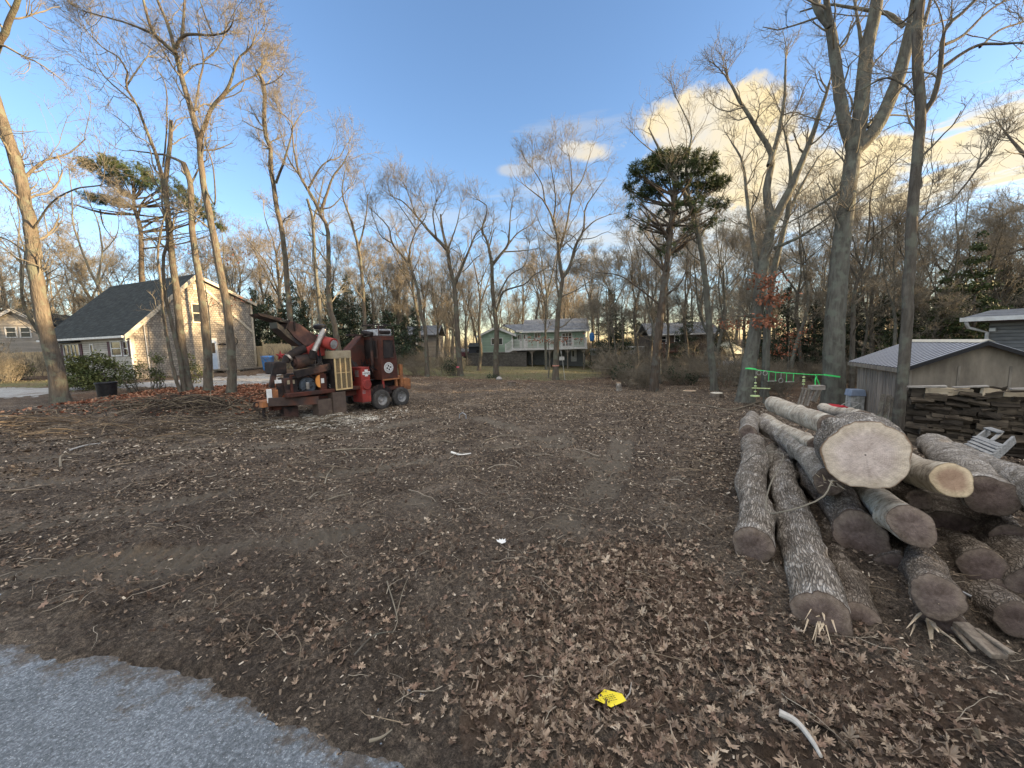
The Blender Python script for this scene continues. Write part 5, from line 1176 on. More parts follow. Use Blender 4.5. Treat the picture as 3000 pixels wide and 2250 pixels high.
# basement door
a = g3_(1540, 655, .05); b_ = g3_(1630, 835, .05); dd = MB().box(a[0], b_[0], -.01, .045, b_[1], a[1]).build('basement_door', M_white, r3); MB().box(a[0] + .18, b_[0] - .35, -.02, -.012, a[1] - .9, a[1] - .1).build('pane', M_glass, dd)
# deck: part of the house
dl = g3_(628, 640, -DP - 1.3); dr_ = g3_(1788, 615, -DP - 1.3); yd = -DP - 1.3
D = MB(); D.box(dl[0], dr_[0], yd + .05, -.005, dkz - .14, dkz - .02); deck = D.build('deck', M_oldwood, r3)
MB().box(dl[0] - .02, dr_[0] + .02, yd, yd + .045, dkz - .30, dkz - .0).box(dr_[0] + .021, dr_[0] + .06, yd, -.01, dkz - .3, dkz).build('fascia', M_white, deck)
rl_ = MB(); px_ = [655, 828, 1030, 1217, 1395, 1575, 1772]; zt = dkz + 1.0
xs_ = [g3_(p, 560, yd)[0] for p in px_]; xs_[0] = dl[0] + .05; xs_[-1] = dr_[0] - .05
pst = MB()
for x_ in xs_: pst.box(x_ - .07, x_ + .07, yd + .05, yd + .19, dkz - .02, zt + .12)
pst.build('railing_post', M_white, deck)
for i_ in range(len(xs_) - 1):
    rl_.box(xs_[i_] + .07, xs_[i_ + 1] - .07, yd + .09, yd + .15, zt - .02, zt + .04); rl_.box(xs_[i_] + .07, xs_[i_ + 1] - .07, yd + .09, yd + .15, dkz + .08, dkz + .13)
    n = int((xs_[i_ + 1] - xs_[i_]) / .13)
    for k in range(1, n): x_ = xs_[i_] + (xs_[i_ + 1] - xs_[i_]) * k / n; rl_.box(x_ - .018, x_ + .018, yd + .10, yd + .14, dkz + .131, zt - .021)
rl_.build('railing', M_white, deck)
# stair at the left end, going down to the left
sx0 = g3_(535, 700, yd)[0]; stt = MB(); zlow = g3_(535, 700, yd)[1]; n = 5
for k in range(n): x1 = dl[0] - (dl[0] - sx0) * k / n; z1 = dkz - (dkz - zlow) * (k + 1) / n; stt.box(x1 - (dl[0] - sx0) / n - .03, x1, yd + .1, yd + 1.1, z1 + .1, z1 + .15)
stt.bar((dl[0], yd + .06, dkz - .2), (sx0, yd + .06, zlow - .05), .05, .28); stt.box(sx0 - .07, sx0 + .07, yd + .05, yd + .19, zlow, zlow + 1.1); stt.bar((dl[0], yd + .12, zt), (sx0, yd + .12, zlow + 1.0), .05, .06)
for k in range(1, 9): u = k / 9; x_ = dl[0] + (sx0 - dl[0]) * u; z_ = dkz + (zlow - dkz) * u; stt.box(x_ - .018, x_ + .018, yd + .1, yd + .14, z_, z_ + .98)
stt.build('deck_stair', M_white, deck)
for p in (633, 940, 1213, 1490, 1740):
    x_ = g3_(p, 700, yd)[0]; x_ = min(max(x_, dl[0] + .1), dr_[0] - .1); z0 = hz(*(H3.wld([x_, yd, 0])[:2])) - H3.o[2] - .1
    q_ = MB(); q_.box(x_ - .06, x_ + .06, yd + .06, yd + .18, z0, dkz - .145)
    for s_ in (-1, 1): q_.bar((x_ + s_ * .06, yd + .12, dkz - .7), (x_ + s_ * .5, yd + .12, dkz - .17), .08, .08)
    q_.build('deck_post', M_oldwood, deck)
# side stair at right
n = 5; rs = g3_(1795, 660, yd + .4); ss_ = MB()
zg0 = hz(*H3.wld([mr + 2, 0, 0])[:2]) - H3.o[2]
for k in range(n): ss_.box(mr + .5, mr + 3.0 + .15 * k, -.6 - .5 * k, -.1 - .5 * k + .02, zg0 - .1 + 0, zg0 + (dkz - .3 - zg0) * (n - k) / n)
ss_ = ss_.build('garden_steps', M_oldwood); ss_.location = r3.location; ss_.rotation_euler = r3.rotation_euler; tag(ss_, 'broad timber garden steps right of the green house', 'steps')
ac = MB().box(mr + .45, mr + 1.2, yd + .9, yd + 1.6, dkz - 1.15, dkz - .35).build('air_conditioner', mat('ac_metal', (.33, .34, .34), (.22, .23, .23), rough=.6, kind='clap'), bevel=.03); ac.location = r3.location; ac.rotation_euler = r3.rotation_euler; tag(ac, 'grey outdoor unit at the right end of the white deck', 'air conditioner')
MB().lathe([(.02, dkz - .9), (.02, dkz - .4)], (mr + .8, yd + 1.2, 0), 6)
bb = MB().lathe([(.10, -.6), (.28, -.5), (.34, 0), (.30, .35), (.15, .5)], (mr + .75, -.6, dkz + 1.2), 16).build('covered_grill', mat('blue_cover', (.05, .22, .52), (.03, .13, .36), rough=.5, scale=5, bump=.02), smooth=True); bb.location = r3.location; bb.rotation_euler = r3.rotation_euler; tag(bb, 'bright blue covered bundle beside the right end of the deck', 'covered grill')
# retaining wall
M_block = mat('stone_blocks', (.17, .16, .145), (.10, .095, .085), rough=.95, scale=4, kind='brick', bump=.02)
rw0 = g3_(-60, 760, yd - .1)[0]; rw1 = g3_(855, 760, yd - .1)[0]; zt_ = g3_(300, 712, yd - .1)[1]
rwm = MB().box(rw0, rw1, yd - .3, yd - .02, -.6, zt_).box(rw1 - .35, rw1, yd - .015, -.1, -.6, zt_).box(rw0, rw1 + .1, yd - .36, yd + .02, zt_ + .003, zt_ + .08).build('retaining_wall', M_block); rwm.location = r3.location; rwm.rotation_euler = r3.rotation_euler; tag(rwm, 'low grey block retaining wall below the sage gable', 'retaining wall')
# leaning board and rope
bd = g3_(1400, 790, yd - 1.2); o = MB().box(bd[0] - .3, bd[0] + .3, yd - 1.25, yd - 1.2, bd[1] - .22, bd[1] + .22).tube([(bd[0] - .2, yd - 1.22, bd[1] + 2.5), (bd[0] - .02, yd - 1.22, bd[1] + .22)], .02, 5).build('hanging_board', M_white); o.location = r3.location; o.rotation_euler = r3.rotation_euler; tag(o, 'small white board hanging beneath the deck', 'board')

# ---- brown house behind the thicket
def zb_(x, y): return 1750 + x * .24864, 900 + y * .24864
gp = PX(*zb_(1000, 700), 44); H4 = Fr(gp[0], gp[1], R(-8), oz=hz(gp[0], gp[1])); r4 = empty('brown_house', H4.o, H4.yaw, label='dark brown shingled house half hidden behind the thicket', cat='house')
def g4_(x, y, c=0.0): return H4.ony(*zb_(x, y), c)
xl = g4_(620, 400)[0]; xr = g4_(1420, 400)[0]; ev4 = g4_(1000, 318)[1]; rd4 = g4_(1000, 190, 3)[1]
MB().box(xl, xr, 0, 7, -1, ev4).build('wall', M_brownwall, r4)
MB().prism([(xl - .3, -.4, ev4 - .05), (xr + .3, -.4, ev4 - .05), (xr + .3, 3.2, rd4), (xl - .3, 3.2, rd4)], (0, 0, .14)).prism([(xl - .3, 3.202, rd4), (xr + .3, 3.202, rd4), (xr + .3, 7.3, ev4), (xl - .3, 7.3, ev4)], (0, 0, .14)).build('roof', M_roofg, r4)
MB().box(xl - .3, xr + .3, -.5, -.42, ev4 - .08, ev4 + .08).build('gutter', M_white, r4)
for xa, xb, ya, yb in ((915, 965, 335, 405), (640, 660, 335, 450), (755, 805, 345, 420)):
    a = g4_(xa, ya); b_ = g4_(xb, yb); window(r4, '', 'y', 0, a[0], b_[0], b_[1], a[1], -1, mull=0, cross=1)
dz = g4_(800, 520, -2)[1]; x0, x1 = g4_(640, 520, -2)[0], g4_(1060, 520, -2)[0]; d4_ = MB().box(x0, x1, -2.2, -.005, dz - .15, dz); 
for x_ in np.linspace(x0 + .1, x1 - .1, 4): d4_.box(x_ - .07, x_ + .07, -2.19, -2.05, -.8, dz + 1.0)
d4_.box(x0, x1, -2.2, -2.14, dz + .92, dz + 1.0).box(x0, x1, -2.2, -2.14, dz + .45, dz + .5).bar((x1, -2.1, dz), (x1 + 2.2, -2.1, .2), .06, .25).bar((x1, -2.1, dz + .95), (x1 + 2.2, -2.1, 1.1), .06, .08); d4_.build('deck', mat('red_brown_deck', (.12, .06, .045), (.07, .04, .03), rough=.8, scale=5), r4)
# white trailer at left of it
gp = PX(1880, 1005, 47); a = PX(1845, 985, 47); o = MB().box(-2.0, 1.6, -1.2, 1.2, .55, 2.6).build('white_trailer', M_white, bevel=.15); o.location = (gp[0] - .8, 48.5, hz(gp[0], 48.5)); tag(o, 'white box trailer behind the trees right of the cedar', 'trailer')
# tarp-covered boat and pool
bp = PX(*zb_(1590, 600), 38); bz = hz(bp[0], bp[1])
bt = empty('covered_boat', (bp[0], bp[1], bz), R(8), label='boat under a white and tan tarpaulin behind the thicket', cat='boat')
def bl(x, y): p = PX(*zb_(x, y), 38); return p[0] - bp[0], p[2] - bz
q0 = bl(1420, 470); q1_ = bl(1770, 470); tp = bl(1520, 395); lo = bl(1590, 590)
V = []; F_ = []; nx, ny = 15, 7
for i_ in range(nx):
    u = i_ / (nx - 1); x_ = q0[0] + (q1_[0] - q0[0]) * u; hgt_ = lo[1] + (tp[1] - lo[1]) * (.62 + .38 * math.exp(-((u - .3) / .28) ** 2)) * (1 - max(0, u - .75) * 1.6)
    for j_ in range(ny):
        t = -1 + 2 * j_ / (ny - 1); V.append((x_, t * 1.15, lo[1] + (hgt_ - lo[1]) * (1 - abs(t) ** 1.7 * .75) + .03 * math.sin(i_ * 2.1 + j_)))
for i_ in range(nx - 1):
    for j_ in range(ny - 1): a_ = i_ * ny + j_; F_.append((a_, a_ + ny, a_ + ny + 1, a_ + 1))
mb = MB(); mb.add(V, F_); mb.build('tarpaulin', mat('tan_tarp', (.62, .62, .52), (.36, .34, .22), rough=.6, scale=1.2), bt, smooth=True)
MB().prism([(q0[0] + .3, -1, lo[1] + .1), (q1_[0] - .1, -1, lo[1] + .1), (q1_[0] - .3, -.8, lo[1] - .7), (q0[0] + .7, -.8, lo[1] - .7)], (0, 2, 0)).build('hull', M_white, bt)
w0 = bl(1400, 700); w1_ = bl(1760, 700); zt = bl(1600, 610)[1]
o = MB().lathe([(1.0, -.1), (1.02, .35), (1.0, .9), (.9, .95)], (0, 0, 0), 20).build('covered_pile', mat('grey_blue_tarp', (.42, .47, .55), (.30, .34, .41), rough=.5, scale=3, bump=.05), smooth=True); px1 = PX(*zb_(1580, 700), 32); o.location = (px1[0], px1[1], hz(px1[0], px1[1])); o.scale = (2.4, 1.4, 1.25); tag(o, 'pale blue tarped heap in front of the covered boat', 'tarped heap')

# ---- small far house left of centre, parked car and dark shed
def zc(x, y): return 750 + x * .29385, 900 + y * .29385
gp = PX(*zc(1640, 400), 62); H5 = Fr(gp[0], gp[1], 0, oz=hz(gp[0], gp[1])); r5 = empty('white_house', H5.o, 0, label='far small house with white trim right of the chipper cab', cat='house')
xa, xb = H5.ony(*zc(1480, 300), 0)[0], H5.ony(*zc(1800, 300), 0)[0]; ez = H5.ony(*zc(1600, 285), 0)[1]; MB().box(xa, xb, 0, 6, -.6, ez).build('wall', mat('dull_siding', (.22, .21, .19), (.17, .16, .15), kind='clap', scale=2), r5)
MB().prism([(xa - .4, -.5, ez), (xb + .4, -.5, ez), (xb + .4, 3, ez + 1.6), (xa - .4, 3, ez + 1.6)], (0, 0, .14)).prism([(xa - .4, 3.002, ez + 1.6), (xb + .4, 3.002, ez + 1.6), (xb + .4, 6.4, ez), (xa - .4, 6.4, ez)], (0, 0, .14)).build('roof', M_roofg, r5)
for a0, a1, y0, y1 in ((1538, 1560, 300, 345), (1650, 1675, 295, 330)):
    a = H5.ony(*zc(a0, y0), 0); b_ = H5.ony(*zc(a1, y1), 0); window(r5, '', 'y', 0, a[0], b_[0], b_[1], a[1], -1, mull=1)
a = H5.ony(*zc(1578, 300), 0); b_ = H5.ony(*zc(1610, 380), 0); dd = MB().box(a[0], b_[0], -.06, -.003, b_[1], a[1]).build('door', M_white, r5); MB().box(a[0] + .3, b_[0] - .3, -.07, -.062, (a[1] + b_[1]) / 2, a[1] - .2).build('pane', M_glass, dd)
gp = PX(*zc(2110, 370), 60); cz_ = hz(gp[0], gp[1]); car = empty('parked_car', (gp[0], gp[1], cz_ + .35), R(80), label='dark parked car seen far off between trunks left of the green house', cat='car')
M_car = mat('dark_car_paint', (.10, .025, .03), (.05, .015, .02), rough=.3, scale=1)
b0 = MB().prism([(-2.1, -.85, .35), (2.1, -.85, .35), (2.15, -.85, .8), (1.5, -.85, .95), (.9, -.85, 1.0), (-2.0, -.85, 1.0)], (0, 1.7, 0)); b0.build('body', M_car, car, bevel=.08)
MB().prism([(.9, -.75, 1.003), (.3, -.68, 1.5), (-1.6, -.68, 1.5), (-1.95, -.75, 1.003)], (0, 1.45, 0)).build('cabin', M_glass, car, bevel=.08)
for sx_ in (-1.35, 1.35):
    for sy_ in (-.82, .82): w_ = MB().lathe([(.2, -.1), (.33, -.1), (.33, .1), (.2, .1)], (sx_, sy_, .33), 16, 'y').build('wheel', M_black, car)
for sy_ in (-.6, .6): MB().box(2.14, 2.18, sy_ - .15, sy_ + .15, .62, .76).build('headlight', M_white, car)
gp = PX(*zc(2190, 370), 57); sh_ = empty('dark_shed', (gp[0] + .5, gp[1], hz(gp[0], gp[1]) + .3), R(-10), label='small dark garden shed right behind the left end of the green house', cat='shed')
MB().box(-1.3, 1.3, -1, 1, -.3, 2.0).build('wall', mat('dark_shed_wall', (.06, .07, .085), (.04, .045, .055), rough=.7, kind='clap'), sh_); MB().prism([(-1.45, -1.15, 1.95), (1.45, -1.15, 1.95), (1.45, 0, 2.5), (-1.45, 0, 2.5)], (0, 0, .06)).prism([(-1.45, .002, 2.5), (1.45, .002, 2.5), (1.45, 1.15, 1.95), (-1.45, 1.15, 1.95)], (0, 0, .06)).build('roof', M_roofd, sh_); MB().lathe([(.28, -.02), (.28, .02)], (.1, -1.04, 1.3), 16, 'y').build('round_vent', M_black, sh_)

# ---- cottage roof glimpsed behind the chute
gp = PX(835, 1020, 44); r6 = empty('cottage', (gp[0], gp[1], hz(gp[0], gp[1])), R(20), label='grey cottage gable glimpsed over the fence behind the chipper chute', cat='house')
MB().prism([(-3, 0, -.3), (3, 0, -.3), (3, 0, 1.7), (0, 0, 3.6), (-3, 0, 1.7)], (0, 6, 0)).build('wall', M_shingle, r6); rr6 = MB(); rr6.prism([(-3.4, -.3, 1.5), (0, -.3, 3.65), (0, -.3, 3.8), (-3.4, -.3, 1.65)], (0, 6.6, 0)); rr6.prism([(.002, -.3, 3.65), (3.4, -.3, 1.5), (3.4, -.3, 1.65), (.002, -.3, 3.8)], (0, 6.6, 0)); rr6.build('roof', M_roofd, r6)
tr = MB(); rake(tr, (-3.4, 1.66), (0, 3.81), .2, y0=-.305); rake(tr, (0, 3.81), (3.4, 1.66), .2, y0=-.305); tr.build('rake_board', M_white, r6)

# ---- stockade fences
def fence(p0, p1, h, label, n=None, seed=0):
    p0 = np.array(p0, float); p1 = np.array(p1, float); d = p1 - p0; L_ = np.hypot(d[0], d[1]); yaw = math.atan2(d[1], d[0]); g = np.random.default_rng(seed)
    z0 = hz(*p0[:2]); root = empty('stockade_fence', (p0[0], p0[1], z0), yaw, label=label, cat='fence'); n = n or int(L_ / .105); mb = MB()
    for k in range(n):
        x_ = L_ * k / n; wv = p0[:2] + d[:2] * k / n; zb_k = hz(*wv) - z0; w_ = L_ / n * .92; t = zb_k + h + g.normal() * .012; y_ = g.normal() * .004
        mb.prism([(x_, y_, zb_k - .1), (x_ + w_, y_, zb_k - .1), (x_ + w_, y_, t - .07), (x_ + w_ / 2, y_, t), (x_, y_, t - .07)], (0, .022, 0))
    mb.build('pickets', M_fence, root); po = MB(); m = max(2, int(L_ / 2.4) + 1)
    for k in range(m):
        x_ = L_ * k / (m - 1); wv = p0[:2] + d[:2] * k / (m - 1); zb_k = hz(*wv) - z0; MB().box(x_ - .05, x_ + .05, .04, .14, zb_k - .1, zb_k + h + .1).build('post', M_fence, root)
    for q in (.35, h - .35): po.box(0, L_, .026, .06, q, q + .09)
    po.build('rail', M_fence, root); return root
a = PX(742, 1085, 30.6); b_ = PX(775, 1088, 29.5); c_ = PX(905, 1085, 30.5)
fence(PX(722, 1080, 31.2), b_, 1.75, 'short fence wing meeting the shingled house corner', seed=1); fence(b_ + np.array([.06, 0, 0]), c_, 1.95, 'cedar picket fence with a red star, behind the blue cart', seed=2)
fence(PX(-160, 1110, 27), PX(158, 1110, 29), 1.8, 'cedar picket fence in the yard of the beige house at the left', seed=3)
# star
sp = PX(822, 1042, 29.3); mb = MB(); pts = []
for k in range(10): rr_ = .42 if k % 2 == 0 else .17; t = math.pi / 2 + k * math.pi / 5; pts.append((rr_ * math.cos(t), 0, rr_ * math.sin(t)))
mb.add([(0, -.10, 0), (0, .0, 0)] + pts, [(0, 2 + k, 2 + (k + 1) % 10) for k in range(10)] + [(1, 2 + (k + 1) % 10, 2 + k) for k in range(10)])
o = mb.build('barn_star', mat('red_metal', (.42, .045, .05), (.25, .03, .035), rough=.45)); o.location = tuple(sp); tag(o, 'red five-pointed metal star hung on the picket fence', 'wall star')
# blue cart
cp = PX(788, 1093, 27.8); cp[2] = hz(cp[0], cp[1]); ct = empty('recycling_cart', cp, R(20), label='blue wheeled recycling cart standing before the cedar fence', cat='bin')
M_blue = mat('blue_plastic', (.045, .19, .46), (.03, .13, .35), rough=.45, scale=3)
V = [(-.27, -.27, .08), (.27, -.27, .08), (.27, .27, .08), (-.27, .27, .08), (-.34, -.36, 1.0), (.34, -.36, 1.0), (.34, .36, 1.0), (-.34, .36, 1.0)]
MB().add(V, [(3, 2, 1, 0), (4, 5, 6, 7), (0, 1, 5, 4), (1, 2, 6, 5), (2, 3, 7, 6), (3, 0, 4, 7)]).box(-.12, .12, -.345, -.29, .5, .62).build('body', M_blue, ct, bevel=.03)
MB().prism([(-.37, -.40, 1.0), (-.37, .38, 1.003), (-.37, .30, 1.10), (-.37, -.25, 1.12)], (.74, 0, 0)).build('lid', M_blue, ct, bevel=.025)
for s_ in (-.27, .27): MB().lathe([(.03, -.03), (.12, -.03), (.12, .03), (.03, .03)], (s_, .30, .12), 14, 'x').build('wheel', M_black, ct)
# black tub by the shrub
cp = GP(315, 1158); cp = PX(315, 1158, 16.6); cp[2] = hz(cp[0], cp[1]); o = MB().lathe([(.30, 0), (.34, .5), (.365, .52), (.365, .58), (.34, .59), (.33, .56), (.30, .25), (.28, .05)], (0, 0, 0), 28).build('plastic_tub', M_black, smooth=True); o.location = tuple(cp); tag(o, 'round black plastic tub under the big evergreen shrub', 'tub')

# ---- metal-roofed shed at the right
HS = Fr(11.16, 10.8, math.atan2(-.40, .92), oz=-1.05); r7 = empty('wood_shed', HS.o, HS.yaw, label='weathered board shed with a ribbed metal roof', cat='shed')
W_, D_ = 2.85, 3.3; ev7 = .91 + 1.05; rd7 = 1.53 + 1.05
M_boards = mat('grey_barn_boards', (.40, .34, .27), (.17, .15, .13), rough=.95, scale=4, stretch=(3, 3, .25), kind='boards', bump=.012, spec=.1)
M_ply = mat('weathered_plywood', (.27, .235, .185), (.15, .13, .105), rough=.95, scale=1.6, stretch=(1.4, 1.4, .5), bump=.004, spec=.1)
lw = MB(); g = np.random.default_rng(9); n = 17
for k in range(n):
    y0 = D_ * k / n; lw.box(-.022 - g.random() * .012, .0, y0 + .012, y0 + D_ / n - .012, -.1, ev7 - .02)
MB().box(0.001, .05, 0.06, D_ - .02, -.1, ev7 - .03).build('dark_gap_backing', M_black, r7)  # black sheet added behind the planks to darken the gaps between them
lw.build('board_wall', mat('barn_planks', (.34, .29, .235), (.15, .135, .115), rough=.95, scale=4, stretch=(3, 3, .25), bump=.008, spec=.1), r7)
MB().prism([(0.0, 0, -.1), (W_, 0, -.1), (W_, 0, ev7), (W_ / 2, 0, rd7), (0.0, 0, ev7)], (0, .05, 0)).build('gable_wall', M_ply, r7)
bt_ = MB()
for x_ in (.02, 1.0, 1.98, W_ - .05): bt_.box(x_, x_ + .05, -.02, -.002, -.1, ev7 - .02)
bt_.build('batten', M_oldwood, r7)
MB().box(W_ - .05, W_, .055, D_, -.1, ev7 - .03).build('wall', M_ply, r7)
M_tin = mat('ribbed_metal', (.06, .062, .075), (.04, .042, .052), rough=.5, metal=.3, scale=6)
rs7 = (rd7 - ev7) / (W_ / 2); mrf = MB(); rib = MB(); eo = .22
for s_ in (0, 1):
    xe = -eo if s_ == 0 else W_ + eo; ze = ev7 - eo * rs7; xc = W_ / 2 + (-.001 if s_ == 0 else .001)
    mrf.prism([(xe, -.22, ze), (xc, -.22, rd7), (xc, -.22, rd7 + .03), (xe, -.22, ze + .03)], (0, D_ + .45, 0))
    for k in range(19): y_ = -.18 + (D_ + .37) * k / 18; rib.bar((xe + (.01 if s_ == 0 else -.01), y_, ze + .036), (xc, y_, rd7 + .036), .06, .012)
rb = mrf.build('roof', M_tin, r7); rib.build('ribs', mat('rib_metal', (.55, .56, .60), (.45, .46, .50), rough=.4, metal=.2), rb)
MB().prism([(W_ / 2 - .14, -.24, rd7 - .005), (W_ / 2, -.24, rd7 + .075), (W_ / 2 + .14, -.24, rd7 - .005), (W_ / 2, -.24, rd7 + .05)], (0, D_ + .49, 0)).build('ridge_cap', mat('cream_cap', (.62, .58, .47), (.5, .47, .4), rough=.4), rb)
tr = MB(); rake(tr, (-eo, ev7 - eo * rs7 + .02), (W_ / 2, rd7 + .02), .10, y0=-.225, th=.03); rake(tr, (W_ / 2, rd7 + .02), (W_ + eo, ev7 - eo * rs7 + .02), .10, y0=-.225, th=.03); tr.build('rake_board', M_black, r7)
MB().box(-eo - .03, -eo, -.2, D_ + .2, ev7 - eo * rs7 - .1, ev7 - eo * rs7 + .015).build('fascia', M_oldwood, r7)

# ---- grey house at the right rim
c0 = PX(2893, 1003, 14.5); H8 = Fr(c0[0], c0[1], R(-60), oz=-1.0); r8 = empty('clapboard_house', H8.o, H8.yaw, label='grey clapboard house with white gutter cut by the right rim', cat='house')
def g8(x, y, c=0): return H8.ony(2450 + x * .30137, 850 + y * .30137, c)
ev8 = g8(1500, 300)[1]
M_gclap = mat('grey_clapboard', (.235, .24, .235), (.15, .155, .155), rough=.9, scale=3, kind='clap', bump=.015, stretch=(.6, .6, 2))
MB().box(0, 9, 0, 7, -.3, ev8).build('wall', M_gclap, r8)
MB().prism([(-.55, -.65, ev8 + .05), (9.5, -.65, ev8 + .05), (9.5, 3.5, ev8 + .42), (-.55, 3.5, ev8 + .42)], (0, 0, .1)).prism([(-.55, 3.502, ev8 + .42), (9.5, 3.502, ev8 + .42), (9.5, 7.6, ev8 + .05), (-.55, 7.6, ev8 + .05)], (0, 0, .1)).prism([(.0, .1, ev8), (0, 6.9, ev8), (0, 3.5, ev8 + .4)], (.15, 0, 0)).build('roof', M_roofg, r8)
MB().box(-.6, 9.5, -.78, -.66, ev8 + .0, ev8 + .15).box(-.58, -.55, -.65, 3.5, ev8 + .0, ev8 + .02).build('gutter', M_white, r8); MB().box(-.5, 9.4, -.655, 0, ev8 - .02, ev8 + .02).build('soffit', mat('dark_red_soffit', (.10, .045, .035), (.07, .03, .025)), r8)
MB().tube([(-.45, -.7, ev8 - .02), (-.40, -.6, ev8 - .22), (-.02, -.08, ev8 - .42), (-.02, -.08, -.2)], .055, 10).build('downspout', M_white, r8, smooth=True)
lt = g8(1510, 385, -.1); MB().box(lt[0] - .05, lt[0] + .1, -.15, -.003, lt[1] - .06, lt[1] + .06).build('wall_light', M_white, r8)
# long dark rail far behind the shed
a = PX(2560, 980, 26); b_ = PX(2775, 975, 26); ra = empty('yard_rail', (a[0], a[1], hz(a[0], a[1])), math.atan2(b_[1] - a[1], b_[0] - a[0]), label='long low wooden rail behind the metal roof, seen through the trees', cat='rail'); L_ = np.hypot(*(b_ - a)[:2]); t_ = a[2] - hz(a[0], a[1])
MB().box(0, L_, -.05, .05, t_, t_ + .09).build('beam', M_oldwood, ra)
for k in range(5): MB().box(L_ * k / 4 - .06, L_ * k / 4 + .06, -.06, .06, -.3, t_ - .003).build('post', M_oldwood, ra)
# ------------------------------------------------------------------ wood chipper
def zk(x, y): return 700 + x * .25316, 880 + y * .25316
THK = R(54); zw = 16.4
wp = PX(*zk(1645, 1160), zw); ux = np.array([math.cos(THK), math.sin(THK)])
O_ = wp[:2] - ux * 4.0 + np.array([-math.sin(THK), math.cos(THK)]) * 1.0      # origin under the hitch on the centre line
HC = Fr(O_[0], O_[1], THK, oz=0.0)
gwy = PX(*zk(1645, 1262), zw)[2]; HC.o[2] = gwy
CH = empty('wood_chipper', HC.o, THK, label='large rusty red wood chipper trailer with an operator cab and raised chute', cat='wood chipper')
def ky(x, y, c=-1.0): return HC.ony(*zk(x, y), c)
def kx(x, y, c): return HC.onx(*zk(x, y), c)
M_rust = mat('rusty_red_paint', (0.105, 0.034, 0.022), (0.053, 0.022, 0.017), rough=.8, scale=4, c3=(.05, .028, .023), bump=.002)
M_red = mat('faded_red_paint', (.34, .045, .035), (.20, .035, .03), rough=.65, scale=3, bump=.001)
M_soot = mat('sooty_metal', (0.030, 0.022, 0.020), (0.013, 0.011, 0.011), rough=.8, scale=6, c3=(.085, .045, .035), bump=.004)
M_orange = mat('rusty_orange_steel', (0.408, 0.170, 0.068), (0.221, 0.093, 0.043), rough=.75, scale=5, c3=(.13, .06, .035))
M_tan = mat('dusty_tan_steel', (0.126, 0.093, 0.072), (0.084, 0.060, 0.048), rough=.8, scale=5, bump=.002)
M_chrome = mat('exhaust_metal', (0.448, 0.424, 0.384), (0.288, 0.264, 0.240), rough=.35, metal=.6, scale=5)
M_tyre = mat('dusty_tyre', (.075, .07, .064), (.04, .038, .036), rough=.9, scale=8, bump=.004)
M_rim = mat('grey_rim', (.34, .34, .34), (.20, .19, .18), rough=.6, scale=8)
M_dglass = mat('sooty_glass', (.035, .028, .026), (.018, .015, .015), rough=.55, spec=.3, scale=3)
M_cream = mat('dusty_cream_paint', (0.375, 0.315, 0.217), (0.285, 0.232, 0.150), rough=.7, scale=5)
M_wht = mat('white_sign_paint', (.75, .75, .72), (.62, .62, .6), rough=.6)
M_blk = M_black
def kbox(name, m, x0, x1, y0, y1, z0, z1, par=None, bev=.012): return MB().box(*sorted((x0, x1)), *sorted((y0, y1)), *sorted((z0, z1))).build(name, m, par or CH, bevel=bev)
RW = .425
xw1 = ky(1645, 1160)[0]; xw2 = xw1 + 1.02
def wheel(x, y, s):
    w_ = MB().lathe([(.22, -.11), (.33, -.125), (.39, -.12), (RW, -.09), (RW + .004, -.04), (RW - .012, -.035), (RW - .012, -.02), (RW + .006, -.015), (RW + .006, .015), (RW - .012, .02), (RW - .012, .035), (RW + .004, .04), (RW, .09), (.39, .12), (.33, .125), (.22, .11)], (x, y, RW), 36, 'y', False).build('wheel', M_tyre, CH, smooth=True)
    prof = [(.01, -.03), (.07, -.05), (.09, -.02), (.14, .02), (.20, -.06), (.235, -.12), (.245, -.10), (.235, .1), (.01, .1)] if s < 0 else [(.01, -.1), (.235, -.1), (.245, .10), (.235, .12), (.2, .06), (.14, -.02), (.09, .02), (.07, .05), (.01, .03)]
    MB().lathe(prof, (x, y, RW), 24, 'y').build('rim', M_rim, w_, smooth=True)
for x_ in (xw1, xw2):
    for y_, s in ((-1.0, -1), (.98, 1)): wheel(x_, y_, s)
    kbox('axle', M_soot, x_ - .06, x_ + .06, -.86, .84, RW - .06, RW + .06)
# frame
zf0 = ky(560, 1150, -.35)[1]
mb = MB(); zt_ = .95
mb.box(.9, xw2 + .75, -.62, -.48, .72, .92).box(.9, xw2 + .75, .48, .62, .72, .92).bar((.95, -.5, .78), (.1, -.12, .55), .14, .2).bar((.95, .5, .78), (.1, .12, .55), .14, .2).box(.901, 1.1, -.48, .48, .74, .9).box(2.4, 2.55, -.48, .48, .74, .9).box(xw2 + .5, xw2 + .7, -.48, .48, .74, .9)
mb.build('frame', M_rust, CH, bevel=.01)
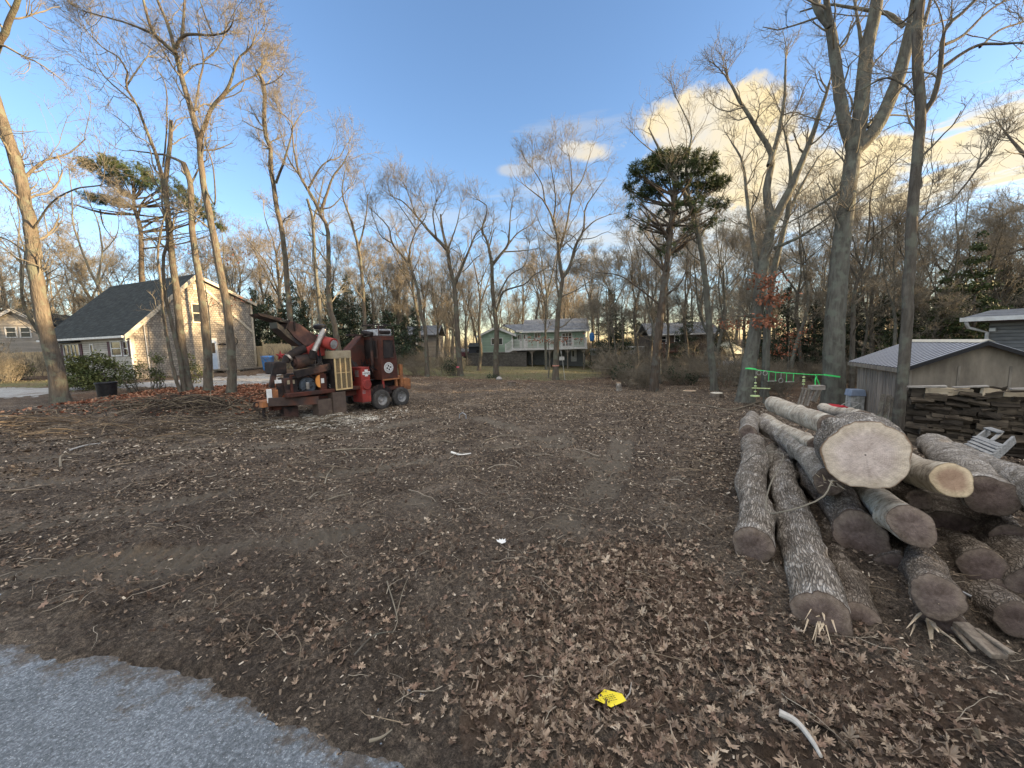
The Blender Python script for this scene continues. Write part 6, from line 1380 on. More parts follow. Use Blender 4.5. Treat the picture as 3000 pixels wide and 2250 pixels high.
# near side long beam of the drawbar
a = ky(350, 1180, -.55); b_ = ky(920, 1155, -.85)
MB().bar((a[0], -.45, a[1]), (b_[0], -.84, b_[1]), .14, .30).build('drawbar', mat('dark_brown_steel', (.085, .058, .048), (.05, .036, .032), rough=.75, scale=4, c3=(.13, .055, .035)), CH, bevel=.012)
h0 = ky(330, 1200, -.3); kbox('hitch', M_orange, h0[0] - .22, h0[0] + .30, -.42, .15, h0[1] - .10, h0[1] + .12)
MB().tube([(h0[0] - .1, -.25, h0[1] + .05), (h0[0] - .15, -.28, .02)], .05, 10).lathe([(.16, .0), (.16, .03)], (h0[0] - .15, -.28, 0), 14).build('jack_stand', M_soot, CH, smooth=True)
j = ky(600, 1400, -.45); j2 = ky(520, 1240, -.45); j3 = ky(685, 1240, -.45); kbox('landing_leg', M_soot, j2[0], j3[0], -.45, -.05, j[1] - .02, j2[1])
lp = ky(417, 1035, -.5); lq = ky(417, 1165, -.5); kbox('marker_post', M_orange, lp[0] - .09, lp[0] + .09, -.52, -.44, lq[1], lp[1]); kbox('marker_post', M_wht, lp[0] - .26, lp[0] - .10, -.50, -.43, lq[1] - .05, lp[1] + .04)
MB().prism([(lp[0] + .12, -.5, lq[1]), (lp[0] + .38, -.5, lq[1]), (lp[0] + .3, -.5, lq[1] + .2)], (0, .06, 0)).build('reflector', mat('orange_plastic', (.75, .16, .04), (.6, .12, .03), rough=.4), CH)
# tan steel box
a = ky(1085, 1070); b_ = ky(1250, 1300); kbox('battery_box', M_tan, a[0], b_[0], -1.0, -.45, b_[1], a[1]); kbox('battery_box', M_tan, a[0] - .55, a[0] - .015, -.93, -.47, b_[1] + .04, a[1] - .22)
kbox('step_rail', M_rust, a[0] - 1.6, b_[0] + .9, -.93, -.64, a[1] + .005, a[1] + .14)
# radiator housing
a = ky(1095, 640); b_ = ky(1315, 1020); xr0, xr1, zr0, zr1 = a[0], b_[0], b_[1], a[1]; zt2 = ky(1200, 582)[1]
rad = kbox('radiator_housing', M_soot, xr0, xr1, -.97, .35, zr0 - .06, zt2 - .07); kbox('radiator_cap', M_cream, xr0 - .04, xr1 + .02, -1.02, .36, zt2 - .30, zt2)
gr = MB(); x_a, x_b = xr0 + .03, xr1 - .02
for k in range(4): x_ = x_a + (x_b - x_a) * k / 3; gr.box(x_ - .022, x_ + .022, -1.02, -.972, zr0, zr1 - .06)
gr.box(x_a + .023, x_b - .023, -1.015, -.973, zr0, zr0 + .05).box(x_a + .023, x_b - .023, -1.015, -.973, zr1 - .11, zr1 - .06).box(x_a + .023, x_b - .023, -1.012, -.974, (zr0 + zr1) / 2 - .012, (zr0 + zr1) / 2 + .012)
gr.build('grille_frame', mat('yellow_frame', (.66, .49, .26), (.52, .37, .18), rough=.6), rad)  # one yellow-tan tone over the whole grille frame
mesh_ = MB(); n = 40
for k in range(n): z_ = zr0 + .055 + (zr1 - .17 - zr0) * k / n; mesh_.box(x_a, x_b, -1.0, -.975, z_, z_ + (zr1 - .17 - zr0) / n * .5)
mesh_.build('grille', mat('tan_grille', (.34, .26, .15), (.24, .18, .10), rough=.8, scale=30), rad)  # grille slats in a mottled tan
def text(s, size, loc, rot, m, par, name, ext=.003):
    cu = bpy.data.curves.new(name, 'FONT'); cu.body = s; cu.size = size; cu.extrude = ext; cu.align_x = 'CENTER'; cu.align_y = 'CENTER'; o = bpy.data.objects.new(name, cu); col.objects.link(o)
    bpy.context.view_layer.update(); me_ = bpy.data.meshes.new_from_object(o); bpy.data.objects.remove(o); bpy.data.curves.remove(cu)
    o = link(me_, name, None, par); me_.materials.clear(); me_.materials.append(m); o.location = loc; o.rotation_euler = rot; return o
ty, tz = kx(1035, 992, xr0 - .005)
text('C-2', .20, (xr0 - .006, ty, tz), (R(90), 0, R(-90)), M_wht, CH, 'lettering')
# engine bay
a = ky(520, 905, -.6); b_ = ky(690, 1130, -.6); cab_ = kbox('engine_panel', M_soot, a[0], b_[0], -.62, -.1, b_[1] - .15, a[1]); p_ = ky(602, 945, -.63); kbox('name_plate', M_cream, p_[0] - .13, p_[0] + .13, -.635, -.622, p_[1] - .07, p_[1] + .07, cab_, 0)
eng = kbox('engine_block', M_soot, .85, xr0 - .01, -.5, .6, .95, 1.75)
mb = MB()
g = np.random.default_rng(77)
for k in range(16):
    x_ = g.uniform(1.0, xr0 - .25); z_ = g.uniform(1.05, 1.8); mb.tube([(x_, -.5, z_), (x_ + g.normal() * .12, -.60 - g.random() * .12, z_ + g.normal() * .1), (x_ + g.normal() * .3, -.62, z_ + g.normal() * .2), (x_ + g.normal() * .3, -.5, z_ + g.normal() * .25)], .018 + .015 * g.random(), 6)
mb.build('hoses', M_black, CH, smooth=True)
fc = ky(800, 985, -.62); MB().lathe([(.02, -.1), (.10, -.1), (.12, -.05), (.28, -.04), (.30, 0), (.30, .06), (.02, .06)], (fc[0], -.60, fc[1]), 24, 'y').build('fan_pulley', mat('oily_steel', (.09, .11, .13), (.03, .035, .04), rough=.5, scale=9), CH, smooth=True)
p_ = ky(795, 985, -.74); kbox('filter', M_chrome, p_[0] - .06, p_[0] + .06, -.78, -.705, p_[1] - .15, p_[1] + .12, None, .03)
p_ = ky(930, 935, -.72); mb = MB(); hd = [(p_[0] + .02, -.74, p_[1] - .24)] + [(p_[0] + .02 - .16 * math.cos(t), -.74, p_[1] + .24 * math.sin(t)) for t in np.linspace(-math.pi / 2, math.pi / 2, 12)]
mb.prism(hd[1:], (0, .05, 0)).build('belt_guard', mat('orange_guard', (.85, .38, .10), (.7, .28, .07), rough=.5), CH); kbox('guard_panel', M_rust, p_[0] + .025, p_[0] + .28, -.73, -.5, p_[1] - .34, p_[1] + .26); kbox('name_plate', M_wht, p_[0] + .06, p_[0] + .18, -.737, -.732, p_[1] - .08, p_[1] + .1, None, 0)
# top of the front: dark tanks, beam
a = ky(405, 715, -.4); b_ = ky(560, 850, -.4); kbox('front_tank', M_soot, a[0], b_[0], -.42, .45, b_[1], a[1], None, .05)
MB().bar((a[0] + .02, -.38, a[1] - .2), (ky(378, 1010, -.4)[0], -.38, ky(378, 1010, -.4)[1]), .10, .16).build('front_guard', M_soot, CH)
kbox('small_panel', M_soot, a[0] - .02, b_[0] - .05, -.5, -.44, a[1] - 1.35, a[1] - .75); p_ = ky(450, 940, -.52); kbox('name_plate', M_wht, p_[0] - .1, p_[0] + .12, -.53, -.505, p_[1] - .06, p_[1] + .06, None, 0)
a = ky(650, 860, -.75); b_ = ky(1060, 765, -.75); MB().bar((a[0], -.74, a[1]), (b_[0] - .02, -.74, b_[1]), .16, .26).build('feed_beam', M_soot, CH, bevel=.015)
a = ky(640, 720, -.3); b_ = ky(850, 690, -.3); MB().tube([(a[0], -.3, a[1]), (b_[0], -.3, b_[1])], .26, 20).tube([(a[0] - .06, -.3, a[1]), (a[0], -.3, a[1])], .16, 16).tube([(b_[0] + .002, -.3, b_[1]), (b_[0] + .35, -.3, b_[1] + .05)], .15, 16).build('air_cleaner', M_soot, CH, smooth=True)
pp = [ky(*q, -.25) for q in ((540, 720), (550, 675), (600, 635), (680, 590), (760, 555))]; MB().tube([(q[0], -.25, q[1]) for q in pp], [.13, .14, .15, .16, .16], 16).build('intake_pipe', M_soot, CH, smooth=True)
q = ky(575, 665, -.25); MB().tube([(q[0] - .03, -.25, q[1] - .02), (q[0] + .03, -.25, q[1] + .02)], .165, 16).build('clamp', M_chrome, CH)
# rotor housing and red drum
a = ky(870, 470, -.35); b_ = ky(1010, 640, -.35); MB().prism([(a[0] - .25, -.45, b_[1]), (b_[0], -.45, b_[1]), (b_[0] - .1, -.45, (a[1] + b_[1]) / 2), (a[0] + .1, -.45, a[1]), (a[0] - .35, -.45, a[1] - .25)], (0, .9, 0)).build('rotor_housing', M_red, CH, bevel=.02)
a = ky(965, 470, -.5); b_ = ky(1095, 510, -.75); dr_ = MB().tube([(a[0], -.1, a[1] + .02), (b_[0] - .06, -.86, b_[1])], .235, 24).build('motor_drum', M_red, CH, smooth=True)
d_ = Vector((b_[0] - .06 - a[0], -.76, b_[1] - a[1] - .02)).normalized(); e_ = Vector((b_[0] - .06, -.86, b_[1])); MB().tube([tuple(e_), tuple(e_ + d_ * .03)], .17, 24).tube([tuple(e_ + d_ * .031), tuple(e_ + d_ * .06)], .10, 18).build('drum_cap', M_rim, dr_, smooth=True)
# exhaust stack
a = ky(868, 590, -.55); b_ = ky(990, 335, -.55); MB().tube([(a[0], -.55, a[1]), (b_[0], -.55, b_[1])], .105, 20).build('exhaust_stack', M_chrome, CH, smooth=True); c_ = ky(845, 640, -.5); MB().tube([(c_[0], -.5, c_[1] - .1), (a[0] - .01, -.55, a[1] - .01)], .14, 16).build('exhaust_base', M_soot, CH, smooth=True)
d_ = Vector((b_[0] - a[0], 0, b_[1] - a[1])).normalized(); e_ = Vector((b_[0], -.55, b_[1])); MB().tube([tuple(e_), tuple(e_ + d_ * .06)], .12, 18).build('exhaust_collar', M_black, CH)
q = ky(945, 305, -.4); MB().lathe([(.05, -.12), (.2, -.10), (.24, -.02), (.24, .05), (.12, .10), (.02, .10)], (q[0], -.35, q[1]), 22).build('rain_cap', M_black, CH, smooth=True)
# chute: lower duct and deflector
W2 = .34
def duct(name, top, botm, m, t=.03, par=None, w=W2):
    return MB().prism([(p[0], -w, p[1]) for p in top] + [(p[0], -w, p[1]) for p in botm[::-1]], (0, 2 * w, 0)).build(name, m, par or CH, bevel=.015)
tops = [ky(*q, -.3) for q in ((1005, 480), (835, 375), (700, 275), (575, 235))]; bots = [ky(*q, -.3) for q in ((880, 560), (760, 525), (640, 430), (555, 330))]
chu = duct('chute', tops, bots, mat('rusty_brown_steel', (.13, .065, .05), (.07, .04, .035), rough=.8, scale=5, c3=(.04, .028, .025)))
t2 = [ky(*q, -.3) for q in ((553, 325), (440, 255), (450, 330), (560, 430), (640, 470), (755, 530))]
under = [ky(*q, -.3) for q in ((757, 530), (640, 434), (552, 335), (435, 250), (450, 320), (560, 420), (700, 525))]; MB().prism([(p[0], -.30, p[1]) for p in under], (0, .60, 0)).build('chute_underside', M_black, chu)
t3 = [ky(*q, -.3) for q in ((570, 232), (430, 195), (300, 155), (205, 150))]; b3 = [ky(*q, -.3) for q in ((560, 268), (440, 240), (310, 200), (240, 182))]; duct('deflector', t3, b3, M_soot, par=chu, w=.36)
for q_ in ((640, 240, 650, 355), (585, 225, 545, 330)):
    a = ky(q_[0], q_[1], -.36); b_ = ky(q_[2], q_[3], -.36); MB().bar((a[0], -.37, a[1]), (b_[0], -.37, b_[1]), .04, .05).build('chute_strap', M_soot, chu)
a = ky(560, 238, -.36); MB().bar((a[0] - .25, -.35, a[1] + .005), (a[0] - .02, -.35, a[1] - .02), .02, .06).build('chute_lip', mat('grey_green_steel', (.20, .21, .17), (.13, .14, .11), rough=.7), chu)
MB().bar((tops[2][0], -.1, tops[2][1] - .5), (tops[0][0] - .2, -.1, 1.9), .09, .09).build('chute_ram', M_soot, CH)
# red fuel tank cabinet
a = ky(1410, 775, -1.05); b_ = ky(1535, 1168, -1.05); tank = kbox('fuel_cabinet', M_red, a[0], b_[0], -1.05, -.35, b_[1], a[1], None, .015); kbox('cabinet_skirt', M_tan, a[0] + .02, b_[0] - .02, -1.04, -.36, b_[1] - .05, b_[1] - .003)
q = ky(1480, 975, -1.06); MB().lathe([(.02, -.055), (.19, -.05), (.215, -.02), (.215, 0)], (q[0], -1.053, q[1]), 28, 'y').build('cabinet_lid', M_red, tank, smooth=True)
q = ky(1475, 845, -1.06); sg = MB(); sg.box(q[0] - .17, q[0] + .17, -1.062, -1.052, q[1] - .055, q[1] + .075).box(q[0] - .07, q[0] + .07, -1.060, -1.052, q[1] + .076, q[1] + .16).box(q[0] - .07, q[0] + .07, -1.060, -1.052, q[1] - .12, q[1] - .056).build('white_emblem', M_wht, tank)
mb = MB()
for k in range(7): mb.box(q[0] - .13 + .04 * k, q[0] - .11 + .04 * k, -1.067, -1.063, q[1] - .03 + .02 * (k % 2), q[1] + .04)
mb.build('emblem_marks', M_black, tank)
yy, zz = kx(1365, 850, a[0]); mb = MB()
for k in range(5): mb.box(a[0] - .012, a[0] - .001, yy - .14 + .02 * (k % 2), yy + .13, zz - .12 + .055 * k, zz - .09 + .055 * k)
mb.build('notice_lines', mat('pale_notice', (.30, .27, .26), (.2, .18, .17)), tank)
mb = MB(); q = ky(1440, 1080, -1.06)
for k in range(3): mb.box(q[0] - .03, q[0] + .11, -1.058, -1.051, q[1] + .05 * k, q[1] + .02 + .05 * k)
mb.build('notice_lines', MC['pale_notice'], tank)
# cab
a = ky(1632, 412); b_ = ky(1845, 865); bt = ky(1650, 925); xc0 = a[0]; top = ky(1795, 410); xc1 = b_[0]; zc0 = bt[1]; zc1 = a[1]
xt1 = top[0]; CY = .35
cab = MB(); cab.prism([(xc0, -.98, zc0), (xc1, -.98, zc0), (xc1, -.98, ky(1845, 690)[1]), (xt1, -.98, zc1), (xc0 + .02, -.98, zc1)], (0, .98 + CY, 0)); cab = cab.build('cab', M_rust, CH, bevel=.025)
a = ky(1672, 462, -.99); b_ = ky(1797, 462, -.99); c_ = ky(1790, 655, -.99); d_ = ky(1672, 668, -.99)
MB().prism([(a[0], -.992, a[1]), (b_[0] - .08, -.992, a[1]), (c_[0], -.992, d_[1]), (d_[0], -.992, d_[1])], (0, .008, 0)).build('side_window', M_dglass, cab)
fr_ = MB(); W_c = [(a[0], a[1]), (b_[0] - .08, a[1]), (c_[0], d_[1]), (d_[0], d_[1])]
for k in range(4): p, q = W_c[k], W_c[(k + 1) % 4]; fr_.bar((p[0], -.995, p[1]), (q[0], -.995, q[1]), .022, .04, up=(0, 1, 0))
fr_.build('window_frame', M_soot, cab)
y1_, z1_ = kx(1425, 475, xc0); y2_, z2_ = kx(1605, 660, xc0); lo_, hi_ = sorted((y1_, y2_)); hi_ = min(hi_, CY - .08); lo_ = max(lo_, -.9)
MB().box(xc0 - .012, xc0 + .03, lo_, hi_, z2_, z1_).build('windscreen', M_dglass, cab)
fr_ = MB(); fr_.box(xc0 - .03, xc0 - .013, lo_ - .05, lo_, z2_ - .05, z1_ + .05).box(xc0 - .03, xc0 - .013, hi_, hi_ + .05, z2_ - .05, z1_ + .05).box(xc0 - .03, xc0 - .013, lo_, hi_, z1_, z1_ + .05).box(xc0 - .03, xc0 - .013, lo_, hi_, z2_ - .05, z2_); fr_.build('windscreen_frame', M_soot, cab)
# round emblem: white disc, thin black ring, four dark arrow blocks about a diamond
q = ky(1735, 778, -1.0); c_ = (q[0], -.985, q[1]); em = MB().lathe([(.01, -.012), (.235, -.012), (.235, 0), (.01, 0)], c_, 32, 'y').build('round_emblem', M_wht, cab)
mb = MB(); rg_ = [(c_[0] + .155 * math.cos(t), c_[1] - .016, c_[2] + .155 * math.sin(t)) for t in np.linspace(0, 2 * math.pi, 33)]; mb.tube(rg_, .006, 4, caps=False)
for k in range(4):
    t = k * math.pi / 2 + .2; r1, r2 = .045, .115; P4 = [(r1 * math.cos(t - .5), r1 * math.sin(t - .5)), (r2 * math.cos(t - .42), r2 * math.sin(t - .42)), (r2 * 1.12 * math.cos(t + .15), r2 * 1.12 * math.sin(t + .15)), (r2 * .7 * math.cos(t + .62), r2 * .7 * math.sin(t + .62)), (r1 * math.cos(t + .5), r1 * math.sin(t + .5))]
    mb.prism([(c_[0] + p, c_[1] - .018, c_[2] + q2) for p, q2 in P4], (0, .006, 0))
for k in range(26):
    t = k * 2 * math.pi / 26
    if abs(math.sin(t)) < .2: continue
    mb.box(c_[0] + .195 * math.cos(t) - .008, c_[0] + .195 * math.cos(t) + .008, c_[1] - .018, c_[1] - .012, c_[2] + .195 * math.sin(t) - .012, c_[2] + .195 * math.sin(t) + .012)
mb.build('emblem_marks', M_black, em)
# base rail below the cab
kbox('cab_rail', M_orange, xc0 + .02, xc1 + .05, -1.02, -.985, zc0 - .03, zc0 + .035)
# roof unit
a = ky(1452, 335, -.8); b_ = ky(1760, 408, -.8); x0, x1 = xc0 - .02, xt1 + .0; ru = kbox('roof_unit', mat('greasy_white_metal', (.50, .52, .54), (.20, .20, .21), rough=.5, scale=7), x0 + .05, x1 - .02, -.85, CY - .05, zc1 + .02, zc1 + .30, None, .02)
MB().box(x0 + .15, x1 - .15, -.6, .1, zc1 + .303, zc1 + .36).lathe([(.05, 0), (.16, 0), (.16, .10), (.05, .12)], (x0 + .5, -.35, zc1 + .36), 16).tube([(x0 + .1, -.9, zc1 + .16), (x1 - .15, -.9, zc1 + .17)], .075, 12).tube([(x0 - .02, -.5, zc1 + .1), (x0 - .02, .1, zc1 + .2)], .09, 12).build('compressor', M_soot, ru, smooth=True)
rl_ = MB(); zt_ = zc1 + .50
rl_.tube([(x0, -.95, zc1 + .02), (x0, -.95, zt_ - .1), (x0 + .08, -.95, zt_), (x1 - .1, -.95, zt_ - .03), (x1, -.95, zt_ - .14), (x1 + .02, -.95, zc1 + .02)], .022, 8).tube([(x0, CY - .05, zc1 + .02), (x0, CY - .05, zt_ - .1), (x0 + .08, CY - .05, zt_), (x1 - .1, CY - .05, zt_ - .03), (x1, CY - .05, zt_ - .14), (x1 + .02, CY - .05, zc1 + .02)], .022, 8).tube([(x0 + .08, -.95, zt_), (x0 + .08, CY - .05, zt_)], .022, 8).tube([(x1 - .1, -.95, zt_ - .03), (x1 - .1, CY - .05, zt_ - .03)], .022, 8)
rl_.build('roof_rail', M_soot, CH, smooth=True)
a = ky(1250, 400, .1); b_ = ky(1420, 402, .1); MB().box(a[0], xc0 + .0, -.05, .25, a[1] - .04, a[1] + .03).build('visor', M_soot, CH)
# engine compartment between radiator and cab
a = ky(1330, 480, .1); MB().prism([(xr1 + .02, .1, 1.0), (xc0 - .04, .1, 1.0), (xc0 - .04, .1, a[1] + .3), (xr1 + .5, .1, a[1] - .5), (xr1 + .02, .1, a[1] - .9)], (0, .6, 0)).build('hood', M_rust, CH, bevel=.02)
a = ky(1400, 430, -.6); MB().tube([(xc0 - .12, -.55, a[1]), (xc0 - .14, -.55, a[1] - 1.4), (xc0 - .3, -.4, 1.3)], .06, 10).build('cab_post', M_soot, CH, smooth=True)
mb = MB(); g = np.random.default_rng(5)
for k in range(12):
    y_ = g.uniform(-.8, .2); mb.tube([(xc0 - .05, y_, 1.75 + g.normal() * .1), (xc0 - .2 - g.random() * .15, y_ + g.normal() * .1, 1.9 + g.normal() * .15), (xc0 - .35, y_ + g.normal() * .2, 1.6 + g.normal() * .1), (xc0 - .15, y_ + g.normal() * .2, 1.35)], .02 + .012 * g.random(), 6)
mb.build('hoses', M_black, CH, smooth=True)
# rear frame, orange
a = ky(1655, 1035, -.95); b_ = ky(1895, 965, -.95); c_ = ky(1870, 740, -.95); d_ = ky(1870, 960, -.95); e_ = ky(1820, 870, -.95); f_ = ky(1975, 905, -.95)
MB().bar((a[0] - .1, -.92, a[1]), (b_[0] + .1, -.92, a[1] + .02), .1, .13).build('rear_rail', M_rust, CH, bevel=.01)
MB().box(c_[0] - .07, c_[0] + .09, -.98, -.86, d_[1] - .15, c_[1]).build('rear_post', M_orange, CH, bevel=.01); MB().box(e_[0] - .05, e_[0] + .05, -.97, -.87, a[1] + .075, e_[1]).box(e_[0] + .051, c_[0] - .075, -.97, -.87, e_[1] - .10, e_[1]).build('rear_brace', M_orange, CH, bevel=.008)
MB().prism([(c_[0] + .1, -1.0, a[1] - .12), (f_[0], -1.0, a[1] - .12), (f_[0] + .02, -1.0, f_[1] - .02), (c_[0] + .3, -1.0, f_[1] + .06), (c_[0] + .1, -1.0, f_[1] + .02)], (0, 1.9, 0)).build('rear_bumper', M_orange, CH, bevel=.015)
MB().tube([(xc0 + .06, -.95, a[1] + .07), (xc0 + .05, -.95, zc0)], .05, 8).build('cab_leg', M_red, CH)
MB().box(xc0 + .12, c_[0] - .1, -.6, .4, a[1] + .1, zc0 - .06).build('valve_bank', M_black, CH)
MB().box(xw1 - .6, xw2 + .6, -.7, .7, RW + .12, RW + .28).build('suspension', M_soot, CH)
for x_ in (xw1, xw2):
    mb = MB(); ar = [(x_ + (RW + .09) * math.cos(t), RW + (RW + .09) * math.sin(t)) for t in np.linspace(.35, math.pi - .35, 9)]
    for p, q in zip(ar[:-1], ar[1:]): mb.bar((p[0], -.98, p[1]), (q[0], -.98, q[1]), .30, .02, up=(0, 1, 0))
    if x_ == xw1: mb.build('mudguard', M_soot, CH)
mb = MB(); g = np.random.default_rng(12)
for k in range(9):
    y_ = -.40 - .02 * k % .1; a0 = np.array([tops[0][0] - .3 - .06 * k, -.38, tops[0][1] - .1]); a1 = np.array([1.2 + .12 * k, -.55, 2.0 + g.normal() * .1]); m_ = (a0 + a1) / 2 + np.array([g.normal() * .1, -.18, -.25 - g.random() * .2]); mb.tube([tuple(p) for p in resample([a0, m_, a1], 8)], .016, 6)
for k in range(7):
    x_ = xr1 + .1 + .09 * k; mb.tube([tuple(p) for p in resample([(x_, -.3, 2.0 + g.normal() * .1), (x_ + g.normal() * .1, -.55, 1.7), (x_ + g.normal() * .15, -.5, 1.3)], 7)], .018, 6)
mb.build('hoses', M_black, CH, smooth=True)
MB().box(xr0 - 1.5, xr0 - .26, -.70, -.64, 1.701, 1.75).box(xr0 - 1.5, xr0 - 1.42, -.68, -.6, 1.0, 1.72).box(xr0 - .32, xr0 - .26, -.68, -.6, 1.0, 1.7).build('engine_guard', M_rust, CH, bevel=.005)
q_ = [(h0[0] - .28 + .09 * math.cos(t), -.14, h0[1] + .09 * math.sin(t)) for t in np.linspace(0, 2 * math.pi, 15)]; MB().tube(q_, .028, 6, caps=False).build('hitch_ring', M_soot, CH, smooth=True)
kbox('tail_light', mat('red_lens', (.5, .02, .02), (.35, .015, .015), rough=.3), c_[0] + .02, c_[0] + .1, -1.03, -1.002, a[1] - .02, a[1] + .08, None, .005) if False else None
print('CHIP', O_, HC.o, xw1, xw2, xr0, xr1, xc0, xc1, zc0, zc1)
# ------------------------------------------------------------------ the log pile
def endmat(name, c_mid, c_rim, dark, ringsc=42, rays=1.0):
    m = bpy.data.materials.new(name); N, L = nodes(m); b = N['Principled BSDF']; b.inputs['Roughness'].default_value = .85; b.inputs['Specular IOR Level'].default_value = .15
    tcn = N.new('ShaderNodeTexCoord'); sx = N.new('ShaderNodeSeparateXYZ'); L.new(tcn.outputs['UV'], sx.inputs[0])      # uv: radius, angle
    nzn = N.new('ShaderNodeTexNoise'); nzn.inputs['Scale'].default_value = 5; nzn.inputs['Detail'].default_value = 5; L.new(tcn.outputs['Object'], nzn.inputs['Vector'])
    def mt(op, a, c=None):
        n = N.new('ShaderNodeMath'); n.operation = op
        for i_, v in enumerate((a, c)):
            if v is None: continue
            if isinstance(v, (int, float)): n.inputs[i_].default_value = v
            else: L.new(v, n.inputs[i_])
        return n.outputs[0]
    def rp(f, st):
        r_ = N.new('ShaderNodeValToRGB'); e = r_.color_ramp.elements
        while len(e) < len(st): e.new(.5)
        for k, (p, c) in enumerate(st): e[k].position = p; e[k].color = (*c, 1)
        L.new(f, r_.inputs['Fac']); return r_.outputs['Color']
    def mx(f, a, c, bt='MIX'):
        n = N.new('ShaderNodeMixRGB'); n.blend_type = bt
        for s_, v in ((n.inputs[0], f), (n.inputs[1], a), (n.inputs[2], c)):
            if isinstance(v, (int, float)): s_.default_value = v
            elif isinstance(v, tuple): s_.default_value = (*v, 1)
            else: L.new(v, s_)
        return n.outputs[0]
    rad = mt('ADD', sx.outputs['X'], mt('MULTIPLY', mt('SUBTRACT', nzn.outputs['Fac'], .5), .16))
    base = rp(rad, [(.0, c_mid), (.55, c_mid), (.86, c_rim), (.95, c_rim), (1.0, dark)])
    ring = mt('SINE', mt('MULTIPLY', rad, ringsc * 3.0)); base = mx(1.0, base, rp(ring, [(.2, (.94, .93, .92)), (.7, (1, 1, 1))]), 'MULTIPLY')
    wv = N.new('ShaderNodeTexNoise'); wv.noise_dimensions = '2D'; cb = N.new('ShaderNodeCombineXYZ'); L.new(mt('MULTIPLY', sx.outputs['Y'], 26.0), cb.inputs[0]); L.new(mt('MULTIPLY', sx.outputs['X'], 1.3), cb.inputs[1]); L.new(cb.outputs[0], wv.inputs['Vector']); wv.inputs['Scale'].default_value = 1; wv.inputs['Detail'].default_value = 3
    base = mx(mt('MULTIPLY', rays, .9), base, mx(1.0, base, rp(wv.outputs['Fac'], [(.35, (.84, .82, .82)), (.62, (1.08, 1.07, 1.05))]), 'MULTIPLY'))
    n2 = N.new('ShaderNodeTexNoise'); n2.inputs['Scale'].default_value = 9; n2.inputs['Detail'].default_value = 6; L.new(tcn.outputs['Object'], n2.inputs['Vector'])
    base = mx(1.0, base, rp(n2.outputs['Fac'], [(.3, (.55, .52, .50) if name not in ('fresh_cut_wood', 'pale_cut_wood') else (.80, .77, .75)), (.6, (1.1, 1.1, 1.1))]), 'MULTIPLY')
    n4 = N.new('ShaderNodeTexNoise'); n4.inputs['Scale'].default_value = 34; n4.inputs['Detail'].default_value = 6; n4.inputs['Roughness'].default_value = .8; L.new(tcn.outputs['Object'], n4.inputs['Vector'])
    base = mx(1.0, base, rp(n4.outputs['Fac'], [(.35, (.70, .68, .66)), (.55, (1, 1, 1)), (.7, (1.22, 1.2, 1.14))] if name not in ('fresh_cut_wood', 'pale_cut_wood') else [(.35, (.86, .84, .82)), (.6, (1.06, 1.05, 1.03))]), 'MULTIPLY')
    bp = N.new('ShaderNodeBump'); bp.inputs['Distance'].default_value = .015; L.new(n4.outputs['Fac'], bp.inputs['Height']); L.new(bp.outputs[0], b.inputs['Normal'])
    L.new(base, b.inputs['Base Color']); return m
E_fresh = endmat('fresh_cut_wood', (.60, .51, .46), (.66, .57, .46), (.22, .15, .10), rays=.45)
E_pale = endmat('pale_cut_wood', (.42, .30, .22), (.66, .55, .39), (.30, .24, .16), rays=.2)
E_dirty = endmat('muddy_cut_wood', (.155, .12, .105), (.20, .16, .13), (.08, .06, .05), rays=.4)
E_dark = endmat('dark_cut_wood', (.13, .10, .09), (.15, .12, .10), (.06, .05, .04), rays=.3)
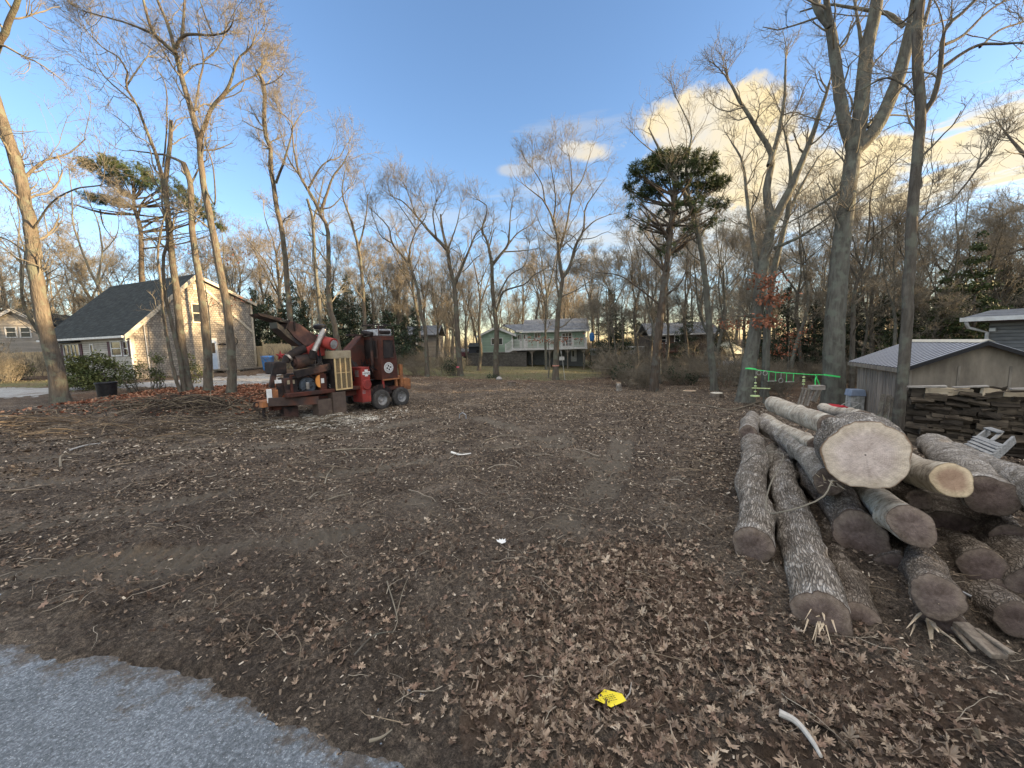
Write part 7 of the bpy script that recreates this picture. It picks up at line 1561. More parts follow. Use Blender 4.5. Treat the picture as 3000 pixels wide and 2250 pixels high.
def barkm(name, c1, c2, c3, crack=(0.045, .038, .032), vs=16, stretch=.30, depth=.03, thr=(.03, .16)):
    m = bpy.data.materials.new(name); N, L = nodes(m); b = N['Principled BSDF']; b.inputs['Roughness'].default_value = .95; b.inputs['Specular IOR Level'].default_value = .1
    tcn = N.new('ShaderNodeTexCoord'); mp = N.new('ShaderNodeMapping'); mp.inputs['Scale'].default_value = (1, 1, stretch); L.new(tcn.outputs['Object'], mp.inputs['Vector'])
    nzn = N.new('ShaderNodeTexNoise'); nzn.inputs['Scale'].default_value = 7; nzn.inputs['Detail'].default_value = 4; L.new(mp.outputs[0], nzn.inputs['Vector'])
    ad = N.new('ShaderNodeMixRGB'); ad.blend_type = 'ADD'; ad.inputs[0].default_value = .30; L.new(mp.outputs[0], ad.inputs[1]); L.new(nzn.outputs['Color'], ad.inputs[2])
    vo = N.new('ShaderNodeTexVoronoi'); vo.feature = 'DISTANCE_TO_EDGE'; vo.inputs['Scale'].default_value = vs; L.new(ad.outputs[0], vo.inputs['Vector'])
    r_ = N.new('ShaderNodeValToRGB'); r_.color_ramp.elements[0].position = thr[0]; r_.color_ramp.elements[0].color = (*crack, 1); r_.color_ramp.elements[1].position = thr[1]; r_.color_ramp.elements[1].color = (1, 1, 1, 1); L.new(vo.outputs['Distance'], r_.inputs[0])
    n1 = N.new('ShaderNodeTexNoise'); n1.inputs['Scale'].default_value = 5; n1.inputs['Detail'].default_value = 8; n1.inputs['Roughness'].default_value = .7; L.new(tcn.outputs['Object'], n1.inputs['Vector'])
    cr = N.new('ShaderNodeValToRGB'); e = cr.color_ramp.elements; e.new(.5); e[0].position = .32; e[0].color = (*c2, 1); e[1].position = .5; e[1].color = (*c1, 1); e[2].position = .66; e[2].color = (*c3, 1); L.new(n1.outputs['Fac'], cr.inputs[0])
    mx = N.new('ShaderNodeMixRGB'); mx.blend_type = 'MULTIPLY'; mx.inputs[0].default_value = .72; L.new(cr.outputs[0], mx.inputs[1]); L.new(r_.outputs[0], mx.inputs[2]); L.new(mx.outputs[0], b.inputs['Base Color'])
    bp = N.new('ShaderNodeBump'); bp.inputs['Distance'].default_value = depth; L.new(r_.outputs[0], bp.inputs['Height']); L.new(bp.outputs[0], b.inputs['Normal']); return m
K_oak = barkm('furrowed_log_bark', (.31, .275, .235), (.13, .11, .09), (.46, .43, .39), vs=40, stretch=.17, depth=.015, thr=(.0, .22), crack=(.22, .20, .18))
K_oakd = barkm('dirty_log_bark', (.215, .18, .145), (.09, .072, .058), (.33, .285, .235), vs=34, stretch=.3, depth=.014, thr=(.0, .22), crack=(.25, .22, .2))
K_pale = barkm('pale_smooth_bark', (.44, .385, .31), (.20, .17, .135), (.56, .52, .44), vs=6, depth=.008, thr=(.0, .05), crack=(.35, .33, .3), stretch=2.2)
K_grey = barkm('grey_log_bark', (.32, .29, .25), (.15, .13, .105), (.48, .45, .41), vs=26, depth=.010, thr=(.0, .16), crack=(.35, .32, .3), stretch=.6)
PALE_WOOD = mat('torn_pale_wood', (.62, .52, .38), (.42, .33, .23), rough=.8, scale=14, stretch=(3, 3, .5))
def log(e0, e1, r0, r1, bk, em, label, seed, bow=0.0, rough=.03, tilt=(0, 0), segs=44, split=0, cat='log', group='felled logs in the pile', both=False, irr=.05):
    """e0: near cut end centre, e1: far end (world). Local z runs along the log."""
    g = np.random.default_rng(seed); e0 = np.array(e0, float); e1 = np.array(e1, float); d = e1 - e0; Ln = np.linalg.norm(d); d /= Ln
    q = Vector(d).to_track_quat('Z', 'Y'); nL = int(max(30, Ln / .03)); nL = min(nL, 170)
    z = np.linspace(0, Ln, nL); th_ = np.linspace(0, 2 * math.pi, segs, endpoint=False); Tm, Zm = np.meshgrid(th_, z)
    rad = r0 + (r1 - r0) * (Zm / Ln)
    prof = 1 + irr * np.sin(2 * Tm + g.uniform(0, 6)) + irr * .7 * np.sin(3 * Tm + g.uniform(0, 6)) + .02 * np.sin(5 * Tm + 1)
    cx_, sx_ = np.cos(Tm), np.sin(Tm)
    nn = fbm(cx_ * 2.5 + 20 + seed, Zm * 1.6 + sx_ * 2.5 + 20, 4, seed) - .5; n2 = np.abs(fbm(cx_ * r0 * 30 + 40, Zm * 5 + sx_ * r0 * 30 + 40, 3, seed + 5) - .5)
    nf = fbm(Tm * r0 * 22 / 1.0 + 3, Zm * 7, 3, seed + 9) - .5
    rad = rad * (prof + .10 * nn) - rough * n2 + rough * .5 * nf
    a1_, a2_, p1_, p2_ = g.uniform(.012, .035), g.uniform(.01, .03), g.uniform(0, 6), g.uniform(0, 6)
    for _k in range(6):
        tk, zk_, am = g.uniform(0, 6.28), g.uniform(.15, Ln), g.uniform(.10, .28) * r0
        dt = np.angle(np.exp(1j * (Tm - tk))); rad = rad + am * np.exp(-(dt * r0 / .06) ** 2 - ((Zm - zk_) / .07) ** 2)
    if rough > .015: rad = rad + .05 * r0 * np.sin(Zm * 3.1 + p1_) + .04 * r0 * np.sin(Zm * 7.3 + p2_)
    bx_ = bow * np.sin(Zm / Ln * math.pi) + a1_ * (np.sin(Zm * 1.7 + p1_) - math.sin(p1_)) + a2_ * (np.sin(Zm * 3.3 + p2_) - math.sin(p2_)); V = np.stack([rad * cx_ + bx_, rad * sx_ + .02 * np.sin(Zm * 2.3 + seed), Zm + tilt[0] * rad * cx_ * np.exp(-Zm / .2) + tilt[1] * rad * sx_ * np.exp(-Zm / .2)], -1)
    ring0 = V[0].copy(); ringn = V[-1].copy()
    i = np.arange(nL - 1)[:, None]; j = np.arange(segs)[None]; j2 = (j + 1) % segs
    Fq = np.stack([i * segs + j, i * segs + j2, (i + 1) * segs + j2, (i + 1) * segs + j], -1).reshape(-1, 4)
    root = link(npmesh('log', V.reshape(-1, 3), Fq), 'log', bk); root.rotation_mode = 'QUATERNION'; root.rotation_quaternion = q; root.location = tuple(e0)
    tag(root, label, cat, group)
    for rg_, nm, em_, sgn in ((ring0, 'cut_face', em, -1), (ringn, 'far_face', E_dirty, 1)):
        c = rg_.mean(0); rows = [rg_ * t + c * (1 - t) for t in (1.0, .93, .75, .5, .25, .02)]; rug = .15 if em_ in (E_fresh, E_pale) else 1.0; rows = [rows[0]] + [rw_ + np.array([0, 0, 1.0]) * (sgn * (.004 + rug * r0 * .16 * (1 - t_ * t_)) + rug * .10 * r0 * 1.6 * (fbm(rw_[:, 0] * 14 + 30, rw_[:, 1] * 14 + 30, 3, seed + 3) - .5) * (1 - .3 * t_))[:, None] for t_, rw_ in zip((.93, .75, .5, .25, .02), rows[1:])]
        Vc = np.vstack(rows); k = 6; a = np.arange(k - 1)[:, None]; Fc = np.stack([a * segs + j, (a + 1) * segs + j, (a + 1) * segs + j2, a * segs + j2], -1).reshape(-1, 4)
        if sgn > 0: Fc = Fc[:, ::-1]
        me_ = npmesh(nm, Vc, Fc); uv = me_.uv_layers.new(name='uv'); li = np.empty(len(me_.loops), np.int32); me_.loops.foreach_get('vertex_index', li)
        tt = np.array([1.0, .93, .75, .5, .25, .02])[li // segs]; an = (li % segs) / segs; an = np.abs(an * 2 - 1); uv.data.foreach_set('uv', np.stack([tt, an], 1).astype(np.float32).ravel())
        link(me_, nm, em_, root)
    return root, q
def splinter(root, pts, n, ln, wd, seed, dirn=(0, 0, -1), spread=.25, m=None):
    g = np.random.default_rng(seed); mb = MB()
    for k in range(n):
        p = np.array(pts) + g.normal(size=3) * wd; d = unit(np.array(dirn) + g.normal(size=3) * spread); l = ln * g.uniform(.5, 1.2); s = unit(np.cross(d, g.normal(size=3))) * wd * g.uniform(.25, .6); t = np.cross(d, s) * .35
        e = p + d * l; mb.add([p - s - t, p + s - t, p + s + t, p - s + t, e - s * .15, e + s * .2, e + s * .2 + t * .2, e - s * .15 + t * .2], [(3, 2, 1, 0), (4, 5, 6, 7), (0, 1, 5, 4), (1, 2, 6, 5), (2, 3, 7, 6), (3, 0, 4, 7)])
    return mb.build('splinters', m or PALE_WOOD, root)
# sheet of the pile: zoom [2100,1100]-[3000,1950], factor .5122
def zl(x, y): return 2100 + x * .5122, 1100 + y * .5122
def LP_(x, y, z): return PX(*zl(x, y), z)
def rpx(px, z): return px * .5122 / FPX * z / 2
# name: near end (sheet x,y,z), far end, near width px, far width px
lg = {}
lg['A'] = log(LP_(205, 985, 3.15), LP_(210, 390, 6.1), rpx(205, 3.2), rpx(120, 6.1), K_oak, E_dirty, 'furrowed log lying apart at the left edge of the pile', 1, bow=.05, tilt=(.2, .2))
lg['B'] = log(LP_(600, 1395, 2.33), LP_(375, 440, 6.0), rpx(310, 2.33), rpx(100, 6.0), K_oak, E_dirty, 'long furrowed log with a splintered near end, second from the left', 2, tilt=(.1, .3))
lg['B2'] = log(LP_(810, 1420, 2.34), LP_(560, 700, 5.0), rpx(235, 2.34), rpx(120, 5.0), K_oakd, E_dirty, 'log with muddy bulging end right beside the splintered one', 3, tilt=(-.1, .25))
lg['C'] = log(LP_(820, 905, 3.25), LP_(545, 545, 5.2), rpx(270, 3.25), rpx(160, 5.2), K_oakd, E_dirty, 'thick log with a chipped grey end below the big pale cut face', 4, tilt=(.2, .3))
lg['D'] = log(LP_(640, 600, 3.75), LP_(255, 285, 7.2), rpx(155, 3.75), rpx(90, 7.2), K_grey, E_dirty, 'crooked log passing behind the big cut face, crossing the pile top', 5, bow=-.10)
lg['E'] = log(LP_(850, 450, 3.10), LP_(735, 325, 6.6), rpx(420, 3.1), rpx(210, 6.6), K_oak, E_fresh, 'biggest log with broad pale freshly cut face on top', 6, irr=.03, tilt=(.0, .0), rough=.025)
lg['F'] = log(LP_(640, 290, 5.0), LP_(320, 165, 8.2), rpx(120, 5.0), rpx(85, 8.2), K_pale, E_dirty, 'pale grey smooth log pointing left behind the biggest log', 7, rough=.01)
lg['G'] = log(LP_(830, 245, 6.2), LP_(620, 185, 8.0), rpx(85, 6.2), rpx(60, 8.0), K_pale, E_dirty, 'short pale log with a knot nearest the wooden frame', 8, rough=.012)
lg['H'] = log(LP_(1345, 605, 3.15), LP_(980, 460, 5.4), rpx(190, 3.15), rpx(130, 5.4), K_pale, E_pale, 'pale log with clean cream oval end right of the biggest log', 9, rough=.008, tilt=(.05, .1))
lg['I'] = log(LP_(1115, 850, 2.85), LP_(790, 660, 4.2), rpx(215, 2.85), rpx(150, 4.2), K_pale, E_dirty, 'pale log with a torn brown end beneath the biggest cut face', 10, rough=.012, tilt=(.2, .5))
lg['J'] = log(LP_(1160, 700, 3.7), LP_(880, 560, 5.0), rpx(120, 3.7), rpx(100, 5), K_oakd, E_dirty, 'small shaded log end between the cream oval end and the torn one', 11)
lg['K'] = log(LP_(1560, 680, 3.2), LP_(1230, 400, 5.6), rpx(220, 3.2), rpx(150, 5.6), K_grey, E_dark, 'ragged-ended log directly right of the cream oval end', 12, tilt=(.3, .2))
lg['L'] = log(LP_(2050, 760, 2.75), LP_(1290, 425, 5.6), rpx(290, 2.75), rpx(120, 5.6), K_grey, E_dirty, 'long grey log running out of the picture at the right', 13)
lg['M'] = log(LP_(1530, 1120, 2.75), LP_(1230, 880, 4.2), rpx(235, 2.75), rpx(160, 4.2), K_oakd, E_dark, 'dark log end pointing at the slatted crate, low on the right', 14, tilt=(.2, .2))
lg['N'] = log(LP_(1260, 1280, 2.2), LP_(1090, 960, 3.6), rpx(250, 2.2), rpx(160, 3.7), K_oakd, E_dirty, 'mottled log with a pale patch, low in the right half of the pile', 15, tilt=(.1, .2))
lg['O'] = log(LP_(1300, 1440, 2.26), LP_(1130, 1050, 4.2), rpx(230, 2.35), rpx(190, 4.2), K_oakd, E_dark, 'lowest dark log, its torn end lying over the leaves', 16, tilt=(.1, .2))
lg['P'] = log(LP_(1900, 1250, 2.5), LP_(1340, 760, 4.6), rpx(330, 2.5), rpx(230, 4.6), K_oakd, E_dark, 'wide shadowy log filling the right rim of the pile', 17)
lg['Q'] = log(LP_(1640, 1240, 2.62), LP_(1400, 1010, 3.8), rpx(180, 2.62), rpx(160, 3.8), K_oakd, E_dark, 'log end at the right, just above the thin metal frame', 18)
lg['R'] = log(LP_(345, 690, 4.6), LP_(315, 420, 6.4), rpx(95, 4.6), rpx(80, 6.4), K_grey, E_dirty, 'thin grey log end in the gap between the two left logs', 19)
lg['S'] = log(LP_(560, 400, 4.6), LP_(270, 250, 7.6), rpx(75, 4.6), rpx(62, 7.6), K_pale, E_dirty, 'thin birch-like log running under the crooked one', 20, rough=.006)
lg['T'] = log(LP_(1180, 900, 3.05), LP_(930, 750, 4.6), rpx(130, 3.0), rpx(110, 4.6), K_oakd, E_dirty, 'reddish-brown log tip peeping out behind the torn pale log', 21)
lg['U'] = log(LP_(1010, 400, 4.3), LP_(830, 250, 7.0), rpx(150, 4.3), rpx(110, 7.0), K_grey, E_dirty, 'grey log just right behind the biggest log', 22)
lg['V'] = log(LP_(180, 330, 6.2), LP_(215, 240, 8.2), rpx(110, 6.2), rpx(80, 8.2), K_grey, E_dirty, 'far forked butt at the upper left end of the pile', 23)
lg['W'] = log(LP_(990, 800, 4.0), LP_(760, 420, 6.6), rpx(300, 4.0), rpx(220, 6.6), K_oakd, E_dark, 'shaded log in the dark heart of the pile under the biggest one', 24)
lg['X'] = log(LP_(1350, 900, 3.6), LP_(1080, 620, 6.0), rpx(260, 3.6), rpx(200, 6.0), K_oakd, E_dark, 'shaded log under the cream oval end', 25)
lg['Y'] = log(LP_(1010, 1130, 3.0), LP_(840, 780, 5.2), rpx(230, 3.0), rpx(170, 5.2), K_oakd, E_dark, 'dark-ended log added for the black shade between the chipped end and the mottled log', 26)  # added log whose dark end stands in for the shade in the gap
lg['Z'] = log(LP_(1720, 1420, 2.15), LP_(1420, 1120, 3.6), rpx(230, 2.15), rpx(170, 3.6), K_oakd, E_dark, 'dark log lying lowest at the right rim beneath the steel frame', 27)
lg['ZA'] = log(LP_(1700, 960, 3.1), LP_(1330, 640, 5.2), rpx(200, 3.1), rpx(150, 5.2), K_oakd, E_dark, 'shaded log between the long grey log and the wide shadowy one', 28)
lg['ZB'] = log(LP_(700, 700, 4.2), LP_(420, 390, 6.6), rpx(110, 4.2), rpx(80, 6.6), K_grey, E_dirty, 'thin log wedged under the crooked one beside the chipped end', 29)
splinter(lg['B'][0], (.0, .0, .10), 13, .34, .024, 51, dirn=(.12, .1, -1), spread=.13); splinter(lg['O'][0], (.08, 0, .02), 8, .42, .03, 52, spread=.2); splinter(lg['T'][0], (.05, .04, 0), 7, .22, .022, 53, spread=.4); splinter(lg['D'][0], (.0, -.02, 0), 9, .16, .025, 54, spread=.4); 
# vine over the left logs
def cable(name, pts, r, m, label, cat): o = MB().tube(resample([Vector(p) for p in pts], 26), r, 6).build(name, m, smooth=True); tag(o, label, cat); return o
cable('vine', [LP_(160, 500, 4.6), LP_(230, 450, 4.4), (LP_(380, 450, 4.2)), LP_(300, 640, 3.4), LP_(290, 780, 3.1), LP_(420, 770, 2.95), LP_(600, 700, 2.95), LP_(660, 600, 3.2)], .006, B_twig, 'thin dark vine trailing over the two left logs', 'vine')

_q = [LP_(1390, 1420, 2.2), LP_(1500, 1500, 2.08), LP_(1620, 1610, 1.98)]; _c = _q[1]; mb = MB()
mb.bar(_q[0] - _c, _q[2] - _c, .085, .035); mb.bar(LP_(1350, 1440, 2.2) - _c, LP_(1470, 1580, 2.05) - _c, .025, .02); mb.bar(LP_(1480, 1450, 2.15) - _c, LP_(1690, 1590, 1.95) - _c, .03, .02)
_o = mb.build('torn_limb', mat('torn_grey_wood', (.27, .225, .175), (.13, .105, .085), rough=.9, scale=14, stretch=(2, 2, 2), bump=.006), bevel=.006); _o.location = tuple(_c); tag(_o, 'torn flat limb ending in long splinters at the bottom of the pile', 'log')
# ------------------------------------------------------------------ firewood
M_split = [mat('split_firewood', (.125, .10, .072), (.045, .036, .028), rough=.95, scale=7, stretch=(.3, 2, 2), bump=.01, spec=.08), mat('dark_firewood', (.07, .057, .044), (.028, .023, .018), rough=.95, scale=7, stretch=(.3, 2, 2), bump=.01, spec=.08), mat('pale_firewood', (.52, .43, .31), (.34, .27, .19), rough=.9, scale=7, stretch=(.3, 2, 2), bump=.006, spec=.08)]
protos = []
g = np.random.default_rng(21)
for k in range(9):
    ang = np.sort(g.uniform(0, 2 * math.pi, 5)); sec = [(math.cos(a) * g.uniform(.055, .09), math.sin(a) * g.uniform(.055, .085)) for a in ang]; V = []; nS = 6
    for q in range(nS):
        t = q / (nS - 1); x_ = (t - .5) * .37
        for (y_, z_) in sec: V.append((x_ + g.normal() * .006, y_ * (1 + g.normal() * .10), z_ * (1 + g.normal() * .10)))
    F_ = [(q * 5 + i_, q * 5 + (i_ + 1) % 5, (q + 1) * 5 + (i_ + 1) % 5, (q + 1) * 5 + i_) for q in range(nS - 1) for i_ in range(5)] + [(4, 3, 2, 1, 0), tuple((nS - 1) * 5 + i_ for i_ in range(5))]
    mb = MB(); mb.add(V, F_); me_ = bpy.data.meshes.new('firewood'); me_.from_pydata(mb.v, [], mb.f); me_.materials.append(M_split[0 if k < 4 else (1 if k < 8 else 2)]); protos.append(me_)
w0 = PX(2655, 1290, 8.7); w1 = PX(3000, 1330, 7.7); d = (w1 - w0)[:2]; L0 = np.hypot(*d); d /= L0; yawW = math.atan2(d[1], d[0]); bz = float(hz(*w0[:2]))
LW = L0 + .9; top_z = PX(2800, 1140, 8.4)[2]
RH = .074; rows = int((top_z - bz) / RH)
for q in range(rows):
    nb = int(LW / .38)
    for k in range(nb):
        for lay in (0,):
            s_ = (k + .5 + (.5 if q % 2 else 0)) * .38 + g.normal() * .05
            if s_ > LW: continue
            x_ = w0[0] + d[0] * s_ - d[1] * g.normal() * .015; y_ = w0[1] + d[1] * s_ + d[0] * g.normal() * .02
            o = bpy.data.objects.new('firewood', protos[int(g.integers(8 if q < rows - 1 else 9))] if q < rows - 1 or g.random() < .5 else protos[8]); col.objects.link(o)
            o.location = (x_, y_ + g.normal() * .035, bz + .05 + q * RH + g.normal() * .012); o.rotation_euler = (g.uniform(-1.5, 1.5), g.normal() * .09, yawW + g.normal() * .14); o.scale = (g.uniform(.85, 1.15), 1.25, g.uniform(1.1, 1.45))
            tag(o, 'split log in the weathered firewood stack before the shed', 'firewood', 'firewood stacked before the shed')
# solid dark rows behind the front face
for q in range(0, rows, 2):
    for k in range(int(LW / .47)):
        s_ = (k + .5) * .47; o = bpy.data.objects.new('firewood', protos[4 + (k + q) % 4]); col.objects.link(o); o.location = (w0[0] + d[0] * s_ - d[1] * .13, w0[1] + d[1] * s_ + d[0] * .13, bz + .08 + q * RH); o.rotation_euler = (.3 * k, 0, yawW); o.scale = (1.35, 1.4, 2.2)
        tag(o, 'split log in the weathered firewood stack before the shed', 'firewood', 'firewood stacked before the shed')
M_slab = mat('weathered_slab', (.36, .33, .29), (.18, .16, .14), rough=.95, scale=5, stretch=(.4, 3, 3), bump=.006)
def board(name, p0, p1, wd, th, m, label, cat, group=None):
    p0 = np.array(p0); p1 = np.array(p1); c = (p0 + p1) / 2; o = MB().bar(p0 - c, p1 - c, wd, th).build(name, m, bevel=.004); o.location = tuple(c); tag(o, label, cat, group); return o
def Wt(s, z, off=0): return (w0[0] + d[0] * s - d[1] * off, w0[1] + d[1] * s + d[0] * off, bz + z)
hT = rows * RH + .06
board('slab', Wt(-.05, hT - .02), Wt(.55, hT + .02), .16, .04, M_slab, 'pale grey slab lying on the left end of the firewood stack', 'board')
board('slab', Wt(.65, hT + .0), Wt(1.15, hT + .05), .14, .03, M_slab, 'whitish bark slab on the middle of the firewood stack', 'board')
board('slab', Wt(1.45, hT + .0), Wt(1.95, hT + .05), .16, .03, M_slab, 'whitish bark slab near the right rim on the firewood stack', 'board')
board('plank', Wt(1.75, hT - .0, -.1), Wt(2.9, hT + .12, -.1), .10, .07, M_split[2], 'fresh yellow plank on the right end of the firewood stack', 'board')
# leaning dark boards by the shed
for k, (xa, ya, xb, yb, lb) in enumerate([(2588, 1155, 2566, 1235, 'first dark plank leaning between the shed boards and the dark trunk'), (2606, 1157, 2583, 1245, 'second dark plank leaning next to the dark trunk'), (2620, 1165, 2606, 1250, 'shortest dark plank leaning closest to the dark trunk')]):
    a = PX(xa, ya, 10.6); b_ = PX(xb, yb, 10.2); b_[2] = hz(b_[0], b_[1]) + .02; board('leaning_plank', a, b_, .10, .04, B_dark, lb, 'plank')
# slatted crate lying by the stack
M_crate = mat('bleached_wood', (.33, .33, .32), (.17, .17, .165), rough=.9, scale=8, stretch=(1, 4, 4))
def zq(x, y): return 2500 + x * .24108, 1250 + y * .24108
cz_ = 6.2
cpts = [PX(*zq(*p), z) for p, z in (((1375, 215), 6.25), ((1690, 345), 5.7), ((1945, 110), 6.0), ((1640, 10), 6.7))]
c0 = sum(cpts) / 4; cr = empty('slatted_crate', c0, label='bleached slatted wooden crate lying tilted before the firewood stack', cat='crate')
P0, P1, P2, P3c = [np.array(p) - c0 for p in cpts]
upc = unit(np.cross(P1 - P0, P3c - P0)); upc = upc if upc[2] > 0 else -upc
for k, (a, b_) in enumerate(((P0, P3c), (P1, P2))): MB().bar(a - upc * .06, b_ - upc * .06, .03, .12, up=upc).build('side_board', M_crate, cr)
for k in range(5):
    u = (.0, .14, .28, .42, .95)[k]; a = P0 + (P3c - P0) * u; b_ = P1 + (P2 - P1) * u
    if k == 4: b_ = a + (b_ - a) * .55
    MB().bar(a + upc * .01, b_ + upc * .01, .055 if k < 3 else .09, .018, up=upc).build('slat', M_crate, cr)
u = .62; MB().bar(P0 + (P3c - P0) * .5 + (P1 - P0) * .55, P0 + (P3c - P0) * .95 + (P1 - P0) * .55, .05, .02, up=upc).build('slat', M_crate, cr)
a = PX(*zq(900, 240), 6.2); b_ = PX(*zq(1480, 290), 5.9); board('grey_plank', a, b_, .22, .04, M_oldwood, 'wide grey plank lying left of the slatted crate', 'plank')
# support under the plank and crate: a low heap of earth and bark
# thin metal frame right bottom
def z6(x, y): return 2250 + x * .33906, 1500 + y * .33906
M_steel = mat('thin_steel', (.45, .46, .48), (.30, .31, .33), rough=.4, metal=.6)
fA = [PX(*z6(1650, 675), 2.6), PX(*z6(2212, 965), 2.25), PX(*z6(2420, 1070), 2.15)]; fB = [PX(*z6(1620, 900), 2.9), PX(*z6(2000, 1150), 2.35), PX(*z6(2400, 1450), 2.0)]
c0 = fA[1]; fr6 = empty('metal_ladder', c0, label='thin steel ladder-like frame poking out of the logs at the right rim', cat='ladder')
MB().tube([p - c0 for p in fA], .009, 6).build('rail', M_steel, fr6); MB().tube([p - c0 for p in fB], .009, 6).build('rail', M_steel, fr6)
for (a, b_) in (((2080, 925, 2.33), (1885, 1035, 2.55)), ((2300, 1000, 2.2), (2010, 1145, 2.36)), ((1850, 790, 2.48), (1740, 960, 2.75))): MB().tube([PX(*z6(a[0], a[1]), a[2]) - c0, PX(*z6(b_[0], b_[1]), b_[2]) - c0], .007, 6).build('rung', M_steel, fr6)

# ------------------------------------------------------------------ slackline with holds
def zs(x, y): return 2100 + x * .21700, 1020 + y * .21700
M_green = mat('green_webbing', (.10, .85, .22), (.07, .65, .16), rough=.6)
def sp(x, y, z): return PX(*zs(x, y), z)
zl0, zl1 = 16.7, 15.2
def sline(x): return zl0 + (zl1 - zl0) * (x - 390) / (1660 - 390)
pts = [sp(x, y, sline(x) - .25) for x, y in ((390, 275), (490, 285), (560, 295), (800, 325), (1100, 345), (1300, 358), (1450, 360), (1560, 380), (1660, 385))]
c0 = pts[0]; sl_ = empty('slackline', c0, label='bright green slackline strung between two grey trunks', cat='slackline')
mb = MB()
for a, b_ in zip(pts[:-1], pts[1:]): mb.bar(a - c0, b_ - c0, .010, .030)
mb.build('webbing', M_green, sl_)
mb = MB(); 
for x, y, z in ((390, 275, sline(390)), ): mb.tube([p - c0 for p in [sp(390, 275, 16.75), sp(440, 272, 16.5), sp(530, 285, 16.5)]], .03, 6)
mb.build('tree_wrap', M_green, sl_); MB().bar(sp(1450, 358, 14.95) - c0, sp(1665, 388, 14.8) - c0, .03, .06).build('tree_wrap', M_green, sl_)
MB().tube([p - c0 for p in (sp(1330, 360, 14.9), sp(1360, 430, 14.9), sp(1385, 490, 14.9))], .02, 6).tube([p - c0 for p in (sp(1345, 380, 14.9), sp(1330, 430, 14.9), sp(1330, 495, 14.9))], .025, 6).build('ratchet_tail', M_green, sl_)
M_rope = mat('pale_rope', (.40, .40, .36), (.28, .28, .25), rough=.9); M_lime = mat('lime_plastic', (.62, .75, .35), (.5, .62, .28), rough=.5)
def hang(name, x, ytop, ybot, label, kind, cat):
    z = sline(x) - .27; a = sp(x, ytop, z); b_ = sp(x, ybot, z); L_ = a[2] - b_[2]; r_ = empty(name, a, label=label, cat=cat)
    if kind == 'rings':
        MB().bar((0, 0, 0), (0, 0, -L_ + .12), .02, .015).build('strap', M_rope, r_); t = [(0.09 * math.cos(q), 0, -L_ + .04 + .09 * math.sin(q)) for q in np.linspace(0, 6.283, 17)]; MB().tube(t, .013, 6, caps=False).build('ring', M_rope, r_)
    elif kind == 'bar':
        for s_ in (-.14, .14): MB().bar((s_, 0, 0), (s_, 0, -L_), .02, .012).build('strap', M_green, r_)
        MB().tube([(-.19, 0, -L_), (.19, 0, -L_)], .018, 8).build('grip_bar', M_rope, r_)
    elif kind == 'ladder':
        MB().tube([(0, 0, 0), (0, 0, -L_)], .010, 6).build('rope', M_rope, r_)
        for q in (.28, .5, .62, .83): MB().lathe([(.01, 0), (.05, 0), (.05, .04), (.01, .05)], (0, 0, -L_ * q), 10).build('knot', M_lime, r_)
    elif kind == 'disc':
        pass
    return r_
q = hang('rope_swing', 530, 300, 650, 'knotted climbing rope with a lime disc seat, leftmost on the slackline', 'ladder', 'climbing rope'); L_ = sp(530, 300, sline(530))[2] - sp(530, 640, sline(530))[2]
MB().lathe([(.02, -.02), (.17, -.02), (.18, .0), (.17, .025), (.02, .03)], (0, 0, -L_), 18).build('seat', M_lime, q)
bz_ = sp(600, 540, sline(600)); o = MB().tube([sp(475, 538, 16.1), sp(720, 546, 16.0)], .022, 8).build('trapeze_bar', M_lime); tag(o, 'pale yellow-green horizontal bar crossing the climbing rope', 'bar')
hang('hanging_rings', 570, 300, 345, 'short strap with a small ring, second from the left on the slackline', 'rings', 'climbing hold'); hang('hanging_rings', 655, 310, 350, 'short strap and ring, third from the left on the slackline', 'rings', 'climbing hold')
hang('monkey_bar', 750, 320, 445, 'monkey bar on two straps left of the triangular ring', 'bar', 'climbing hold'); hang('hanging_rings', 870, 330, 450, 'ring hanging alone at the middle of the slackline', 'rings', 'climbing hold'); hang('monkey_bar', 990, 340, 455, 'monkey bar on green straps right of the middle ring', 'bar', 'climbing hold')
hang('climbing_rope', 1178, 350, 520, 'short black-ended rope hanging left of the wooden frame', 'ladder', 'climbing rope')
# leaning wooden frame with the post top
f0 = sp(1130, 800, 12.2); f0[2] = hz(f0[0], f0[1]); fz = empty('wooden_frame', f0, label='small leaning rack of sticks beneath the green slackline', cat='wooden rack')
def fp(x, y, z=12.2): return sp(x, y, z) - f0
for k, (x0, x1) in enumerate(((1085, 1170), (1130, 1205), (1180, 1250), (1220, 1290))): a = fp(x0, 800 - 8 * k); b_ = fp(x1, 545 + 5 * k); MB().bar(a, b_, .045, .045).build('stick', M_slab if k % 2 else M_oldwood, fz)
MB().bar(fp(1150, 540), fp(1330, 575), .06, .06).build('crossbar', M_oldwood, fz); MB().bar(fp(1300, 720, 12.4), fp(1400, 520, 12.4), .12, .10).build('post', M_oldwood, fz); MB().box(*sorted((fp(1265, 500)[0], fp(1430, 500)[0])), -.12, .12, fp(1350, 560)[2], fp(1350, 500)[2]).build('cap_board', M_slab, fz, bevel=.01)
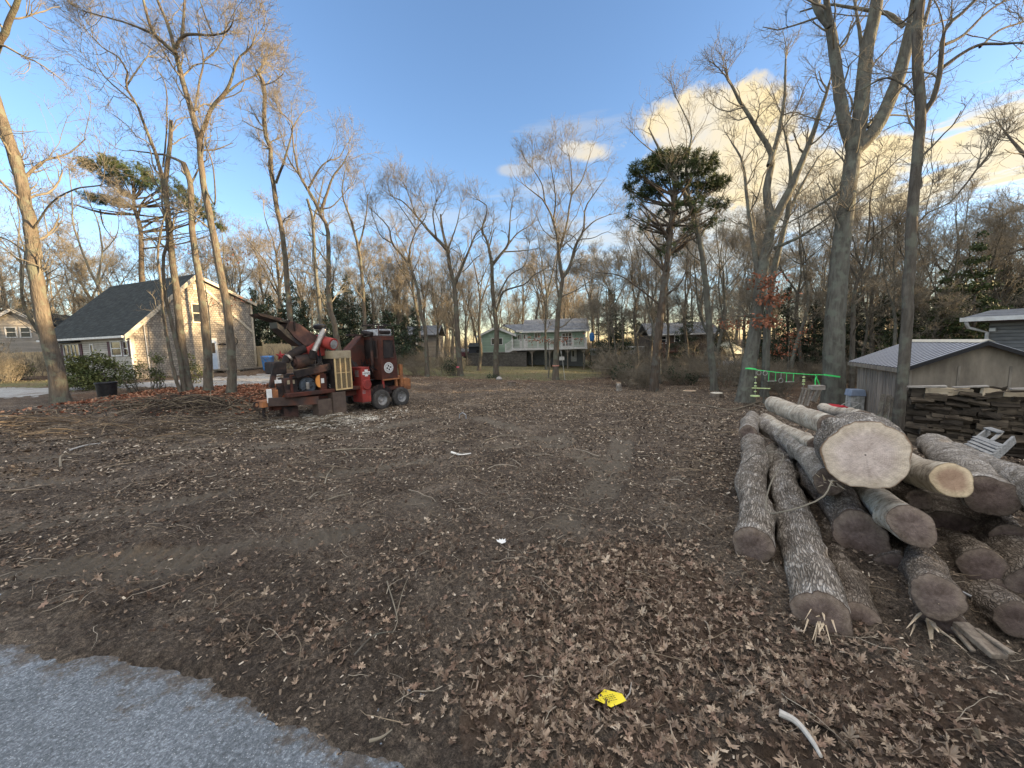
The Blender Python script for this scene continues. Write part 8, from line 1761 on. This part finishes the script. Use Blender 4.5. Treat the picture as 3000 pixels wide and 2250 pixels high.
# red mower-like machine and small white playhouse
m0 = sp(1590, 790, 12.6); m0[2] = hz(m0[0], m0[1]); rm_ = empty('red_mower', m0, R(10), label='low red garden machine with black wheels left of the shed', cat='garden machine')
MB().prism([(-.42, -.25, .25), (.45, -.25, .22), (.40, -.25, .42), (.1, -.25, .52), (-.3, -.25, .50)], (0, .5, 0)).build('body', mat('glossy_red', (.55, .02, .04), (.4, .015, .03), rough=.35), rm_, bevel=.04)
for sx_ in (-.32, .34):
    for sy_ in (-.28, .28): MB().lathe([(.03, -.03), (.13, -.03), (.13, .03), (.03, .03)], (sx_, sy_, .13), 14, 'y').build('wheel', M_black, rm_)
MB().tube([(.3, -.2, .35), (.75, -.2, .55), (.75, .2, .55), (.3, .2, .35)], .018, 6).build('handle', M_rope, rm_); MB().box(.15, .42, -.28, -.255, .28, .36).build('panel', M_white, rm_)
p0 = sp(1855, 850, 13.2); p0[2] = hz(p0[0], p0[1]); ph = empty('playhouse', p0, R(-15), label='small white box with a pale blue lid against the shed boards', cat='storage box')
zt_ = sp(1850, 640, 13.2)[2] - p0[2]; ph.scale = (.55, .55, 1.0); MB().box(-.36, .36, -.3, .3, .0, zt_).build('box_body', mat('mottled_white', (.50, .50, .46), (.20, .20, .18), rough=.7, scale=6), ph, bevel=.02); MB().prism([(-.42, -.36, zt_ + .002), (.42, -.36, zt_ + .002), (.32, -.36, zt_ + .22), (-.35, -.36, zt_ + .22)], (0, .72, 0)).build('lid', mat('pale_blue_lid', (.26, .31, .40), (.20, .25, .33), rough=.5), ph, bevel=.02)
p1 = sp(1850, 790, 12.3); p1[2] = hz(p1[0], p1[1]); o = MB().prism([(-.22, -.15, .06), (.22, -.15, .06), (.26, -.15, .3), (-.26, -.15, .3)], (0, .3, 0)).box(-.24, .24, -.17, .17, 0, .058).build('black_crate', M_black, bevel=.01); o.location = tuple(p1); tag(o, 'little black crate on the ground before the pale blue lid', 'crate')

# ------------------------------------------------------------------ stumps, stakes, ribbons
E_birch = endmat('white_cut_wood', (.74, .72, .64), (.70, .66, .55), (.4, .35, .28), rays=.1)
def stump(px, py, z, r_, h, bk, em, label):
    p = PX(px, py, z); gz = hz(p[0], p[1]); o, q = log((p[0], p[1], gz + h), (p[0], p[1], gz - .15), r_, r_ * 1.25, bk, em, label, int(px), cat='stump', group=None, segs=28); o.name = 'stump'; o.data.name = 'stump'
    if 'group' in o.keys(): del o['group']
    return o
def zt5(x, y): return 1750 + x * .24864, 900 + y * .24864
stump(*zt5(1405, 1060), 18.5, .27, .22, K_oakd, E_birch, 'low stump with a bright white cut top, near the right tree line')
stump(*zt5(252, 960), 21.5, .14, .42, K_grey, E_pale, 'tall narrow stump left of the pitch pine foot')
stump(*zt5(1085, 1000), 20.5, .30, .10, K_oakd, E_pale, 'flat stump between the pitch pine and the white-topped stump')
stump(1500, 1133, 23, .24, .30, K_oakd, E_dirty, 'ragged dark stump at the lawn edge between two oaks')
stump(1385, 1245 - 40, 19, .16, .08, K_oakd, E_dirty, 'small low stump in the middle of the clearing')
def ring_(name, px, py, z, r_, m, label, h=.05):
    p = PX(px, py, z); o = MB().lathe([(r_, -h / 2), (r_ + .006, -h / 2), (r_ + .006, h / 2), (r_, h / 2)], (0, 0, 0), 20).build(name, m); o.location = tuple(p); tag(o, label, 'ribbon'); return o
M_pink = mat('pink_tape', (.85, .20, .25), (.7, .15, .2), rough=.5)
ring_('pink_ribbon', 1345, 1075, 29, .22, M_pink, 'pink marking ribbon tied round the spreading oak', .10); ring_('pink_ribbon', 1628, 1071, 27, .235, mat('faded_orange_tape', (.62, .30, .22), (.5, .24, .18)), 'faded ribbon round the vase-shaped oak', .07)
g = np.random.default_rng(4)
p = PX(1463, 1108, 28); o = MB().lathe([(.02, -.14), (.17, -.1), (.22, 0), (.16, .12), (.03, .17)], (0, 0, 0), 12).build('stone', mat('pale_stone', (.45, .43, .40), (.33, .31, .29), rough=.9, scale=7, bump=.01), smooth=True); o.location = (p[0], p[1] - .6, hz(p[0], p[1]) + .08); tag(o, 'pale round stone at the foot of the oak before the green gable', 'stone')
a = PX(1655, 1105, 26.5); a[2] = hz(a[0], a[1]); o = MB().tube([tuple(a), tuple(PX(1648, 1055, 27)), tuple(PX(1640, 1020, 27.3))], .018, 5).build('hanging_rope', M_rope); tag(o, 'thin pale rope slanting right beside the vase-shaped oak', 'rope')

# ------------------------------------------------------------------ things lying on the ground
def gpt(px, py, lift=0.0): p = GP(px, py); return np.array([p[0], p[1], float(surf(p[0], p[1])) + lift])
# yellow tag
tp = gpt(1785, 2075, .02); M_yel = mat('yellow_tag', (.90, .74, .05), (.80, .64, .04), rough=.5); tgr = empty('yellow_tag', tp, label='crumpled yellow paper tag lying on the oak leaves', cat='tag')
c_ = [gpt(*q, .03) - tp for q in ((1742, 2072), (1770, 2043), (1822, 2060), (1835, 2078), (1790, 2105), (1748, 2090))]; V = [(0, 0, .028)] + [tuple(q) for q in c_]; mb = MB(); mb.add(V, [(0, k + 1, (k + 1) % 6 + 1) for k in range(6)]); o = mb.build('sheet', M_yel, tgr); md = o.modifiers.new('s', 'SOLIDIFY'); md.thickness = .0015
e1 = unit(c_[2] - c_[0]); nn_ = unit(np.cross(e1, c_[4] - c_[1])); nn_ = nn_ if nn_[2] > 0 else -nn_; e2 = np.cross(nn_, e1)
mb = MB()
for k in range(4):
    c = e2 * (.018 - .013 * k) + np.array([0, 0, .033])
    for q in range(5): s_ = c + e1 * (-.032 + .014 * q); mb.add([s_, s_ + e1 * .010, s_ + e1 * .010 + e2 * .004, s_ + e2 * .004], [(0, 1, 2, 3)])
mb.build('small_print', M_black, tgr)
tw_ = [gpt(1825, 2080, .02), gpt(1845, 2055, .05), gpt(1850, 2035, .06)]; o = MB().tube(tw_, [.004, .003, .002], 6).build('twig', M_slab, smooth=True); tag(o, 'pale twig sticking out beside the yellow tag', 'twig')
def branch(pxs, r0, m, label, lift=.02, name='fallen_branch', side=None):
    P_ = [gpt(x, y, lift + (l or 0)) for x, y, l in [(p + (0,))[:3] for p in pxs]]; P_ = resample(P_, max(10, len(pxs) * 4)); root = MB().tube([tuple(p) for p in P_], list(np.linspace(r0, r0 * .45, len(P_))), 8).build(name, m, smooth=True)
    for sd_ in side or []:
        Q = resample([gpt(x, y, lift + (l or 0)) for x, y, l in [(p + (0,))[:3] for p in sd_]], 8); MB().tube([tuple(p) for p in Q], list(np.linspace(r0 * .6, r0 * .25, 8)), 6).build('side_shoot', m, root, smooth=True)
    tag(root, label, 'branch'); return root
M_bone = mat('bleached_stick', (.50, .48, .44), (.32, .30, .27), rough=.9, scale=18, bump=.003)
branch([(2280, 2138, .03), (2330, 2180, .02), (2375, 2240, .01), (2400, 2290)], .016, M_bone, 'bleached grey stick at the bottom edge below the logs')
branch([(1135, 1720), (1165, 1835, .05), (1150, 1880, .02)], .006, B_twigw, 'forked upright twig standing in the soil at the lower middle', side=[[(1160, 1830, .04), (1185, 1790, .12), (1205, 1760, .16)]])
branch([(1040, 1950), (1100, 1910, .03), (1165, 1880, .02)], .006, B_dark, 'dark thin twig leaning under the forked twig')
branch([(1323, 1333, .03), (1350, 1337, .01), (1380, 1335, .03)], .022, mat('white_wood', (.85, .83, .76), (.75, .72, .66), rough=.8), 'short curved strip of white wood in the middle of the clearing')
branch([(950, 1325), (1000, 1330, .05), (1060, 1322, .03), (1150, 1320)], .02, B_twigw, 'long bent root lying across the dirt mound right of the chipper', side=[[(1010, 1330, .03), (1020, 1345, .02), (995, 1348)], [(1030, 1325, .03), (1060, 1318, .1), (1075, 1312, .1)]])
branch([(952, 1420), (960, 1395, .04), (980, 1378, .02)], .013, B_twigw, 'hooked pale root left of the middle of the clearing')
branch([(905, 1465), (925, 1450, .02), (940, 1443)], .012, B_twigw, 'short pale stick in the soil below the dirt mound')
branch([(960, 1468), (990, 1458, .02), (1035, 1446)], .012, B_twigw, 'straight pale stick right of the shorter one below the mound')
branch([(178, 1372), (180, 1350, .05), (200, 1342, .04), (240, 1338)], .02, B_twigw, 'hooked whitish root among the wheel tracks at the left')
branch([(205, 1322), (250, 1313, .02), (295, 1306)], .022, M_bone, 'straight pale root at the left before the brush pile')
branch([(1085, 2290 - 90), (1120, 2185, .02), (1150, 2175)], .008, B_twigw, 'short tan twig near the asphalt corner')
branch([(1330, 1300), (1290, 1295, .03), (1240, 1302)], .013, B_twigw, 'thin pale branch in the middle distance')
branch([(1420, 1295), (1480, 1283, .03), (1530, 1285)], .014, B_twigw, 'arched pale branch right of the white strip', side=[[(1500, 1283, .02), (1512, 1265, .15)]])
branch([(2235, 1165 + 12, .04), (2140, 1205, .05), (2060, 1190, .04), (1950, 1185, .02)], .03, B_twigw, 'long splintered limb lying at the far right of the clearing')
# white leaf
lp_ = gpt(1470, 1590, .02); mb = MB(); 
for k, a in enumerate((60, 85, 110, 140, 30)): t = R(a); l = .07 if k < 4 else .05; dx = np.array([math.cos(t), math.sin(t) * .8, .35]); sx_ = np.array([-math.sin(t), math.cos(t), 0]) * .014; mb.add([(0, 0, 0), tuple(dx * l * .6 + sx_), tuple(dx * l), tuple(dx * l * .6 - sx_)], [(0, 1, 2, 3)])
o = mb.build('white_leaf', M_wht); md = o.modifiers.new('s', 'SOLIDIFY'); md.thickness = .002; o.location = tuple(lp_); tag(o, 'bright white curled leaf on the dark soil', 'leaf')
o = MB().tube([(0, -.08, .08), (0, .0, .13), (0, .08, .08), (0, .08, 0)], .012, 6).tube([(0, -.08, .08), (0, -.08, 0)], .012, 6).build('wire_scrap', M_steel); p = gpt(1356, 1228, .02); o.location = tuple(p); o.rotation_euler = (0, 0, R(70)); o.scale = (1.5, 1.5, 1.5); tag(o, 'bent scrap of wire standing in the dirt right of the chipper', 'scrap')
